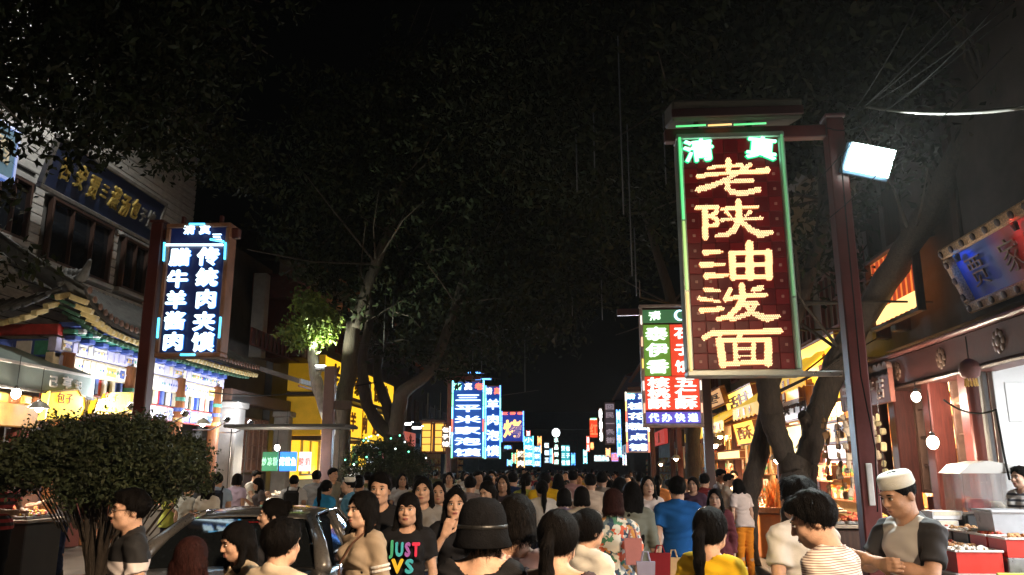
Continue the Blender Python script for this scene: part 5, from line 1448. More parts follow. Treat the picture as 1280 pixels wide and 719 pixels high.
cyan = glow('tube_cyan', (.2, .85, 1), 2.2); redt = glow('tube_red', (1, .12, .06), 1.6); grnt = glow('tube_green2', (.2, 1, .5), 1.8); orng = glow('tube_orange', (1, .5, .15), 1.6); bluet = glow('tube_blue', (.1, .35, 1), 2.4)
hot = glow('neon_hot_white', (.72, .92, 1.0), 1.5); hotw = glow('neon_warm_white', (1, .90, .74), 1.5)
pb = glow('panel_blue', (.01, .10, .7), .22, (.02, .1, .35)); pbk = mat('panel_black', (.01, .01, .014), .4, na=0)
far_sign('tallest blue neon sign with stacked white characters left of the street', 566, 476, 605, 573, 29, pb, '三平米家泡馍', hot, edge=[grnt, cyan, redt, cyan], top=[('清', grn), ('真', hotw), ('老', redt)], bold=.03, pole_side=-1, polel='bright red pole left of the tallest blue neon sign')
far_sign('narrow blue neon sign just right of the tallest one', 607, 482, 626, 574, 30.5, pb, '羊肉泡馍', hot, edge=[cyan, bluet], top=[('清', hotw), ('真', redt)], bold=.03)
t = far_sign('blue framed sign with red top line and orange emblem', 627, 514, 655, 553, 36, glow('panel_navy', (.02, .05, .4), .5, (.02, .04, .2)), '烤', orng, top=[('红', redt), ('柳', redt), ('串', redt)], edge=[bluet], bold=.03)
for i, px in enumerate((595, 604)):
    q = atY(px, 466 + i * 8, 30)
    tt = thing('neon_bar', ['upper blue neon bar over the tallest blue sign', 'lower blue neon bar over the tallest blue sign'][i], 'neon bar', (q[0], 30, q[2]))
    MB().tube([(-.3, 0, 0), (.3, 0, 0)], .03, 8).build('tube', bluet, tt, smooth=True); pbox('backing', (0, .05, 0), (.66, .04, .08), pbk, tt)
q = atY(634, 541, 35.5)
far_sign('small round blue lit sign under the orange emblem', 629, 556, 641, 563, 35, pbk, '串', bluet)
far_sign('cyan sign with two columns of characters behind the orange emblem sign', 655, 545, 667, 583, 46, glow('panel_cyan', (.05, .5, .85), .8, (.05, .2, .3)), '小吃凉皮', hot, cols=1, edge=[cyan], bold=.03)
far_sign('warm white low sign under the cyan sign', 646, 562, 656, 585, 44, mat('panel_dim', (.1, .08, .05), .5), '烤肉', hotw, edge=[orng], bold=.03)
far_sign('pale cyan sign beside the far hanging lantern', 667, 557, 676, 584, 52, glow('panel_cyan2', (.06, .4, .7), .6, (.05, .2, .3)), '奶茶店', hot, bold=.03, edge=[bluet])
far_sign('slim white neon sign near the middle of the far street', 680, 552, 687, 580, 60, pbk, '甑糕王', hot, bold=.035)
far_sign('greenish white neon sign far down the street', 692, 545, 699, 582, 66, pbk, '水晶饼店', glow('neon_mint', (.6, 1, .85), 1.8), bold=.035)
far_sign('last glowing sign cluster at the end of the left row', 701, 556, 713, 583, 72, glow('panel_teal', (.05, .5, .55), .6, (.05, .2, .2)), '贾三馆包子铺', hot, cols=2, bold=.03)
q = atY(695, 541, 64)
t = thing('round_lantern', 'white round lantern hanging over the far street', 'lantern', tuple(q)); MB().ell((0, 0, 0), (.32, .32, .34), 16, 10).build('shade', glow('lantern_white', (.92, .97, 1), 2.5), t, smooth=True); MB().tube([(0, 0, .3), (0, 0, 1.5)], .02, 6).build('cord', black, t)
# right row
far_sign('white and cyan sign left of the red and green LED sign', 781, 490, 812, 566, 27, mat('panel_navy2', (.02, .03, .09), .4, na=0, emit=(.02, .1, .6), es=.3), '桂花糕点铺', hot, edge=[redt, orng, hotw], top=[('清', glow('neon_aqua', (.4, 1, .9), 3)), ('真', hot)], bold=.03, frame=mat('frame_pinkish', (.5, .38, .36), .4), pole_side=1, polel='dark red pole right of the white and cyan sign')
far_sign('slim blue edged sign in front of the grey lettered board', 770, 512, 777, 572, 33, glow('panel_azure', (.05, .4, .9), .9, (.05, .2, .4)), '特产干果', glow('neon_pale', (.8, .95, 1), 2.2), edge=[bluet])
far_sign('unlit grey board with pale characters on the right', 755, 503, 770, 556, 37, mat('panel_plum', (.06, .05, .06), .5, emit=(.4, .3, .4), es=.06), '回民一条街', mat('ltr_greyish', (.4, .36, .4), .5, emit=(.6, .5, .6), es=.25), frame=mat('frame_plum', (.12, .08, .09), .5))  # unlit board, with a faint glow put into panel and characters
far_sign('white lit slim sign beside the grey lettered board', 748, 510, 754, 553, 40, glow('panel_whiteish', (.9, .9, .9), 1.2), '酸梅汤', glow('neon_paler', (.9, 1, .95), 3))
far_sign('plain red lit banner sign far right', 736, 522, 748, 548, 45, glow('panel_redlit', (1, .06, .02), .8, (.5, .04, .02)), '红', glow('neon_redder', (1, .16, .05), 1.0), top=[('绿', grnt)])
far_sign('small orange red sign below the red banner', 737, 552, 743, 563, 50, glow('panel_orange', (1, .2, .05), .9), '串', orng)
far_sign('small white and cyan sign low on the far right', 742, 568, 762, 578, 48, glow('panel_aq', (.2, .5, .5), .5), '清真小吃', hot, cols=4)
far_sign('small blue sign with red mark near the far right crowd', 763, 565, 774, 578, 44, glow('panel_b3', (.05, .3, .9), .9), '店', redt)
far_sign('tiny white neon sign left by the amber lanterns', 553, 533, 562, 560, 27, mat('panel_dim2', (.05, .05, .06), .5), '包子铺', hotw, bold=.05)
for i, (px, py, Y, lb) in enumerate(((508, 530, 24, 'left one of two white eave lamps above the second bush'), (521, 535, 26, 'right one of two white eave lamps above the second bush'), (543, 527, 30, 'white strip lamp above the amber lanterns'))):
    q = atY(px, py, Y); t = thing('eave_lamp', lb, 'lamp', tuple(q))
    MB().box((0, 0, 0), (.28 if i < 2 else .8, .2, .06), ch=.02).build('diffuser', glow('eave_white', (1, .97, .92), 5), t); pbox('housing', (0, .02, .06), (.36 if i < 2 else .9, .26, .05), black, t, .01); MB().tube([(0, .02, .08), (0, .02, .6)], .015, 6).build('stem', black, t)
# area lights added before the two largest far signs to brighten the crowd
for nm, e, c_ in (('tallest blue neon sign with stacked white characters left of the street', 240, (.6, .82, 1)), ('white and cyan sign left of the red and green LED sign', 160, (.95, .92, 1))):
    o = [q for q in bpy.data.objects if q.get('label') == nm][0]; lamp('sign_light', 'AREA', (0, -.3, 1.2), e, c_, o, 1.2, (R(-60), 0, 0)).data.spread = R(110)
# more small signs crowding the far end
rgf = random.Random(3)
pal = [hot, cyan, redt, orng, hotw, grnt, bluet]
for i, (x, y, w_, h_, Y, tx, lb) in enumerate(((658, 538, 5, 16, 55, '凉皮', 'slim sign first of the far left cluster'), (672, 545, 5, 22, 58, '烤肉', 'slim sign second of the far left cluster'), (684, 560, 7, 20, 62, '饸饹', 'low sign in the middle of the far left cluster'), (689, 566, 6, 14, 68, '果脯', 'low sign behind the slim white neon sign'),
    (714, 566, 5, 16, 80, '茶', 'tiny sign at the last left house'), (706, 571, 6, 12, 75, '糖', 'tiny low sign before the last left house'), (729, 562, 5, 18, 62, '柿饼', 'slim sign first of the far right cluster'), (733, 545, 4, 20, 58, '甜品', 'slim sign left of the red banner'), (757, 560, 6, 12, 46, '枣', 'small sign under the grey lettered board'),
    (778, 568, 5, 14, 40, '烧烤', 'small sign under the white and cyan sign'), (640, 566, 5, 14, 42, '羊', 'small sign left of the warm white low sign'), (634, 574, 6, 9, 38, '饼', 'small low sign under the orange emblem'))):
    far_sign(lb, x, y, x + w_, y + h_, Y, glow('far_panel_%d' % (i % 4), [(.02, .2, .7), (.5, .05, .03), (.05, .4, .4), (.5, .35, .1)][i % 4], .45), tx, pal[(i * 3) % 7], edge=[pal[(i + 2) % 7]])
# unseen pole beside the viewer, added with a floodlight to light the near crowd
bp2 = pole('oxblood pole beside the viewer, outside the picture, with a floodlight', 2.74, -.9, 4.98, -1, [4.98], 1.55)
added_flood = thing('street_floodlight', 'floodlight on the oxblood pole beside the viewer, turned up the street', 'floodlight', (2.5, -.7, 4.6))
r2 = Matrix.Rotation(R(180), 3, 'Z') @ Matrix.Rotation(R(24), 3, 'X')
MB().box((0, -.05, 0), (.36, .07, .30), r2, .012).build('housing', mat('flood_blue_grey', (.10, .16, .25), .4), added_flood); MB().box(tuple(r2 @ Vector((0, -.1, 0))), (.32, .01, .26), r2).build('lens', glow('flood_glass_warm', (1, .85, .62), 14, sample=False), added_flood)
MB().tube([(0, -.02, 0), (.1, -.12, .02), (.2, -.18, .02)], .018, 8).build('bracket', steel, added_flood)
lamp('flood_light', 'AREA', (0, .14, -.03), 210, (1, .72, .46), added_flood, .3, tuple(Vector((-5.0, 5.8, -4.5)).to_track_quat('-Z', 'Y').to_euler())).data.spread = R(80)
# ------------------------------------------------------------------ trees, bushes
bark = mat('bark', (.052, .040, .031), .85, ns=9, na=.4, bump=.9, bs=26, stretch=(3, 3, .7))
bark_w = mat('bark_white_lit', (.42, .40, .36), .85, ns=9, na=.3, bump=.8, bs=26, stretch=(3, 3, .7))  # white light on the limb painted into the bark colour
leafm = [mat('leaf_dark', (.012, .019, .007), .8, ns=3, na=.4), mat('leaf_mid', (.018, .027, .009), .8, ns=3, na=.4), mat('leaf_olive', (.024, .027, .011), .8, ns=3, na=.4)]
for m_ in leafm: m_.node_tree.nodes['Principled BSDF'].inputs['Specular IOR Level'].default_value = .2
floodlit_leafm = [mat('leaf_floodlit_%d' % i, c, .6, ns=3, na=.3) for i, c in enumerate([(.09, .14, .02), (.14, .20, .03), (.18, .23, .035)])]  # brighter greens: floodlight on the leaves put into their colour
def leaf_cloud(blobs, n, size, seed, aspect=.5, droop=.3, clump=9, mats=None):
    """leaves in sprays through the volume of several lumps; returns one mesh with three greens"""
    rg = np.random.default_rng(seed)
    B = np.array([list(b[0]) + list(b[1]) for b in blobs]); vol = B[:, 3] * B[:, 4] * B[:, 5]
    nc = max(1, n // clump)
    pick = rg.choice(len(B), nc, p=vol / vol.sum())
    d = rg.normal(size=(nc, 3)); d /= np.linalg.norm(d, axis=1)[:, None]
    r = rg.random(nc) ** (1 / 2.2)
    cen = B[pick, :3] + d * B[pick, 3:] * (r * (1 + .18 * np.sin(5 * d[:, 0] + 3 * d[:, 2] * 2 + seed)))[:, None]
    c = np.repeat(cen, clump, 0) + rg.normal(size=(nc * clump, 3)) * size * 1.5
    N = len(c)
    a = rg.normal(size=(N, 3)); a[:, 2] -= droop * 2; a /= np.linalg.norm(a, axis=1)[:, None]
    b = np.cross(a, rg.normal(size=(N, 3))); b /= np.linalg.norm(b, axis=1)[:, None] + 1e-9
    nn = np.cross(a, b)
    s = size * rg.uniform(.6, 1.35, N)[:, None]
    p0 = c - a * s; p1 = c + b * s * aspect + nn * s * .12; p2 = c + a * s * 1.1; p3 = c - b * s * aspect + nn * s * .12
    V = np.stack([p0, p1, p2, p3], 1).reshape(-1, 3)
    me = bpy.data.meshes.new('leaves'); me.vertices.add(N * 4); me.vertices.foreach_set('co', V.astype(np.float32).ravel())
    me.loops.add(N * 4); me.loops.foreach_set('vertex_index', np.arange(N * 4, dtype=np.int32)); me.polygons.add(N); me.polygons.foreach_set('loop_start', np.arange(0, N * 4, 4, dtype=np.int32))
    for m_ in (mats or leafm): me.materials.append(m_)
    mi = np.repeat(rg.choice(3, nc, p=[.45, .35, .2]), clump).astype(np.int32); me.polygons.foreach_set('material_index', mi)
    me.update(calc_edges=True); me.validate()
    return me
def limb(pts, rads, seed=0, n=10):
    """a smooth tapering branch through the given points, a little crooked"""
    rg = random.Random(seed); P_ = [Vector([float(q) for q in p]) for p in pts]; out = []; rr = []
    for i in range(len(P_) - 1):
        a = P_[max(i - 1, 0)]; b = P_[i]; c = P_[i + 1]; d = P_[min(i + 2, len(P_) - 1)]
        for k in range(5):
            t = k / 5
            v = .5 * ((2 * b) + (c - a) * t + (2 * a - 5 * b + 4 * c - d) * t * t + (-a + 3 * b - 3 * c + d) * t ** 3)
            r = rads[i] + (rads[i + 1] - rads[i]) * t
            out.append(v + Vector((rg.uniform(-1, 1), rg.uniform(-1, 1), 0)) * r * .10); rr.append(r * rg.uniform(.93, 1.07))
    out.append(P_[-1]); rr.append(rads[-1])
    return MB().tube(out, rr, n)
def twigs(root, base_pts, n, L, seed):
    rg = random.Random(seed); mb = MB()
    for i in range(n):
        p = Vector(rg.choice(base_pts)); d = Vector((rg.uniform(-1, 1), rg.uniform(-1, 1), rg.uniform(-.2, .9))).normalized()
        q = p + d * L * rg.uniform(.4, 1); e = q + (d + Vector((rg.uniform(-.5, .5), rg.uniform(-.5, .5), rg.uniform(-.3, .4)))) * L * .6
        mb.tube([p, q, e], [.035, .02, .008], 6, cap=False)
    o = mb.build('twigs', bark, root, smooth=True); o['kind'] = 'stuff'

def local(pts, base): return [tuple(np.array(p) - np.array(base)) for p in pts]
def pxl(Y, lst): return [atY(x, y, Y + dy) for (x, y, dy) in lst]
# forked street tree on the right
TY = 14.2
base = np.array([atY(998, 600, TY)[0], TY, .12])
tr = thing('street_tree', 'forked street tree with thick leaning trunks behind the big red sign', 'tree', base, 0, 'street trees along the pavements')
def br(name, px, rads, seed, m=bark, B=base, R_=None):
    P_ = local(px, B); return limb(P_, rads, seed).build(name, m, R_ or tr, smooth=True), P_
g0 = np.array([base[0], TY, .1]); 
crotch = atY(1000, 596, TY)
br('trunk', [g0, atY(1000, 640, TY), atY(999, 600, TY), atY(998, 578, TY)], [.44, .33, .31, .29], 1)
_, b1 = br('limb', [atY(1006, 582, TY), atY(1015, 549, TY), atY(1022, 516, TY), atY(1036, 482, TY), atY(1052, 440, TY - .2), atY(1090, 380, TY - .8), atY(1140, 300, TY - 2), atY(1180, 235, TY - 3), atY(1235, 120, TY - 4), atY(1262, 20, TY - 4.6), atY(1275, -90, TY - 5)], [.20, .195, .20, .20, .20, .20, .20, .19, .18, .16, .12], 2)
_, b2 = br('limb', [atY(988, 582, TY + .05), atY(974, 549, TY), atY(964, 516, TY), atY(960, 482, TY), atY(950, 400, TY + .5), atY(900, 250, TY + .5), atY(860, 120, TY)], [.19, .18, .20, .20, .17, .14, .08], 3)
br('cut_stub', [atY(1016, 545, TY), atY(1006, 524, TY - .1), atY(1002, 518, TY - .15)], [.13, .10, .09], 4)
_, b3 = br('limb', [atY(960, 470, TY), atY(1000, 380, TY), atY(1030, 250, TY), atY(1010, 120, TY)], [.15, .13, .11, .06], 5)
twigs(tr, [p for p in b1[4:] + b2[4:] + b3[1:]], 40, 1.8, 6)
cr_ = lambda bl, n, s, sd, R_, B, asp=.45, mats=None: link('crown', leaf_cloud([(tuple(np.array(c) - B), r) for c, r in bl], n, s, sd, asp, mats=mats), R_)
cr_([(atY(950, 60, TY), (3.6, 3.0, 2.2)), (atY(1130, 60, TY - 3), (3.2, 2.6, 2.0)), (atY(820, 90, TY + 1), (3.4, 3, 2.4)), (atY(1010, 300, TY + .6), (2.0, 1.2, 1.2)), (atY(1120, 230, TY - .5), (1.4, 1.0, 1.1))], 30000, .085, 11, tr, base)
# slim second trunk that leans out to the left of it
b2_ = np.array([atY(932, 640, 14.8)[0], 14.8, .12])
tr2 = thing('street_tree', 'slim dark trunk leaning right, left neighbour of the forked tree', 'tree', b2_, 0, 'street trees along the pavements')
_, q2 = br('trunk', [b2_, atY(934, 640, 14.8), atY(940, 602, 14.8), atY(948, 571, 14.8), atY(955, 535, 14.7), atY(962, 495, 14.65), atY(975, 400, 14.5), atY(930, 250, 14.5), atY(890, 120, 14.5)], [.22, .19, .175, .165, .16, .155, .14, .11, .07], 7, B=b2_, R_=tr2)
twigs(tr2, q2[5:], 14, 1.6, 8)
cr_([(atY(830, 180, 15.5), (3.2, 2.6, 2.2)), (atY(720, 120, 16), (3.2, 3, 2.4))], 14000, .085, 12, tr2, b2_)
# tree lit by warm shop light farther right
b3_ = np.array([atY(868, 600, 19.5)[0], 19.5, .12])
tr3 = thing('street_tree', 'straight tree trunk glowing warm under the red and white sign', 'tree', b3_, 0, 'street trees along the pavements')
_, q3 = br('trunk', [b3_, atY(867, 600, 19.5), atY(866, 550, 19.5), atY(862, 480, 19.5), atY(840, 380, 19.5), atY(800, 250, 19.5)], [.22, .2, .18, .17, .14, .07], 9, B=b3_, R_=tr3)
MB().lathe([(.235, .0), (.232, 1.1)], n=14).build('cloth_wrap', p_red, tr3)
twigs(tr3, q3[4:], 12, 1.6, 9)
cr_([(atY(760, 250, 20.5), (3.6, 3, 2.6)), (atY(660, 200, 22), (4, 3.4, 3))], 13000, .1, 13, tr3, b3_)
# left trees
bL = np.array([atY(414, 600, 20.5)[0], 20.5, .12])
trL = thing('street_tree', 'tree with whitewashed curved limb and floodlit green leaves on the left', 'tree', bL, 0, 'street trees along the pavements')
br('trunk', [bL, atY(424, 590, 20.5), atY(428, 520, 20.5), atY(436, 460, 20.5), atY(442, 400, 20.5)], [.30, .24, .22, .21, .18], 21, B=bL, R_=trL)
br('limb', [atY(419, 545, 20.45), atY(402, 500, 20.2), atY(393, 465, 20.1), atY(391, 430, 20), atY(392, 415, 20)], [.17, .16, .14, .12, .08], 22, bark_w, bL, trL)
_, qL = br('limb', [atY(442, 410, 20.5), atY(470, 330, 20.5), atY(500, 230, 20.5), atY(480, 110, 20.5)], [.17, .14, .11, .06], 23, B=bL, R_=trL)
twigs(trL, qL, 14, 2.0, 24)
cr_([(atY(386, 416, 19.9), (.70, .7, .34)), (atY(372, 424, 19.9), (.32, .4, .24)), (atY(405, 408, 20), (.42, .45, .36)), (atY(388, 388, 20), (.5, .5, .5))], 4200, .07, 25, trL, bL, .4, floodlit_leafm)
cr_([(atY(400, 345, 20.3), (1.0, .9, .55)), (atY(420, 270, 20.5), (2.2, 1.8, 1.6)), (atY(480, 180, 20.5), (3.4, 2.6, 2.4)), (atY(580, 140, 21), (3.2, 3, 2.4))], 17000, .09, 26, trL, bL)
upl = thing('tree_floodlight', 'small white floodlight clamped under the floodlit leaves', 'floodlight', tuple(atY(401, 461, 19.75)))
MB().box((0, 0, 0), (.26, .14, .10), Matrix.Rotation(R(-15), 3, 'X'), .01).build('housing', steel, upl); MB().box((0, -.03, .07), (.24, .12, .02)).build('lens', glow('uplight_glass', (.95, 1, .92), 9, sample=False), upl)
MB().tube([(0, .05, -.04), (-.06, .2, -.1), (-.2, .3, -.12)], .015, 6).build('clamp', steel, upl)
lamp('uplight', 'SPOT', (-.02, -.06, .12), 340, (.92, 1, .74), upl, .06, (R(180), R(20), 0), 118)
bM = np.array([atY(492, 600, 21.5)[0], 21.5, .12])
trM = thing('street_tree', 'twin stemmed dark tree rising out of the second round bush', 'tree', bM, 0, 'street trees along the pavements')
fk = atY(493, 545, 21.5)
br('trunk', [bM, atY(494, 590, 21.5), fk], [.36, .30, .26], 31, B=bM, R_=trM)
_, qa = br('limb', [fk, atY(474, 530, 21.5), atY(458, 500, 21.5), atY(453, 450, 21.5), atY(462, 380, 21.5), atY(430, 280, 21.5)], [.2, .18, .17, .15, .12, .06], 32, B=bM, R_=trM)
_, qb = br('limb', [fk, atY(497, 520, 21.5), atY(505, 490, 21.5), atY(540, 460, 21.5), atY(570, 380, 21.5), atY(600, 270, 21.5)], [.22, .21, .19, .15, .12, .06], 33, B=bM, R_=trM)
_, qc = br('limb', [fk, atY(483, 505, 21.6), atY(472, 470, 21.8), atY(478, 430, 21.8), atY(505, 330, 21.8)], [.16, .15, .13, .11, .06], 34, B=bM, R_=trM)
twigs(trM, qa[3:] + qb[3:] + qc[3:], 34, 2.0, 35)
cr_([(atY(560, 400, 22), (3.0, 2.4, 1.9)), (atY(470, 330, 22), (2.8, 2.2, 1.8)), (atY(640, 320, 22.5), (3.2, 2.8, 2.6)), (atY(560, 230, 22), (3.6, 3, 2.6))], 22000, .1, 36, trM, bM)
bN = np.array([-5.2, 34, .12])
trN = thing('street_tree', 'far dark tree above the blue neon signs', 'tree', bN, 0, 'street trees along the pavements')
_, qn = br('trunk', [bN, (-5.1, 34, 2.5), (-4.9, 34, 5), (-4.2, 34, 8), (-3.4, 34, 11)], [.3, .26, .22, .16, .07], 41, B=bN, R_=trN)
twigs(trN, qn[2:], 16, 2.4, 42)
cr_([((-3.6, 34, 9.2), (4, 3.4, 3.2)), ((-1.2, 36, 11), (4.4, 4, 3.4)), ((-5, 33, 7), (2.6, 2.6, 1.6))], 15000, .14, 43, trN, bN)
# great tree over the upper left corner; its trunk stands outside the view
bG = np.array([-5.3, 3.6, .12])
trG = thing('street_tree', 'big leafy tree whose crown fills the upper left corner', 'tree', bG, 0, 'street trees along the pavements')
_, qg = br('trunk', [bG, (-5.2, 3.7, 2.5), (-5.4, 4.6, 4.6), (-5.8, 6.2, 6.2), (-6.2, 8.2, 7.6), (-6, 10, 8.6)], [.34, .28, .25, .2, .15, .07], 51, B=bG, R_=trG)
_, qh = br('limb', [(-5.4, 4.6, 4.6), (-6.6, 6.5, 6.0), (-7.6, 8.8, 6.8), (-8.4, 11, 7.2)], [.18, .15, .11, .05], 52, B=bG, R_=trG)
twigs(trG, qg[2:] + qh[1:], 40, 1.5, 53)
cr_([(atY(60, 60, 8.5), (1.7, 1.5, 1.15)), (atY(170, 120, 9.5), (1.35, 1.3, .95)), (atY(150, 165, 10.5), (1.1, 1.0, .45)), (atY(30, 140, 9.5), (1.2, 1.2, .7)), (atY(225, 60, 9), (1.0, 1.2, .9)), (atY(290, 200, 12), (1.0, 1.0, .55)), (atY(235, 190, 11.5), (.7, .9, .4)), (atY(20, 330, 9.5), (.4, .5, .38)), (atY(10, 250, 9.0), (.35, .5, .25)), (atY(80, -60, 8), (2.6, 2.2, 1.4))], 26000, .062, 54, trG, bG)

# clipped umbrella-shaped bushes
def dome_bush(label, cx, cy, rx, zlo, zhi, n, seed, stems, fairy=0):
    b = thing('round_bush', label, 'bush', (cx, cy, .12), 0, 'clipped round bushes on stems')
    rg = np.random.default_rng(seed)
    blobs = []
    hh = zhi - zlo
    for k in range(95):
        a = rg.random() * 6.283; rr = math.sqrt(rg.random()) * .93
        zz = zlo + hh * .08 + hh * .80 * math.sqrt(max(0, 1 - rr ** 2)) * (rg.uniform(.7, 1.0) if k % 3 else rg.uniform(.05, .7))
        jr = 1 + .10 * math.sin(3 * a + seed) + .06 * math.sin(7 * a); g_ = rg.uniform(.8, 1.25); blobs.append(((rx * rr * jr * math.cos(a), rx * .9 * rr * jr * math.sin(a), zz - .12), (.22 * g_, .22 * g_, .16 * g_)))
    bushm = [mat('bush_leaf_%d' % i, c, .7, ns=3, na=.4) for i, c in enumerate([(.022, .034, .011), (.034, .048, .016), (.046, .056, .02)])]
    me = leaf_cloud(blobs, n, .026, seed, .5, .1, 7, mats=bushm); link('crown', me, b)
    rg2 = random.Random(seed); base_z = .42
    for i in range(stems):
        a = i * 6.283 / stems + rg2.uniform(-.3, .3); e = rx * rg2.uniform(.2, .55)
        limb([(.05 * math.cos(a), .05 * math.sin(a), base_z), (.12 * math.cos(a), .12 * math.sin(a), base_z + .35), (e * .5 * math.cos(a), e * .5 * math.sin(a), (base_z + zlo) / 2 + .2), (e * math.cos(a), e * .9 * math.sin(a), zlo + hh * .35)], [.045, .036, .026, .012], i + seed, 7).build('stem', bark, b, smooth=True)
    mb = MB()
    for i in range(120):
        a = rg2.uniform(0, 6.283); e = rx * rg2.uniform(.15, .8); z0 = zlo - rg2.uniform(-.1, .3)
        mb.tube([(e * .55 * math.cos(a), e * .5 * math.sin(a), z0 - .25), (e * .85 * math.cos(a), e * .8 * math.sin(a), z0 + .1), (e * math.cos(a + .1), e * .9 * math.sin(a + .1), zlo + hh * .4)], [.009, .007, .004], 5, cap=False)
    o = mb.build('twigs', bark, b, smooth=True); o['kind'] = 'stuff'
    pl_ = MB().lathe([(.55, .0), (.62, .06), (.60, .40), (.66, .42), (.66, .50), (.58, .50), (.56, .44), (.1, .43)], (0, 0, 0), 28).build('stone_planter', mat('planter_brown', (.20, .10, .07), .7, ns=5, na=.3, bump=.2), None, (cx, cy, .12))
    tag(pl_, 'brown round planter under the large near clipped bush' if fairy == 0 else 'brown round planter under the smaller bush with fairy lights', 'planter', 'planters under the round bushes')
    for i in range(fairy):
        a = rg2.uniform(3.3, 6.1); rr = rg2.uniform(.3, .98); zz = zlo + hh * .2 + hh * .75 * math.sqrt(max(0, 1 - rr ** 2.4)) - .1
        MB().ell((rx * rr * math.cos(a), rx * .9 * rr * math.sin(a) - .12, zz), (.02, .02, .02), 6, 4).build('fairy_light', [glow('fairy_green', (.15, 1, .5), 3, sample=False), glow('fairy_white', (.8, 1, .95), 2.5, sample=False)][i % 3 == 0], b)
    return b
c0, c1, ctop = atY(2, 585, 8.6), atY(262, 590, 8.6), atY(135, 513, 8.6)
dome_bush('large dark umbrella-clipped bush on bare stems at left', (c0[0] + c1[0]) / 2 + .05, 8.6, (c1[0] - c0[0]) / 2 * .94, 1.45, ctop[2] - .02, 44000, 61, 11)
c0, c1, ctop = atY(430, 585, 18.5), atY(541, 590, 18.5), atY(488, 546, 18.5)
dome_bush('smaller dark round bush with tiny green fairy lights', (c0[0] + c1[0]) / 2, 18.5, (c1[0] - c0[0]) / 2, 1.25, ctop[2] + .1, 20000, 62, 8, 16)
# plain brown post in front of the left tree
q = atY(409, 560, 19.3)
t = thing('sign_pole', 'brown square post before the whitewashed tree limb on the left', 'pole', (q[0], 19.3, .12), 0, 'red poles carrying the neon signs')
pbox('shaft', (0, 0, 2.05), (.27, .2, 4.1), mat('post_brown', (.16, .09, .08), .5, ns=3, na=.2), t, .015); pbox('base_plate', (0, 0, .02), (.45, .4, .04), steel, t)
pbox('bracket', (.3, -.02, 3.15), (.5, .08, .22), wood_dk, t, .01)
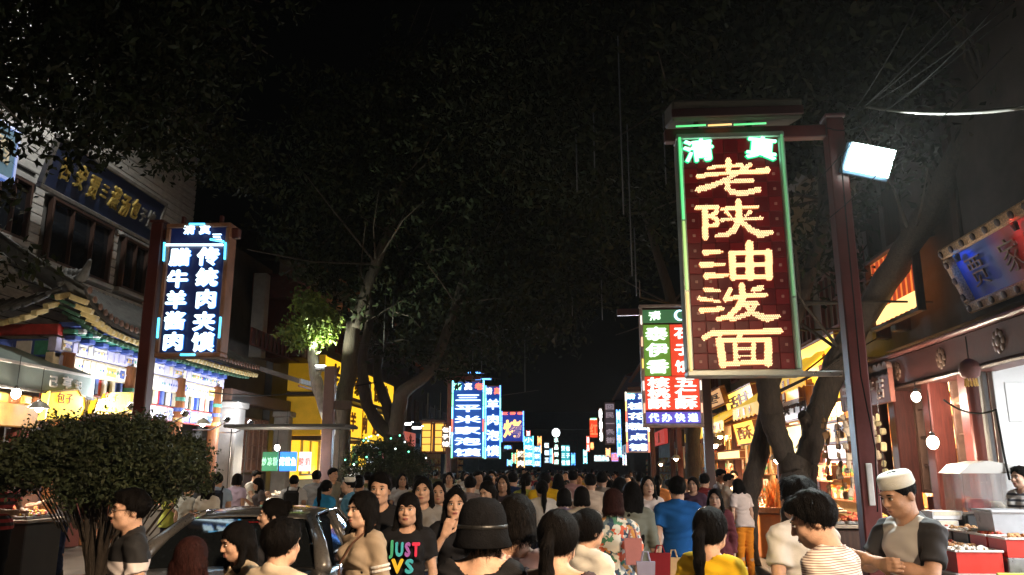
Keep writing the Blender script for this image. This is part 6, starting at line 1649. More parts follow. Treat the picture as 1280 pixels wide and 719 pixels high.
# ------------------------------------------------------------------ parked car
def make_car(label, loc, rz):
    c = thing('parked_car', label, 'car', loc, rz)
    paint = mat('car_grey', (.17, .16, .15), .3, metal=.35, ns=60, na=.06, coat=1.0)
    glass = mat('car_glass', (.010, .012, .014), .04, na=0, coat=.5)
    chrome = mat('chrome', (.7, .7, .7), .12, metal=1, na=0); rub = mat('rubber', (.015, .015, .015), .7, na=0)
    # lower body: rings along the length
    st = [(-2.32, .62, .50, .70), (-2.28, .78, .42, .88), (-2.1, .86, .34, .99), (-1.7, .895, .30, 1.02), (-1.0, .905, .28, .985), (0, .91, .27, .965), (.9, .905, .27, .955), (1.3, .90, .27, .93), (1.9, .87, .28, .83), (2.2, .78, .32, .70), (2.34, .6, .4, .58)]
    vs = []; fs = []; n = 14
    for y, hw, zb, zt in st:
        prof = [(0, zb), (.8, zb), (.94, zb + .06), (1.0, zb + .2), (1.0, zb + (zt - zb) * .62), (.985, zt - .10), (.93, zt - .02), (.80, zt + .005), (0, zt + .03)]
        full = [(x * hw, z) for x, z in prof] + [(-x * hw, z) for x, z in prof[-2:0:-1]]
        vs += [(x, y, z) for x, z in full]
    n = len(full)
    for i in range(len(st) - 1):
        for k in range(n):
            a, b = i * n + k, i * n + (k + 1) % n; fs.append((a, b, b + n, a + n))
    fs += [tuple(range(n)), tuple((len(st) - 1) * n + k for k in range(n))]
    body = MB().add(vs, fs).build('body', paint, c, smooth=True)
    md = body.modifiers.new('soft', 'SUBSURF'); md.levels = 1; md.render_levels = 1
    # cabin corners: roof and belt outline
    RF = [(-1.12, .50, 1.415), (-.6, .565, 1.465), (0, .57, 1.47), (.45, .53, 1.43)]
    roof = MB(); rv = []; 
    for y, hw, z in RF: rv += [(-hw, y, z - .03), (-hw * .8, y, z - .004), (-hw * .4, y, z + .01), (0, y, z + .014), (hw * .4, y, z + .01), (hw * .8, y, z - .004), (hw, y, z - .03)]
    rf = []
    for i in range(len(RF) - 1):
        for k in range(6): a = i * 7 + k; rf.append((a, a + 1, a + 8, a + 7))
    o = len(rv); rv += [(x, y, z - .035) for x, y, z in rv]; rf += [tuple(q + o for q in reversed(f)) for f in rf]
    for i in range(len(RF) - 1):
        for k in (0, 6): a, b = i * 7 + k, (i + 1) * 7 + k; rf.append((a, b, b + o, a + o))
    for i in (0, len(RF) - 1):
        for k in range(6): a = i * 7 + k; rf.append((a, a + 1, a + 1 + o, a + o))
    ro = roof.add(rv, rf).build('roof', paint, c, smooth=True); ro.modifiers.new('soft', 'SUBSURF').render_levels = 1
    def slab(name, pts, m, th=.012, inset=None):
        a = [Vector(p) for p in pts]; nrm = (a[1] - a[0]).cross(a[-1] - a[0]).normalized() * th
        k = len(a); mb = MB(); mb.add([tuple(p) for p in a] + [tuple(p - nrm) for p in a], [tuple(range(k)), tuple(reversed(range(k, 2 * k)))] + [(i, (i + 1) % k, (i + 1) % k + k, i + k) for i in range(k)])
        return mb.build(name, m, c)
    slab('rear_window', [(-.70, -1.72, 1.02), (.70, -1.72, 1.02), (.60, -1.42, 1.24), (.49, -1.12, 1.392), (-.49, -1.12, 1.392), (-.60, -1.42, 1.24)], glass)
    slab('windshield', [(.72, 1.15, .98), (-.72, 1.15, .98), (-.52, .46, 1.41), (.52, .46, 1.41)], glass)
    for s in (-1, 1):
        f = lambda L: [(s * x, y, z) for x, y, z in (L if s > 0 else reversed(L))]
        slab('side_window', f([(.815, -1.30, .985), (.815, -.28, .985), (.60, -.30, 1.40), (.57, -1.0, 1.385)]), glass)
        slab('side_window', f([(.815, -.18, .985), (.81, .95, .975), (.57, .36, 1.39), (.60, -.20, 1.40)]), glass)
        for nm, P_, r in (('rear_pillar', [(.80, -1.78, 1.0), (.70, -1.45, 1.2), (.545, -1.06, 1.405)], [.07, .062, .05]), ('middle_pillar', [(.822, -.23, .97), (.607, -.25, 1.42)], [.038, .034]), ('front_pillar', [(.79, 1.2, .96), (.55, .44, 1.41)], [.045, .04])):
            MB().tube([(s * x, y, z) for x, y, z in P_], r, 8).build(nm, paint, c, smooth=True)
        MB().tube([(s * .80, -1.45, 1.015), (s * .60, -1.0, 1.425), (s * .60, -.3, 1.435), (s * .565, .4, 1.415), (s * .80, 1.05, .99)], .011, 6).build('chrome_trim', chrome, c, smooth=True)
        for y in (-.85, .22): MB().tube([(s * .90, y - .1, .86), (s * .94, y - .06, .86), (s * .94, y + .06, .86), (s * .90, y + .1, .86)], .014, 8).build('door_handle', chrome, c, smooth=True)
        for y in (-1.42, -.24, .98): pbox('door_gap', (s * .905, y, .66), (.012, .008, .5), rub, c, 0)
        MB().ell((s * 1.0, .82, 1.0), (.11, .06, .075), 12, 8).build('side_mirror', paint, c, smooth=True)
        MB().ell((s * .66, -2.24, .80), (.17, .05, .085), 14, 8).build('tail_light', mat('tail_red', (.30, .01, .01), .15, na=0), c, smooth=True)
        MB().ell((s * .64, 2.2, .66), (.16, .07, .08), 14, 8).build('headlight', mat('headlight_glass', (.6, .62, .65), .08, na=0), c, smooth=True)
        for y in (-1.38, 1.38):
            wl = thing('wheel', None, None); wl.parent = c; wl.location = (s * .80, y, .315)
            MB().lathe([(.20, -.10), (.29, -.105), (.315, -.08), (.315, .08), (.29, .105), (.20, .10)], n=24, rot=Matrix.Rotation(R(90), 3, 'Y')).build('tyre', rub, wl, smooth=True)
            m = MB().lathe([(.205, -.06), (.205, .06), (.19, .085), (.18, .05)], n=24, rot=Matrix.Rotation(R(90), 3, 'Y'))
            for k in range(6): a = k * 1.047; m.box((s * .07, .1 * math.cos(a), .1 * math.sin(a)), (.02, .05, .19), Matrix.Rotation(-a + math.pi / 2, 3, 'X'), .006)
            m.build('rim', steel, wl)
    pbox('licence_plate', (0, -2.33, .62), (.44, .02, .14), mat('plate_blue', (.03, .08, .3), .4), c, .004); pbox('rear_bumper', (0, -2.31, .45), (1.3, .1, .16), paint, c, .04)
    pbox('brake_lamp', (0, -1.16, 1.36), (.24, .03, .02), mat('tail_red', (.30, .01, .01), .15, na=0), c, .004)
    return c
cc = atY(300, 640, 7.3)
car_ = make_car('dark grey saloon car parked beside the bush, seen from behind', (cc[0] - .12, 8.55, 0), 8)
car_.scale = (1, 1, .95)

# ------------------------------------------------------------------ stall at the right edge with red, orange and black tubs
SX, S0, S1 = 4.05, 8.2, 10.6
sl = thing('snack_stall', 'right hand snack stall table with steel legs and shelf', 'stall', (SX, (S0 + S1) / 2, .12), 0)
pbox('table_top', (0, 0, .66), (.95, 2.4, .05), mat('stall_top', (.40, .38, .36), .35, ns=6, na=.2), sl, .01)
pbox('edge_strip', (-.49, 0, .655), (.02, 2.42, .07), steel, sl)
pbox('lower_shelf', (0, 0, .22), (.9, 2.3, .03), steel, sl)
for sx in (-.45, .45):
    for sy in (-1.15, 0, 1.15): MB().tube([(sx, sy, 0), (sx, sy, .64)], .022, 8).build('leg', steel, sl)
for sy in (-1.15, .0): MB().tube([(-.46, sy, .1), (-.46, sy + 1.15, .62)], .014, 6).build('brace', steel, sl)
tubc = {'red': mat('tub_red', (.62, .035, .02), .4, na=.1, emit=None), 'orange': mat('tub_orange', (.80, .36, .02), .4, na=.1), 'black': mat('tub_black', (.02, .02, .022), .4, na=0), 'green': mat('tub_green', (.05, .14, .06), .4, na=0)}
foodm = [ramp_mat('food_%d' % i, c, scale=40) for i, c in enumerate([[(.75, .7, .6), (.6, .45, .3), (.8, .78, .7)], [(.5, .25, .1), (.65, .4, .15), (.3, .12, .06)], [(.6, .08, .05), (.7, .3, .1), (.5, .05, .04)]])]
def tub(label, x, y, z, col, grp, i, dy=.34, dx=.42, h=.2):
    t = thing('food_tub', label, 'tub', (x, y, z), 0, grp)
    m = MB(); a, b, th = dx / 2, dy / 2, .012
    for c_, d in (((-a + th / 2, 0, h / 2), (th, dy, h)), ((a - th / 2, 0, h / 2), (th, dy, h)), ((0, -b + th / 2, h / 2), (dx - 2 * th, th, h)), ((0, b - th / 2, h / 2), (dx - 2 * th, th, h)), ((0, 0, th / 2), (dx - 2 * th, dy - 2 * th, th))): m.box(c_, d)
    m.build('tub', tubc[col], t)
    m = MB()
    for c_, d in (((-a, 0, h), (.03, dy + .02, .02)), ((a, 0, h), (.03, dy + .02, .02)), ((0, -b, h + .001), (dx - .03, .03, .02)), ((0, b, h + .001), (dx - .03, .03, .02))): m.box(c_, d, ch=.004)
    m.build('lip', mat('tub_lip', (.8, .76, .7), .4, na=0), t)
    rg = random.Random(i); m = MB()
    for k in range(40): m.ell((rg.uniform(-a + .05, a - .05), rg.uniform(-b + .05, b - .05), h - .015 + rg.uniform(0, .04)), (rg.uniform(.02, .04), rg.uniform(.02, .04), rg.uniform(.012, .025)), 6, 4)
    o = m.build('food', foodm[i % 3], t); o['kind'] = 'stuff'
    return t
seq1 = ['red', 'red', 'black', 'orange', 'orange', 'green']; nmr = ['nearest', 'second', 'third', 'fourth', 'fifth', 'farthest']
seq = ['red', 'red', 'black', 'black', 'orange', 'green']; seqf = ['red', 'black', 'red', 'red', 'black', 'orange']
for i in range(6):
    y = S0 + .25 + i * .38
    tub('%s tub in the front row of the right stall, %s from the viewer' % (seqf[i], nmr[i]), SX - .22, y, .12 + .686, seqf[i], 'tubs in the front row of the stall', i)
pbox('riser', (.24, 0, .76), (.44, 2.3, .14), steel, sl, .01)
for i in range(6):
    y = S0 + .25 + i * .38
    tub('%s tub in the raised back row of the right stall, %s from the viewer' % (seq[i], nmr[i]), SX + .25, y, .12 + .832, seq[i], 'tubs in the back row of the stall', i + 7, h=.17)
# clear plastic box with white lid on black tray, steel kettle, small bowls
clear = mat('clear_plastic', (.85, .85, .85), .1, na=0, trans=.9, alpha=.35)
q = atY(1224, 600, 10.0)
cb = thing('clear_box', 'clear plastic food box with white sloped lid standing behind the tubs', 'box', (q[0] - .0, 10.0, 1.12))
pbox('stand', (0, 0, .06), (.62, .5, .18), black, cb, .02)
for c_, d in (((-.3, 0, .38), (.01, .5, .44)), ((.3, 0, .38), (.01, .5, .44)), ((0, -.25, .38), (.59, .01, .44)), ((0, .25, .38), (.59, .01, .44))): pbox('pane', c_, d, clear, cb, 0)
pbox('red_bag', (-.05, .02, .24), (.26, .2, .14), tubc['red'], cb, .04); pbox('bun_pile', (.15, .05, .22), (.2, .24, .12), mat('bun_cream', (.75, .66, .5), .7, ns=9, na=.2), cb, .05)
m = MB(); m.prism([(-.34, .60), (.34, .60), (.22, .70), (0, .74), (-.22, .70)], 'y', -.28, .28); m.build('lid', mat('lid_white', (.45, .43, .39), .5, na=.05), cb)
for i, (dx, dz) in enumerate(((-.45, .0), (-.52, .10), (-.47, .20))):
    t = thing('white_carton', ['bottom white carton left of the clear food box', 'middle white carton left of the clear food box', 'top white carton left of the clear food box'][i], 'carton', (q[0] + dx, 10.0, 1.0 + dz), 0, 'white cartons by the clear box')
    pbox('carton', (0, 0, .05), (.34, .3, .092), p_white, t, .006); pbox('flap', (0, -.152, .07), (.3, .006, .04), p_cream, t, 0)
gb = atY(1229, 634, 8.75)
t = thing('grey_bin', 'grey translucent storage bin behind the red tubs', 'bin', (gb[0] + .25, 8.9, 1.0)); m = MB(); m.lathe([(.22, 0), (.27, .32), (.28, .34), (.26, .34), (.2, .03)], n=4, rot=Matrix.Rotation(R(45), 3, 'Z')); m.build('bin', mat('bin_grey', (.40, .42, .44), .3, na=.1), t); pbox('lid', (0, 0, .35), (.42, .42, .03), mat('bin_lid', (.5, .52, .53), .3, na=.1), t, .01)
# yellow green price board on the near end of the stall
q = atY(1262, 700, 8.1)
pbd = thing('price_board', 'yellow green price board with white print leaning at the near stall end', 'sign', (q[0] + .22, 8.06, .16)); 
pbox('board', (0, 0, .34), (.74, .03, .68), mat('board_lime', (.50, .60, .10), .5, ns=3, na=.15), pbd, .006)
pbox('printed_band', (-.08, -.017, .54), (.42, .006, .12), mat('print_magenta', (.5, .10, .25), .5), pbd, .0)
pbox('printed_panel', (.02, -.017, .26), (.58, .006, .34), mat('print_pale', (.55, .62, .5), .5), pbd, 0)
for i, ch in enumerate('酸梅汤'): letter(ch, -.2 + i * .12, -.024, .54, .10, .09, p_white, pbd, .01, .003, 'printed_character')
for i in range(4): pbox('print_line', (.0, -.022, .38 - i * .07), (.46 - .08 * (i % 2), .004, .018), p_green, pbd, 0)
for i, (x, z, s_, m_, lb) in enumerate(((-.2, .36, (.3, .4, .26), mat('sack_tan', (.45, .28, .14), .8, ns=7, na=.3), 'tan paper sack on the lower shelf of the right stall'), (.1, .34, (.3, .34, .22), tubc['red'], 'red bag under the right stall'), (-.1, .34, (.34, .4, .2), mat('crate_green', (.05, .25, .12), .5), 'green crate under the near part of the right stall'))):
    y = [10.0, 10.35, 8.9][i]
    t = thing(['paper_sack', 'plastic_bag', 'plastic_crate'][i], lb, ['sack', 'bag', 'crate'][i], (SX + x, y, .12 + .237))
    m = MB().box((0, 0, s_[2] / 2), s_, ch=.05); m.build('side', m_, t); pbox('rim', (0, 0, s_[2] + .0), (s_[0] * .8, s_[1] * .8, .03), m_, t, .01)
# counter of the shop behind the chef with trays of small goods
def counter(label, x0, x1, y, seed, colr, trays=5, z=.85, deep=.7):
    t = thing('food_counter', label, 'counter', ((x0 + x1) / 2, y, .12))
    Wd = x1 - x0
    pbox('front_panel', (0, 0, z / 2 - .02), (Wd, deep - .06, z - .06), colr, t, .015); pbox('counter_top', (0, 0, z), (Wd + .06, deep, .05), mat('counter_top', (.35, .30, .25), .35, ns=6, na=.2), t, .01)
    rg = random.Random(seed)
    for i in range(trays):
        x = -Wd / 2 + Wd * (i + .5) / trays
        tr_ = thing('tray', None, None); tr_.parent = t; tr_.location = (x, -.05, z + .03)
        m = MB(); m.box((0, 0, .02), (Wd / trays - .04, deep * .75, .04), ch=.008); m.build('dish', steel, tr_)
        m = MB()
        for k in range(46):
            r_ = math.sqrt(rg.random()); a = rg.random() * 6.283
            m.ell((r_ * math.cos(a) * (Wd / trays) * .4, r_ * math.sin(a) * deep * .32, .05 + .16 * (1 - r_) * rg.random()), (rg.uniform(.03, .05), rg.uniform(.03, .05), rg.uniform(.02, .035)), 6, 4)
        o = m.build('food_pile', [foodm[0], foodm[1], foodm[2], ramp_mat('sweets', [(.8, .6, .1), (.75, .7, .65), (.6, .1, .1), (.85, .4, .1)], scale=25)][(i + seed) % 4], tr_); o['kind'] = 'stuff'
    return t
counter('counter heaped with nuts and sweets behind the oxblood pole', 3.5, 5.2, 12.4, 1, wood_dk, 5)
counter('counter with bright fried snacks beside the forked tree', 3.5, 5.1, 16.4, 2, mat('counter_orange', (.5, .18, .04), .5, ns=3, na=.2), 4)
counter('counter of the shop under the pale sign box', 3.6, 5.2, 18.6, 3, wood_red, 4)
counter('farther counter under the yellow lit board', 3.6, 5.2, 22.6, 4, wood_or, 4)
counter('counter of the left corner shop with white trays', -9.0, -7.9, 11.9, 5, mat('counter_dark', (.05, .045, .04), .5, ns=3, na=.2), 3, .9, .9)
counter('counter in front of the painted porch beyond the bush', -8.9, -6.9, 16.6, 6, stone_lt, 4)
counter('counter of the columned house on the left pavement', -9.0, -6.8, 22.4, 7, wood_dk, 4)
# hanging strings of packets near the pole
for k, (px, py, Y, colr, lb) in enumerate(((1052, 585, 13.2, (.55, .40, .28), 'brown'), (1063, 590, 13.0, (.7, .58, .45), 'cream'), (1098, 610, 12.9, (.62, .5, .36), 'tan'), (1108, 615, 12.9, (.75, .62, .35), 'straw'), (1036, 590, 13.5, (.5, .3, .16), 'chestnut'), (1088, 600, 13.1, (.4, .28, .2), 'dark'))):
    q = atY(px, py, Y); t = thing('snack_string', '%s string of hanging snack packets beside the oxblood pole' % lb, 'snack string', (q[0], Y, 2.3), 0, 'strings of snack packets')
    MB().tube([(0, 0, .5), (0, 0, -.95)], .006, 5).build('cord', black, t)
    rg = random.Random(k)
    for i in range(11): pbox('packet', (rg.uniform(-.04, .04), rg.uniform(-.04, .04), .24 - i * .115 + rg.uniform(-.03, .03)), (.07 + .02 * (i % 3), .04, .08 + .02 * ((i + k) % 4)), cloth(tuple(min(.7, c * (.45 + .16 * ((i + k) % 4))) for c in colr)), t, .02, rot=(0, R(rg.uniform(-22, 22)), R(rg.uniform(-60, 60))))
q = atY(972, 618, 15.9)
t = thing('skewer_heap', 'orange lit heap of skewers and fried food between the tree trunks', 'food heap', (q[0], 15.9, .97))
rg = random.Random(4)
m = MB()
for k in range(90):
    a = rg.random() * 6.283; r_ = rg.random() * .3
    m.tube([(r_ * math.cos(a), r_ * math.sin(a) * .6, rg.uniform(0, .2)), (r_ * math.cos(a) * .9 + rg.uniform(-.1, .1), r_ * math.sin(a) * .6, .25 + rg.random() * .35)], [.022, .008], 5)
o = m.build('skewers', mat('fried_orange', (.75, .30, .06), .5, ns=15, na=.4), t); o['kind'] = 'stuff'
MB().lathe([(.36, 0), (.42, .1), (.40, .1), (.34, .02)], n=20).build('basket', wood_or, t)
t = thing('orange_bin', 'bright orange plastic bin beside the white tee man', 'bin', (atY(980, 640, 13.6)[0], 13.6, .12)); MB().lathe([(.2, 0), (.26, .62), (.28, .64), (.24, .64), (.2, .05)], n=18).build('shell', mat('bin_orange', (.8, .16, .02), .5, na=.1), t); MB().lathe([(.275, .64), (.28, .67), (.26, .68)], n=18).build('rim', mat('bin_orange', (.8, .16, .02), .5, na=.1), t)
ap = thing('shop_awning', 'tan wooden awning of the snack shop left of the trunks', 'awning', (XR - 1.0, 17.5, 3.0), -90); m = MB(); m.prism([(0, 0), (1.2, .5), (1.2, .56), (0, .06)], 'x', -1.5, 1.8); m.build('canopy', mat('awning_tan', (.4, .24, .12), .6, ns=5, na=.3), ap)
for i in range(8): pbox('rafter', (-1.3 + i * .42, .5, .16), (.05, 1.1, .06), wood_dk, ap, .006, rot=(R(22.6), 0, 0))
aw2 = copy_tree(ap); aw2.location = (XR - 1.1, 24.5, 3.0); aw2['label'] = 'farther tan wooden awning, above the counter under the yellow board'

# ------------------------------------------------------------------ wires and hanging light rods
wirem = mat('cable_black', (.02, .02, .02), .5, na=.1); wirem.node_tree.nodes['Principled BSDF'].inputs['Specular IOR Level'].default_value = 0; wirel = mat('cable_pale', (.02, .02, .019), .5, na=.1)
wirel.node_tree.nodes['Principled BSDF'].inputs['Specular IOR Level'].default_value = 0
def wire(label, pts, r, m, sag=.0, name='overhead_cable'):
    P_ = [np.array(p) for p in pts]; out = []
    for i in range(len(P_) - 1):
        for k in range(10):
            t_ = k / 10; v = P_[i] * (1 - t_) + P_[i + 1] * t_; v = v - np.array([0, 0, sag * 4 * t_ * (1 - t_)]); out.append(v)
    out.append(P_[-1]); b = np.array(out[0]); o = MB().tube([v - b for v in out], r, 6).build(name, m, None, b, smooth=True)
    return tag(o, label, 'cable')
hub = atY(1050, 148, SY)
for i, (x, y, Y, lb) in enumerate(((1155, -10, 4.5, 'steepest dark cable rising from the pole top'), (1215, -8, 4.2, 'second cable rising from the pole top to the upper right'), (1232, -6, 4.4, 'third cable rising from the pole top to the upper right'), (1268, 2, 4.6, 'lowest straight cable running from the pole top to the right'))):
    wire(lb, [hub + [0, -.05, .02 * i - .1], atY(x, y, Y)], .0045, wirel, .05)
wire('loose cable looping from the sign bracket to the upper right', [atY(1034, 160, SY - .1), atY(1095, 143, SY - .3), atY(1250, 2, 4.8)], .005, wirel, .08)
wire('dark cable passing in front of the floodlight to the upper right', [atY(990, 258, SY + .2), atY(1090, 150, SY - .8), atY(1260, 20, 5)], .0045, wirem, .02)
wire('second dark cable passing below the floodlight', [atY(1000, 300, SY + .4), atY(1100, 215, SY - .8), atY(1265, 60, 5)], .0045, wirem, .03)
wire('pale tan cable sagging across the right of the street', [atY(1082, 133, SY - .3), atY(1290, 133, 5.5)], .016, mat('cable_tan', (.07, .055, .035), .8, na=.2), .06)
wire('thin white wire hanging down along the oxblood pole', [atY(1051, 195, SY - .15), atY(1060, 300, SY - .15), atY(1076, 470, SY - .15), atY(1094, 560, SY - .15), atY(1097, 640, SY - .15)], .006, wirel, .0)
wire('pale cable crossing before the left canopy roof', [atY(262, 490, 20), atY(340, 494, 22), atY(470, 478, 21)], .018, wirel, .05)
wire('cable along the front of the white shop', [atX(1180, 500, XR - .4), atX(1245, 512, XR - .4), atX(1262, 600, XR - .4)], .012, wirel, .1)
rodm = mat('light_rod_off', (.05, .05, .05), .5, na=.1, emit=(.8, .85, .9), es=.006)  # faint emission in the colour keeps the unlit rods visible
for i, (px, y0, y1, Y) in enumerate(((775, 45, 268, 13), (786, 130, 345, 14), (794, 285, 370, 15), (742, 140, 210, 14), (720, 168, 240, 14), (830, 100, 230, 14), (601, 435, 480, 24), (590, 438, 475, 24), (655, 425, 490, 26), (478, 368, 440, 20), (490, 370, 410, 20), (637, 358, 400, 24), (715, 368, 395, 22), (752, 350, 400, 20))):
    a, b = atY(px, y0, Y), atY(px + (y1 - y0) * .02, y1, Y)
    lb = 'unlit hanging light rod %s' % ['longest one left of the big red sign', 'second long one left of the big red sign', 'lowest one beside the red and white sign', 'short one high over the middle', 'short one, left of the high pair over the middle', 'one just left of the big sign frame', 'over the tallest blue sign, right one', 'over the tallest blue sign, left one', 'above the orange emblem sign', 'below the left tree, left one', 'below the left tree, right one', 'thin one over the middle left', 'thin one over the middle', 'thin one over the middle right'][i]
    t = thing('light_rod', lb, 'light rod', b); L_ = a[2] - b[2]
    MB().tube([(0, 0, 0), (0, 0, L_)], .011, 6).build('rod', rodm, t, smooth=True); MB().tube([(0, 0, L_), (0, 0, L_ + .3)], .005, 5).build('cord', wirem, t)
# upper-left twinkle: a small lamp seen through the leaves, plus an added spot for the plaque
q = atX(62, 3, GX + .3); lamp('plaque_light', 'SPOT', q + np.array([1.6, 0, -.3]), 520, (.95, .93, .85), None, .08, (0, R(30), 0), 150); t = thing('wall_lamp', 'tiny white lamp seen through the leaves at the upper left', 'lamp', q, 90); MB().ell((0, 0, 0), (.07, .07, .07), 10, 8).build('globe', glow('wall_lamp_white', (.85, .9, 1), 6), t, smooth=True); pbox('wall_plate', (0, .15, 0), (.12, .25, .12), black, t, .01)
# ------------------------------------------------------------------ the people
def top_of(px, py, Y): 
    q = atY(px, py, Y); return q[0], q[2]
def pp(label, px, py, Y, rot, p, cols, face=False, h=.0085, sk=0, hc='black', key=None, ground=0.0, group=None, extra=None, Hlim=None):
    if group == 'people near the camera' and Y < 5.2 and 'prayer cap' not in label: Y *= 1.09
    X, z = top_of(px, py, Y)
    hz = z
    return person(label, X, Y, top=hz, rot=rot, p=p, h=h, cols=cols, face=face, sk=sk, hc=hc, key=key, ground=ground, group=group, extra=extra)
def glasses(root, J):
    c, H = J['head'], J['Rh']; g_ = mat('glasses_black', (.012, .012, .012), .3, na=0)
    def h(x, y, z): return c + H @ np.array([x, y, z])
    for s in (-1, 1):
        pts = [h(s * .033 + .023 * math.cos(k * .628), -.108, .004 + .017 * math.sin(k * .628)) for k in range(11)]
        MB().tube(pts, .0022, 5).tube([h(s * .056, -.106, .008), h(s * .074, -.03, .008), h(s * .078, .012, .004)], .002, 5).build('glasses_rim', g_, root)
    MB().tube([h(-.011, -.108, .008), h(0, -.111, .010), h(.011, -.108, .008)], .002, 5).build('glasses_bridge', g_, root)
def bucket_hat(root, J):
    c, H = J['head'], Matrix(J['Rh'].tolist()); m = mat('hat_black', (.006, .006, .007), .95, ns=30, na=.3, bump=.3); m.node_tree.nodes['Principled BSDF'].inputs['Specular IOR Level'].default_value = .05
    prof = [(.140, -.080), (.146, -.073), (.130, -.035), (.122, .02), (.115, .07), (.098, .115), (.064, .143), (.02, .152)]
    MB().lathe(prof, tuple(c + J['Rh'] @ np.array([0, .008, .0])), 28, H).build('hat', m, root, smooth=True)
    MB().lathe([(.1255, .006), (.1240, .024), (.121, .026)], tuple(c + J['Rh'] @ np.array([0, .008, .0])), 28, H).build('hat_band', black, root, smooth=True)
def prayer_cap(root, J):
    c, H = J['head'], Matrix(J['Rh'].tolist()); m = mat('cap_white', (.72, .74, .70), .8, ns=40, na=.05, bump=.2)
    MB().lathe([(.094, .05), (.098, .055), (.094, .105), (.084, .120), (.03, .126)], tuple(c + J['Rh'] @ np.array([0, .012, .0])), 24, H).build('white_cap', m, root, smooth=True)
def hair_clip(root, J):
    c, H = J['head'], J['Rh']
    MB().tube([c + H @ np.array([.09 * math.cos(t), .03 + .02 * math.sin(t), .035 + .1 * math.sin(t)]) for t in np.linspace(.35, 1.5, 8)], .007, 6).build('hair_band', mat('band_silver', (.6, .6, .6), .2, metal=.8), root)
def earring(root, J):
    c, H = J['head'], J['Rh']
    for s in (-1, 1): MB().tube([c + H @ np.array([s * .082, .0, -.04]), c + H @ np.array([s * .088, .0, -.085])], .004, 6).build('earring', mat('ear_silver', (.8, .8, .8), .15, metal=1), root)
def tee_print(root, J):
    T = J['T']
    cols_ = {'r': (.75, .03, .10), 'b': (.05, .25, .75), 'g': (.05, .40, .22), 't': (.05, .45, .55), 'y': (.80, .55, .03), 'p': (.35, .12, .5)}
    for row, z, cs in (('JUST', 1.285, 'gtpr'), ('VS', 1.165, 'yt')):
        for i, ch in enumerate(row):
            w_ = .058 if len(row) == 4 else .085; x = (i - (len(row) - 1) / 2) * (w_ + .004) * -1 * -1
            q = T(x, -.155 - .012 * (row == 'JUST'), z)
            letter(ch, q[0], q[1] , q[2], w_ * 1.5, .115 * 1.15, mat('print_' + cs[i], cols_[cs[i]], .6, na=0), root, .045, .012, 'printed_letter')
def backpack(col):
    def f(root, J):
        T = J['T']; m = cloth(col)
        MB().box(tuple(T(0, .20, 1.22)), (.27, .13, .38), Matrix(J['Rt'].tolist()), .045).build('backpack', m, root, smooth=False)
        MB().box(tuple(T(0, .285, 1.14)), (.20, .05, .18), Matrix(J['Rt'].tolist()), .02).build('backpack_pocket', m, root)
        for s in (-1, 1): MB().tube([T(s * .09, .15, 1.36), T(s * .10, .02, 1.465), T(s * .11, -.135, 1.33), T(s * .14, -.02, 1.10)], .016, 6).build('backpack_strap', m, root)
    return f
def strap(col):
    def f(root, J):
        T = J['T']; MB().tube([T(.10, .03, 1.475), T(.06, -.12, 1.36), T(-.02, -.165, 1.22), T(-.10, -.135, 1.02)], .007, 6).build('bag_strap', cloth(col), root)
    return f
def sleeve_bands(root, J):
    a, b = J['elL'], J['wrL']; d = nv(b - a); Rm = Matrix(np.array([np.cross(d, nv(np.cross(d, [0, 1, .2]))), nv(np.cross(d, [0, 1, .2])), d]).T.tolist())
    for s in 'LR':
        a, b = J['el' + s], J['wr' + s]; d = nv(b - a); u = nv(np.cross(d, [0, 1, .2])); v = np.cross(d, u); Rm = Matrix(np.array([u, v, d]).T.tolist())
        for t in (.25, .36): MB().lathe([(.060, -.008), (.062, .0), (.060, .008)], tuple(a + (b - a) * t), 16, Rm).build('sleeve_stripe', p_white, root)
        a, b = J['sh' + s], J['el' + s]; d = nv(b - a); u = nv(np.cross(d, [0, 1, .2])); v = np.cross(d, u); Rm = Matrix(np.array([u, v, d]).T.tolist())
        for t in (.60, .70): MB().lathe([(.068, -.008), (.070, .0), (.068, .008)], tuple(a + (b - a) * t), 16, Rm).build('sleeve_stripe', p_white, root)
def multi(*fs):
    def f(root, J):
        for q in fs: q(root, J)
    return f

G1 = 'people near the camera'
wht = (.62, .60, .56); blk = (.012, .012, .014); jean = (.03, .04, .08); bei = (.58, .48, .36)
red_stripe = stripe_mat('cloth_red_black', (.30, .02, .02), (.02, .012, .012), 3.2, .5)
fine_stripe = stripe_mat('cloth_fine_stripe', (.20, .12, .11), (.66, .58, .50), 30, .3)
floral = ramp_mat('cloth_floral', [(.60, .62, .58), (.02, .05, .10), (.55, .10, .04), (.06, .22, .14), (.65, .62, .55), (.50, .24, .06), (.10, .16, .20), (.62, .60, .55)], scale=24)
pinkfl = ramp_mat('cloth_pink_floral', [(.78, .50, .42)] * 7 + [(.30, .20, .18)], scale=30)
blkstripe = stripe_mat('cloth_bw_stripe', (.03, .03, .03), (.65, .62, .58), 5, .35, 'X')
halfblk = bpy.data.materials.new('cloth_black_over_white'); halfblk.use_nodes = True
n = halfblk.node_tree.nodes; l = halfblk.node_tree.links; p_ = n['Principled BSDF']; p_.inputs['Roughness'].default_value = .85
tc = n.new('ShaderNodeTexCoord'); sx = n.new('ShaderNodeSeparateXYZ'); l.new(tc.outputs['Object'], sx.inputs[0])
mr = n.new('ShaderNodeMath'); mr.operation = 'GREATER_THAN'; mr.inputs[1].default_value = 1.27; l.new(sx.outputs[2], mr.inputs[0])
mx = n.new('ShaderNodeMix'); mx.data_type = 'RGBA'; mx.inputs[6].default_value = (.66, .60, .60, 1); mx.inputs[7].default_value = (.012, .012, .014, 1); l.new(mr.outputs[0], mx.inputs[0]); l.new(mx.outputs[2], p_.inputs['Base Color'])

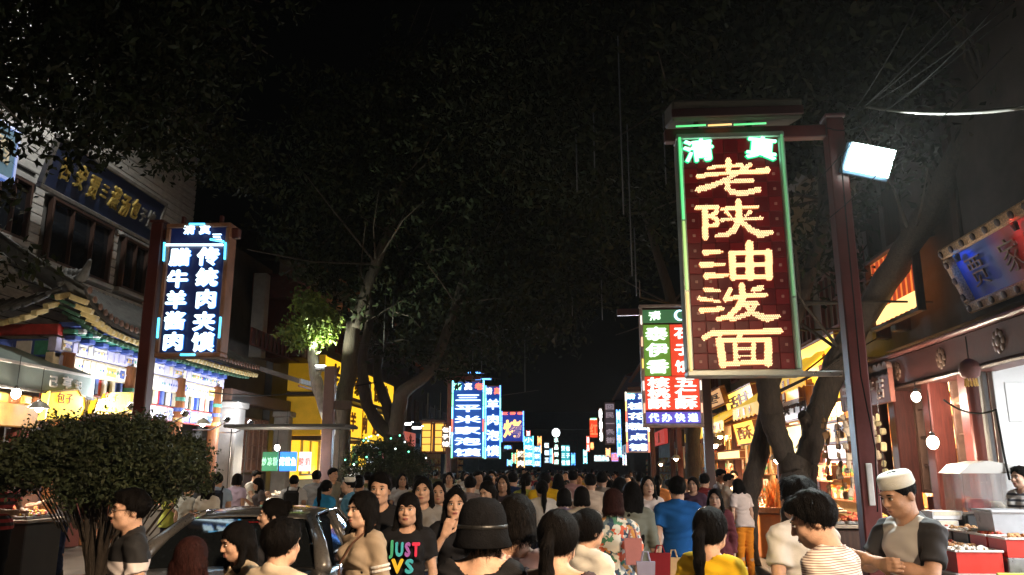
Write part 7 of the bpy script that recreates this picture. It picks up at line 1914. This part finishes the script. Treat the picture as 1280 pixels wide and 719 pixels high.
# ---- near figures, left to right (photo pixel of the head top, distance in metres, turn)
pp('person in a red and black striped polo at the left edge, holding out an arm', 8, 588, 11.0, 70, P('m', 'short', R=((-.24, -.15, 1.14), (-.16, -.40, 1.12)), L=((.22, -.10, 1.12), (.12, -.38, 1.10)), hpitch=20), dict(shirt=red_stripe, trousers=blk), ground=.12, face=True, group=G1)
pp('person in grey top and jeans reaching over the left counter beyond the bush', 86, 590, 12.6, -60, P('f', 'mid', R=((-.2, -.22, 1.22), (-.14, -.46, 1.16)), L=((.2, -.22, 1.22), (.12, -.46, 1.14))), dict(shirt=(.16, .16, .18), trousers=(.035, .05, .11)), ground=.12, group=G1)
pp('man in glasses, black shouldered white shirt, looking left beside the bush', 168, 612, 4.5, -52, P('m', 'short', sleeve=.6, hvol=.004, seed=3), dict(shirt=halfblk, trousers=jean), face=True, group=G1, extra=glasses)
pp('short person with dark reddish hair seen from behind before the car', 240, 671, 3.7, 178, P('f', 'mid', sleeve=.5), dict(shirt=(.05, .02, .02), trousers=blk), hc='red', group=G1)
pp('woman with black hair and bowed orange lit face turned left by the car', 306, 651, 4.3, -48, P('f', 'mid', sleeve=.7, hpitch=14, seed=5), dict(shirt=(.50, .40, .28), trousers=jean), face=True, group=G1)
pp('woman in profile looking left with her head before the car roof', 345, 623, 5.9, -72, P('f', 'bun', sleeve=.6, seed=6), dict(shirt=(.03, .03, .035), trousers=blk), face=True, sk=2, group=G1)
pp('person in beige top with short black hair seen from behind, ear showing', 352, 651, 3.75, 152, P('m', 'short', sleeve=.8, hvol=.012, seed=8, sneck=.0, shem=.82), dict(shirt=bei, trousers=(.05, .05, .06)), group=G1)
pp('long haired woman in beige top and striped sleeve jacket looking left', 456, 615, 5.5, -42, P('f', 'vlong', sleeve=1.9, seed=9, hvol=.006, top_name='jacket'), dict(shirt=(.36, .28, .20), trousers=jean), face=True, sk=2, group=G1, extra=multi(sleeve_bands, strap((.12, .06, .04))))
pp('tall man in black tee behind the long haired woman, facing the camera', 476, 592, 6.7, 3, P('m', 'short', sleeve=.55, seed=10, hvol=.006), dict(shirt=blk, trousers=jean), face=True, group=G1)
pp('girl with bangs in a black tee with multicoloured letters', 511, 616, 6.0, 2, P('f', 'long', bangs=1, sleeve=.55, seed=11, hfront=1), dict(shirt=blk, trousers=blk), face=True, group=G1, extra=tee_print)
pp('long haired woman in grey top behind the lettered tee girl', 529, 596, 7.7, 4, P('f', 'vlong', sleeve=.55, seed=12), dict(shirt=(.20, .19, .18), trousers=jean), face=True, group=G1)
pp('woman in black top holding a hand to her mouth, striped bag at side', 570, 610, 6.3, 6, P('f', 'mid', sleeve=.5, seed=13, R=((-.22, -.10, 1.12), (-.075, -.175, 1.345)), hdR=(.35, .05, .93), hnR=(.2, .95, 0), curl=.7), dict(shirt=blk, trousers=blkstripe), face=True, group=G1, h=.0075)
pp('person in a black bucket hat seen from behind with bare shoulders', 603, 628, 3.55, 176, P('f', 'bob', sleeve=.02, sneck=.07, seed=14, hvol=.004), dict(shirt=blk, trousers=blk), group=G1, extra=multi(bucket_hat, earring))
pp('woman with bob haircut and pink floral top seen from behind, nape bare', 646, 620, 3.75, 181, P('f', 'bob', sleeve=.45, sneck=.035, seed=15, hvol=.008), dict(shirt=pinkfl, trousers=jean), group=G1)
pp('woman with long black hair and bare shoulders seen from behind, ear reddish', 697, 640, 3.5, 158, P('f', 'pony', sleeve=.02, sneck=.09, seed=16, hvol=.010), dict(shirt=(.05, .03, .03), trousers=jean), group=G1)
pp('person in white jacket with short black hair, cheek turned right', 733, 637, 4.5, 132, P('f', 'bun', sleeve=1.9, seed=17, sinfl=.018, hvol=.004), dict(shirt=(.66, .64, .58), trousers=jean), group=G1)
pp('woman with short dark red hair in a colourful floral dress', 766, 611, 6.9, 182, P('f', 'bob', 'skirt', sleeve=.75, shem=.46, seed=18, hem=.45), dict(shirt=floral, skirt=floral), hc='red', group=G1)
pp('woman with waist long hair in a grey green dress walking away', 790, 602, 8.3, 184, P('f', 'vlong', 'skirt', sleeve=1.2, shem=.42, seed=19, hem=.4), dict(shirt=(.16, .17, .14), skirt=(.16, .17, .14)), group=G1)
pp('broad man in a plain blue tee walking away', 846, 596, 8.5, 178, P('m', 'short', 'shorts', sleeve=.62, seed=20, sinfl=.016, stride=.25), dict(shirt=(.012, .085, .28), shorts=(.02, .025, .03)), group=G1)
pp('woman with sleek ponytail and hair band in a yellow top', 886, 636, 4.25, 142, P('f', 'pony', sleeve=.5, sneck=.03, seed=21, hvol=.008), dict(shirt=(.72, .45, .02), trousers=jean), group=G1, extra=hair_clip)
pp('woman in maroon cardigan facing the camera beyond the blue tee man', 893, 611, 9.8, -12, P('f', 'mid', sleeve=1.8, seed=22), dict(shirt=(.12, .03, .035), trousers=blk), face=True, group=G1, extra=strap((.5, .45, .4)))
pp('woman in white tee and bright orange trousers leaning to the counter', 926, 598, 13.0, 206, P('f', 'mid', sleeve=.6, seed=23, lean=8), dict(shirt=(.60, .50, .46), trousers=(.72, .24, .02)), ground=.12, group=G1)
pp('young man in plain white tee seen from behind, head turned left', 997, 598, 4.7, 205, P('m', 'short', sleeve=.6, seed=24, hvol=.010, hyaw=8), dict(shirt=(.60, .59, .57), trousers=jean), group=G1)
pp('man in finely striped tee bowing his head to the left', 1036, 614, 3.65, 232, P('m', 'short', sleeve=.7, seed=25, hvol=.010, hpitch=18, hyaw=22, lean=4, sneck=.02), dict(shirt=fine_stripe, trousers=jean), face=True, group=G1, h=.0075)
greyfront = bpy.data.materials.new('cloth_black_grey_front'); greyfront.use_nodes = True
n = greyfront.node_tree.nodes; l = greyfront.node_tree.links; p_ = n['Principled BSDF']; p_.inputs['Roughness'].default_value = .85
tc = n.new('ShaderNodeTexCoord'); sx = n.new('ShaderNodeSeparateXYZ'); l.new(tc.outputs['Object'], sx.inputs[0])
ab = n.new('ShaderNodeMath'); ab.operation = 'ABSOLUTE'; l.new(sx.outputs[0], ab.inputs[0])
a1 = n.new('ShaderNodeMath'); a1.operation = 'LESS_THAN'; a1.inputs[1].default_value = .125; l.new(ab.outputs[0], a1.inputs[0])
a2 = n.new('ShaderNodeMath'); a2.operation = 'LESS_THAN'; a2.inputs[1].default_value = .0; l.new(sx.outputs[1], a2.inputs[0])
a3 = n.new('ShaderNodeMath'); a3.operation = 'MULTIPLY'; l.new(a1.outputs[0], a3.inputs[0]); l.new(a2.outputs[0], a3.inputs[1])
mx = n.new('ShaderNodeMix'); mx.data_type = 'RGBA'; mx.inputs[6].default_value = (.022, .022, .026, 1); mx.inputs[7].default_value = (.46, .45, .44, 1); l.new(a3.outputs[0], mx.inputs[0]); l.new(mx.outputs[2], p_.inputs['Base Color'])
pp('vendor in white prayer cap and black and grey polo, arms folded before him', 1128, 588, 5.0, -68, P('m', 'crop', sleeve=.72, seed=26, hpitch=18, sinfl=.009, R=((-.235, -.10, 1.16), (.03, -.245, 1.20)), L=((.235, -.10, 1.15), (-.05, -.265, 1.22)), hdR=(.95, -.2, .05), hdL=(-.95, -.15, .05), hnR=(0, 1, 0), hnL=(0, 1, 0), curl=.5), dict(shirt=greyfront, trousers=(.10, .09, .085)), face=True, group=G1, h=.0075, sk=1, extra=prayer_cap)
pp('person in striped shirt at the right edge behind the tubs', 1275, 583, 9.6, -70, P('f', 'short', sleeve=.8, seed=27), dict(shirt=stripe_mat('cloth_wide_stripe', (.06, .06, .07), (.62, .6, .56), 5, .35), trousers=blk), face=True, ground=.12, group=G1)

# bags carried by walkers
def bag(label, px, py, Y, sz, colr, name='shopping_bag', cat='bag'):
    q = atY(px, py, Y); t = thing(name, label, cat, q); a, b, c_ = sz
    m = MB(); m.add([(-a * .42, -b / 2, 0), (a * .42, -b / 2, 0), (a * .42, b / 2, 0), (-a * .42, b / 2, 0), (-a / 2, -b * .3, c_), (a / 2, -b * .3, c_), (a / 2, b * .3, c_), (-a / 2, b * .3, c_)], [(0, 3, 2, 1), (4, 5, 6, 7), (0, 1, 5, 4), (1, 2, 6, 5), (2, 3, 7, 6), (3, 0, 4, 7)]); m.build('pouch', cloth(colr), t)
    MB().tube([(-a * .25, 0, c_ - .01), (-a * .12, 0, c_ + .07), (a * .12, 0, c_ + .07), (a * .25, 0, c_ - .01)], .008, 6).build('handle', cloth(colr), t)
    return t
bag('pink shopping bag hanging beside the floral dress', 792, 706, 6.7, (.14, .08, .20), (.42, .18, .18))
bag('pale lavender shopping bag at the bottom by the pink bag', 808, 730, 6.4, (.14, .08, .16), (.28, .27, .38))
bag('red shopping bag carried by the blue tee man', 826, 724, 8.2, (.20, .12, .24), (.24, .02, .025))
bag('tan paper bag beside the blue tee man', 843, 724, 8.3, (.15, .10, .20), (.60, .42, .22))

# ---- middle distance: figures that share a few poses, each dressed on its own
POSES = {
 'm_walk': P('m', 'short', stride=.28, seed=31), 'm_stand': P('m', 'short', 'shorts', seed=32, sinfl=.016), 'f_long': P('f', 'long', sleeve=.55, seed=33), 'f_pony': P('f', 'pony', 'shorts', stride=.2, seed=34),
 'f_bob': P('f', 'bob', 'skirt', sleeve=.5, seed=35), 'm_reach': P('m', 'short', R=((-.22, -.16, 1.14), (-.14, -.38, 1.2)), L=((.22, -.10, 1.10), (.12, -.32, 1.15)), hpitch=15, seed=36), 'f_phone': P('f', 'mid', R=((-.2, -.10, 1.12), (-.10, -.28, 1.28)), hpitch=20, seed=37)}
GM = 'people in the middle distance'
def mid(label, px, py, Y, rot, pose, top, bot=(.03, .035, .05), ground=0.0, sk=0, hc='black', extra=None, face=None):
    p = POSES[pose]; legs = p['legs']
    f_ = (abs((rot + 180) % 360 - 180) < 80) if face is None else face
    return pp(label, px, py, Y, rot, p, {'shirt': top, legs: bot}, face=f_, h=.0125, sk=sk, hc=hc, key='pose_' + pose, ground=ground, group=GM, extra=extra)
M_ = [
 ('man in yellow green tee behind the bush edge', 215, 597, 12.5, 100, 'm_reach', (.50, .55, .12), .12), ('woman with long black hair in white shirt behind the car', 262, 600, 11.6, 170, 'f_long', wht, .12),
 ('person in patterned grey white shirt left of the long haired woman in white', 236, 603, 11.9, 150, 'm_stand', (.50, .52, .50), .12), ('man in light blue shirt with dark backpack behind the car', 273, 592, 13, 195, 'm_walk', (.34, .46, .66), .12),
 ('woman in lilac tee behind the car', 297, 592, 14, 165, 'f_bob', (.50, .42, .58), .12), ('man in white tee at the snack cart', 319, 588, 16.5, 70, 'm_reach', wht, .12), ('woman in black and grey leaning by the snack cart', 326, 597, 14.5, -60, 'f_phone', (.10, .09, .10), .12),
 ('person in white with a black backpack by the cart', 368, 594, 14.0, 190, 'm_stand', (.52, .54, .58), .12), ('man in grey vest with dark collar walking away', 396, 588, 14.5, 185, 'm_walk', (.28, .30, .33), .12),
 ('elderly man in grey shirt before the brown post', 416, 585, 15.0, 60, 'm_walk', (.24, .24, .20), .12), ('person in bright blue vest left of the white hat', 408, 600, 12.5, 150, 'f_pony', (.03, .25, .55), .0), ('person in pale cap and blue shirt before the small bush', 437, 596, 12.0, -70, 'm_stand', (.10, .28, .45), .0),
 ('man in brown shirt right of the pale cap', 449, 598, 13.5, 170, 'm_walk', (.12, .08, .06), 0), ('person in white tee far left of the lettered tee girl', 503, 592, 15, 20, 'f_long', (.40, .40, .42), 0),
 ('woman in white blouse looking down at her phone', 612, 600, 9.5, -30, 'f_phone', (.55, .54, .52), 0), ('man in grey mauve shirt walking away left of centre', 588, 595, 11.5, 175, 'm_walk', (.20, .17, .18), 0), ('woman with face lit behind the lettered tee girl', 548, 602, 9.0, 10, 'f_long', (.05, .05, .06), 0),
 ('person in sky blue tee far behind the tall blue sign pole', 602, 590, 18, 180, 'm_stand', (.06, .25, .60), 0), ('man in dark tee facing us right of the sky blue tee', 615, 588, 16.5, -5, 'm_stand', (.03, .03, .05), 0),
 ('child haired person in bright yellow tee at the centre', 681, 590, 12.3, 186, 'm_stand', (.80, .50, .02), 0), ('woman in yellow green top left of the bright yellow tee', 657, 592, 12.6, 170, 'f_pony', (.42, .46, .10), 0),
 ('man in cream tee right of centre walking away', 738, 592, 11.8, 182, 'm_walk', (.62, .50, .40), 0), ('big man in taupe shirt right of the cream tee', 752, 589, 12.6, 178, 'm_stand', (.26, .22, .18), 0), ('person in mauve tee with black hair low at the centre', 705, 610, 9.3, 176, 'f_bob', (.34, .25, .32), 0),
 ('person with round black hair and white collar low at the centre', 727, 608, 8.8, 181, 'f_bob', (.55, .52, .48), 0), ('woman in pale pink with face half turned right of the taupe shirt', 772, 596, 12.0, 130, 'f_phone', (.58, .38, .38), 0),
 ('woman in white tee with small dark print walking toward us', 809, 595, 10.5, 8, 'f_long', (.60, .52, .48), 0), ('person in dark red shirt by the red and white sign pole', 880, 592, 14.0, 160, 'm_walk', (.20, .03, .03), 0),
 ('man in checked blue shirt at the counter left of the slim trunk', 898, 586, 15.6, 60, 'm_reach', (.30, .33, .42), .12), ('man in beige tee second at the counter left of the slim trunk', 908, 592, 15.2, 80, 'm_reach', (.50, .44, .36), .12), ('vendor in pale shirt behind the counter left of the slim trunk', 917, 588, 17.4, -20, 'm_stand', (.55, .5, .42), .12),
 ('woman in dark dress in front of the red sign pole', 866, 596, 13.2, -20, 'f_bob', (.06, .03, .05), 0), ('person in orange top near the wrapped trunk', 822, 594, 15.5, 175, 'f_pony', (.6, .22, .06), 0), ('man in red tee beyond the waist long hair', 800, 590, 14.5, 182, 'm_walk', (.42, .05, .05), 0),
 ('man with pinkish tee and shiny head at centre', 716, 588, 14.8, 170, 'm_stand', (.55, .30, .28), 0), ('woman in white dress in the middle of the crowd', 698, 592, 14.2, 184, 'f_long', (.58, .54, .50), 0), ('man in navy shirt left of the yellow green top', 641, 590, 13.6, 178, 'm_walk', (.03, .05, .12), 0),
 ('woman in dark top facing us left of the navy shirt', 629, 594, 12.0, -8, 'f_long', (.05, .04, .05), 0), ('man in olive shirt by the small bush', 460, 590, 16.5, 182, 'm_walk', (.12, .12, .05), 0), ('woman in cream blouse near the bright red pole', 562, 590, 16, 5, 'f_bob', (.6, .52, .42), 0)]
for i, (lb, px, py, Y, rot, pose, topc, gr) in enumerate(M_):
    ex = None
    if 'dark backpack' in lb: ex = backpack((.02, .025, .04))
    elif 'black backpack' in lb: ex = backpack((.015, .015, .015))
    elif 'white hat' in lb and 'left' not in lb: ex = None
    elif 'pale cap' in lb and i == 11: ex = prayer_cap
    mid(lb, px, py, Y, rot, pose, topc, [(.03, .035, .06), (.02, .02, .022), (.10, .09, .08), (.05, .06, .10)][i % 4], gr, sk=i % 3, extra=ex)

# ---- far crowd: one joined mesh per pose, dressed through its material slots
def joined(pose):
    ms = person_meshes('pose_' + pose + '_far', POSES[pose], .019); V = []; F = []; mi = []; o = 0
    order = ['body', 'shirt', 'trousers', 'shorts', 'skirt', 'hair']
    sm = {'body': 0, 'shirt': 1, 'trousers': 2, 'shorts': 2, 'skirt': 2, 'hair': 3}
    Ps = []; Ts = []; Qs = []; mt = []; mq = []
    for k in order:
        if k in ms:
            Pn, T, Q = ms[k][0]; Ps.append(Pn); Ts.append(T + o); Qs.append(Q + o); mt += [sm[k]] * len(T); mq += [sm[k]] * len(Q); o += len(Pn)
    me = np_mesh('person', np.concatenate(Ps), np.concatenate(Ts), np.concatenate(Qs))
    for _ in range(4): me.materials.append(_PLACE)
    me.polygons.foreach_set('material_index', np.array(mt + mq, np.int32))
    return me
FAR = {k: joined(k) for k in ('m_walk', 'm_stand', 'f_long', 'f_pony', 'f_bob')}
rg = random.Random(21)
colours = [('white', (.60, .58, .55)), ('cream', (.62, .54, .42)), ('white', (.62, .60, .58)), ('yellow', (.70, .48, .06)), ('black', (.015, .015, .018)), ('grey', (.22, .22, .22)), ('pale pink', (.62, .42, .40)), ('navy', (.03, .05, .12)), ('beige', (.55, .46, .34)), ('red', (.42, .04, .04)), ('light blue', (.30, .42, .60)), ('brown', (.14, .09, .06)), ('olive', (.18, .18, .08)), ('dark', (.05, .045, .05))]
placed = [(o.location.x, o.location.y) for o in bpy.data.objects if o.get('category') == 'person']
cnt = 0; tries = 0
while cnt < 225 and tries < 6000:
    tries += 1
    Y = 9.5 + 60 * rg.random() ** 1.5; X = rg.uniform(-4.6, 2.35)
    if Y < 14 and X < -1.5 and X > -4.6 and Y < 11.5: continue
    if Y < 10.4 or (X > 1.2 and Y < 17) or (X < -2.4 and Y < 13): continue
    if any((X - a) ** 2 + (Y - b) ** 2 < (.34 if Y < 25 else .26) for a, b in placed): continue
    placed.append((X, Y)); cnt += 1
    nm, colr = rg.choice(colours); pose = rg.choice(list(FAR)); away = rg.random() < .62
    o = bpy.data.objects.new('person', FAR[pose]); COL.objects.link(o)
    S = rg.uniform(.86, 1.045) * (.96 if pose[0] == 'f' else 1.0); o.scale = (S, S, S); o.location = (X, Y, 0); o.rotation_euler = (0, 0, R((180 if away else 0) + rg.uniform(-25, 25)))
    bn, bc = rg.choice([('navy', (.03, .035, .06)), ('black', (.02, .02, .022)), ('grey', (.10, .09, .08)), ('tan', (.22, .16, .10))])
    for k, m_ in enumerate((skin(rg.randrange(3)), cloth(colr), cloth(bc), hairm(rg.choice(['black', 'black', 'black', 'brown'])))):
        o.material_slots[k].link = 'OBJECT'; o.material_slots[k].material = m_
    hair_ = {'m_walk': 'short hair', 'm_stand': 'short hair', 'f_long': 'long hair', 'f_pony': 'a ponytail', 'f_bob': 'a bob'}[pose]
    zone = 'left' if X < -2.3 else 'right' if X > .3 else 'middle'; dist = 'nearer' if Y < 20 else 'far' if Y < 38 else 'farthest'
    tag(o, 'person with %s, %s top, %s bottoms, %s, %s crowd, %s side' % (hair_, nm, bn, 'walking away' if away else 'facing us', dist, zone), 'person', 'crowd filling the street')
# ------------------------------------------------------------------ thin haze added to the air to give the lamps a glow
hz = bpy.data.materials.new('added_glow_haze'); hz.use_nodes = True
n = hz.node_tree.nodes; l = hz.node_tree.links
n.remove(n['Principled BSDF']); pv = n.new('ShaderNodeVolumePrincipled')
pv.inputs['Color'].default_value = (.9, .9, .88, 1); pv.inputs['Density'].default_value = .00028; pv.inputs['Anisotropy'].default_value = .6
l.new(pv.outputs[0], n['Material Output'].inputs['Volume'])
tag(MB().box((0, 55, 8), (98, 150, 19)).build('haze', hz), kind='stuff')
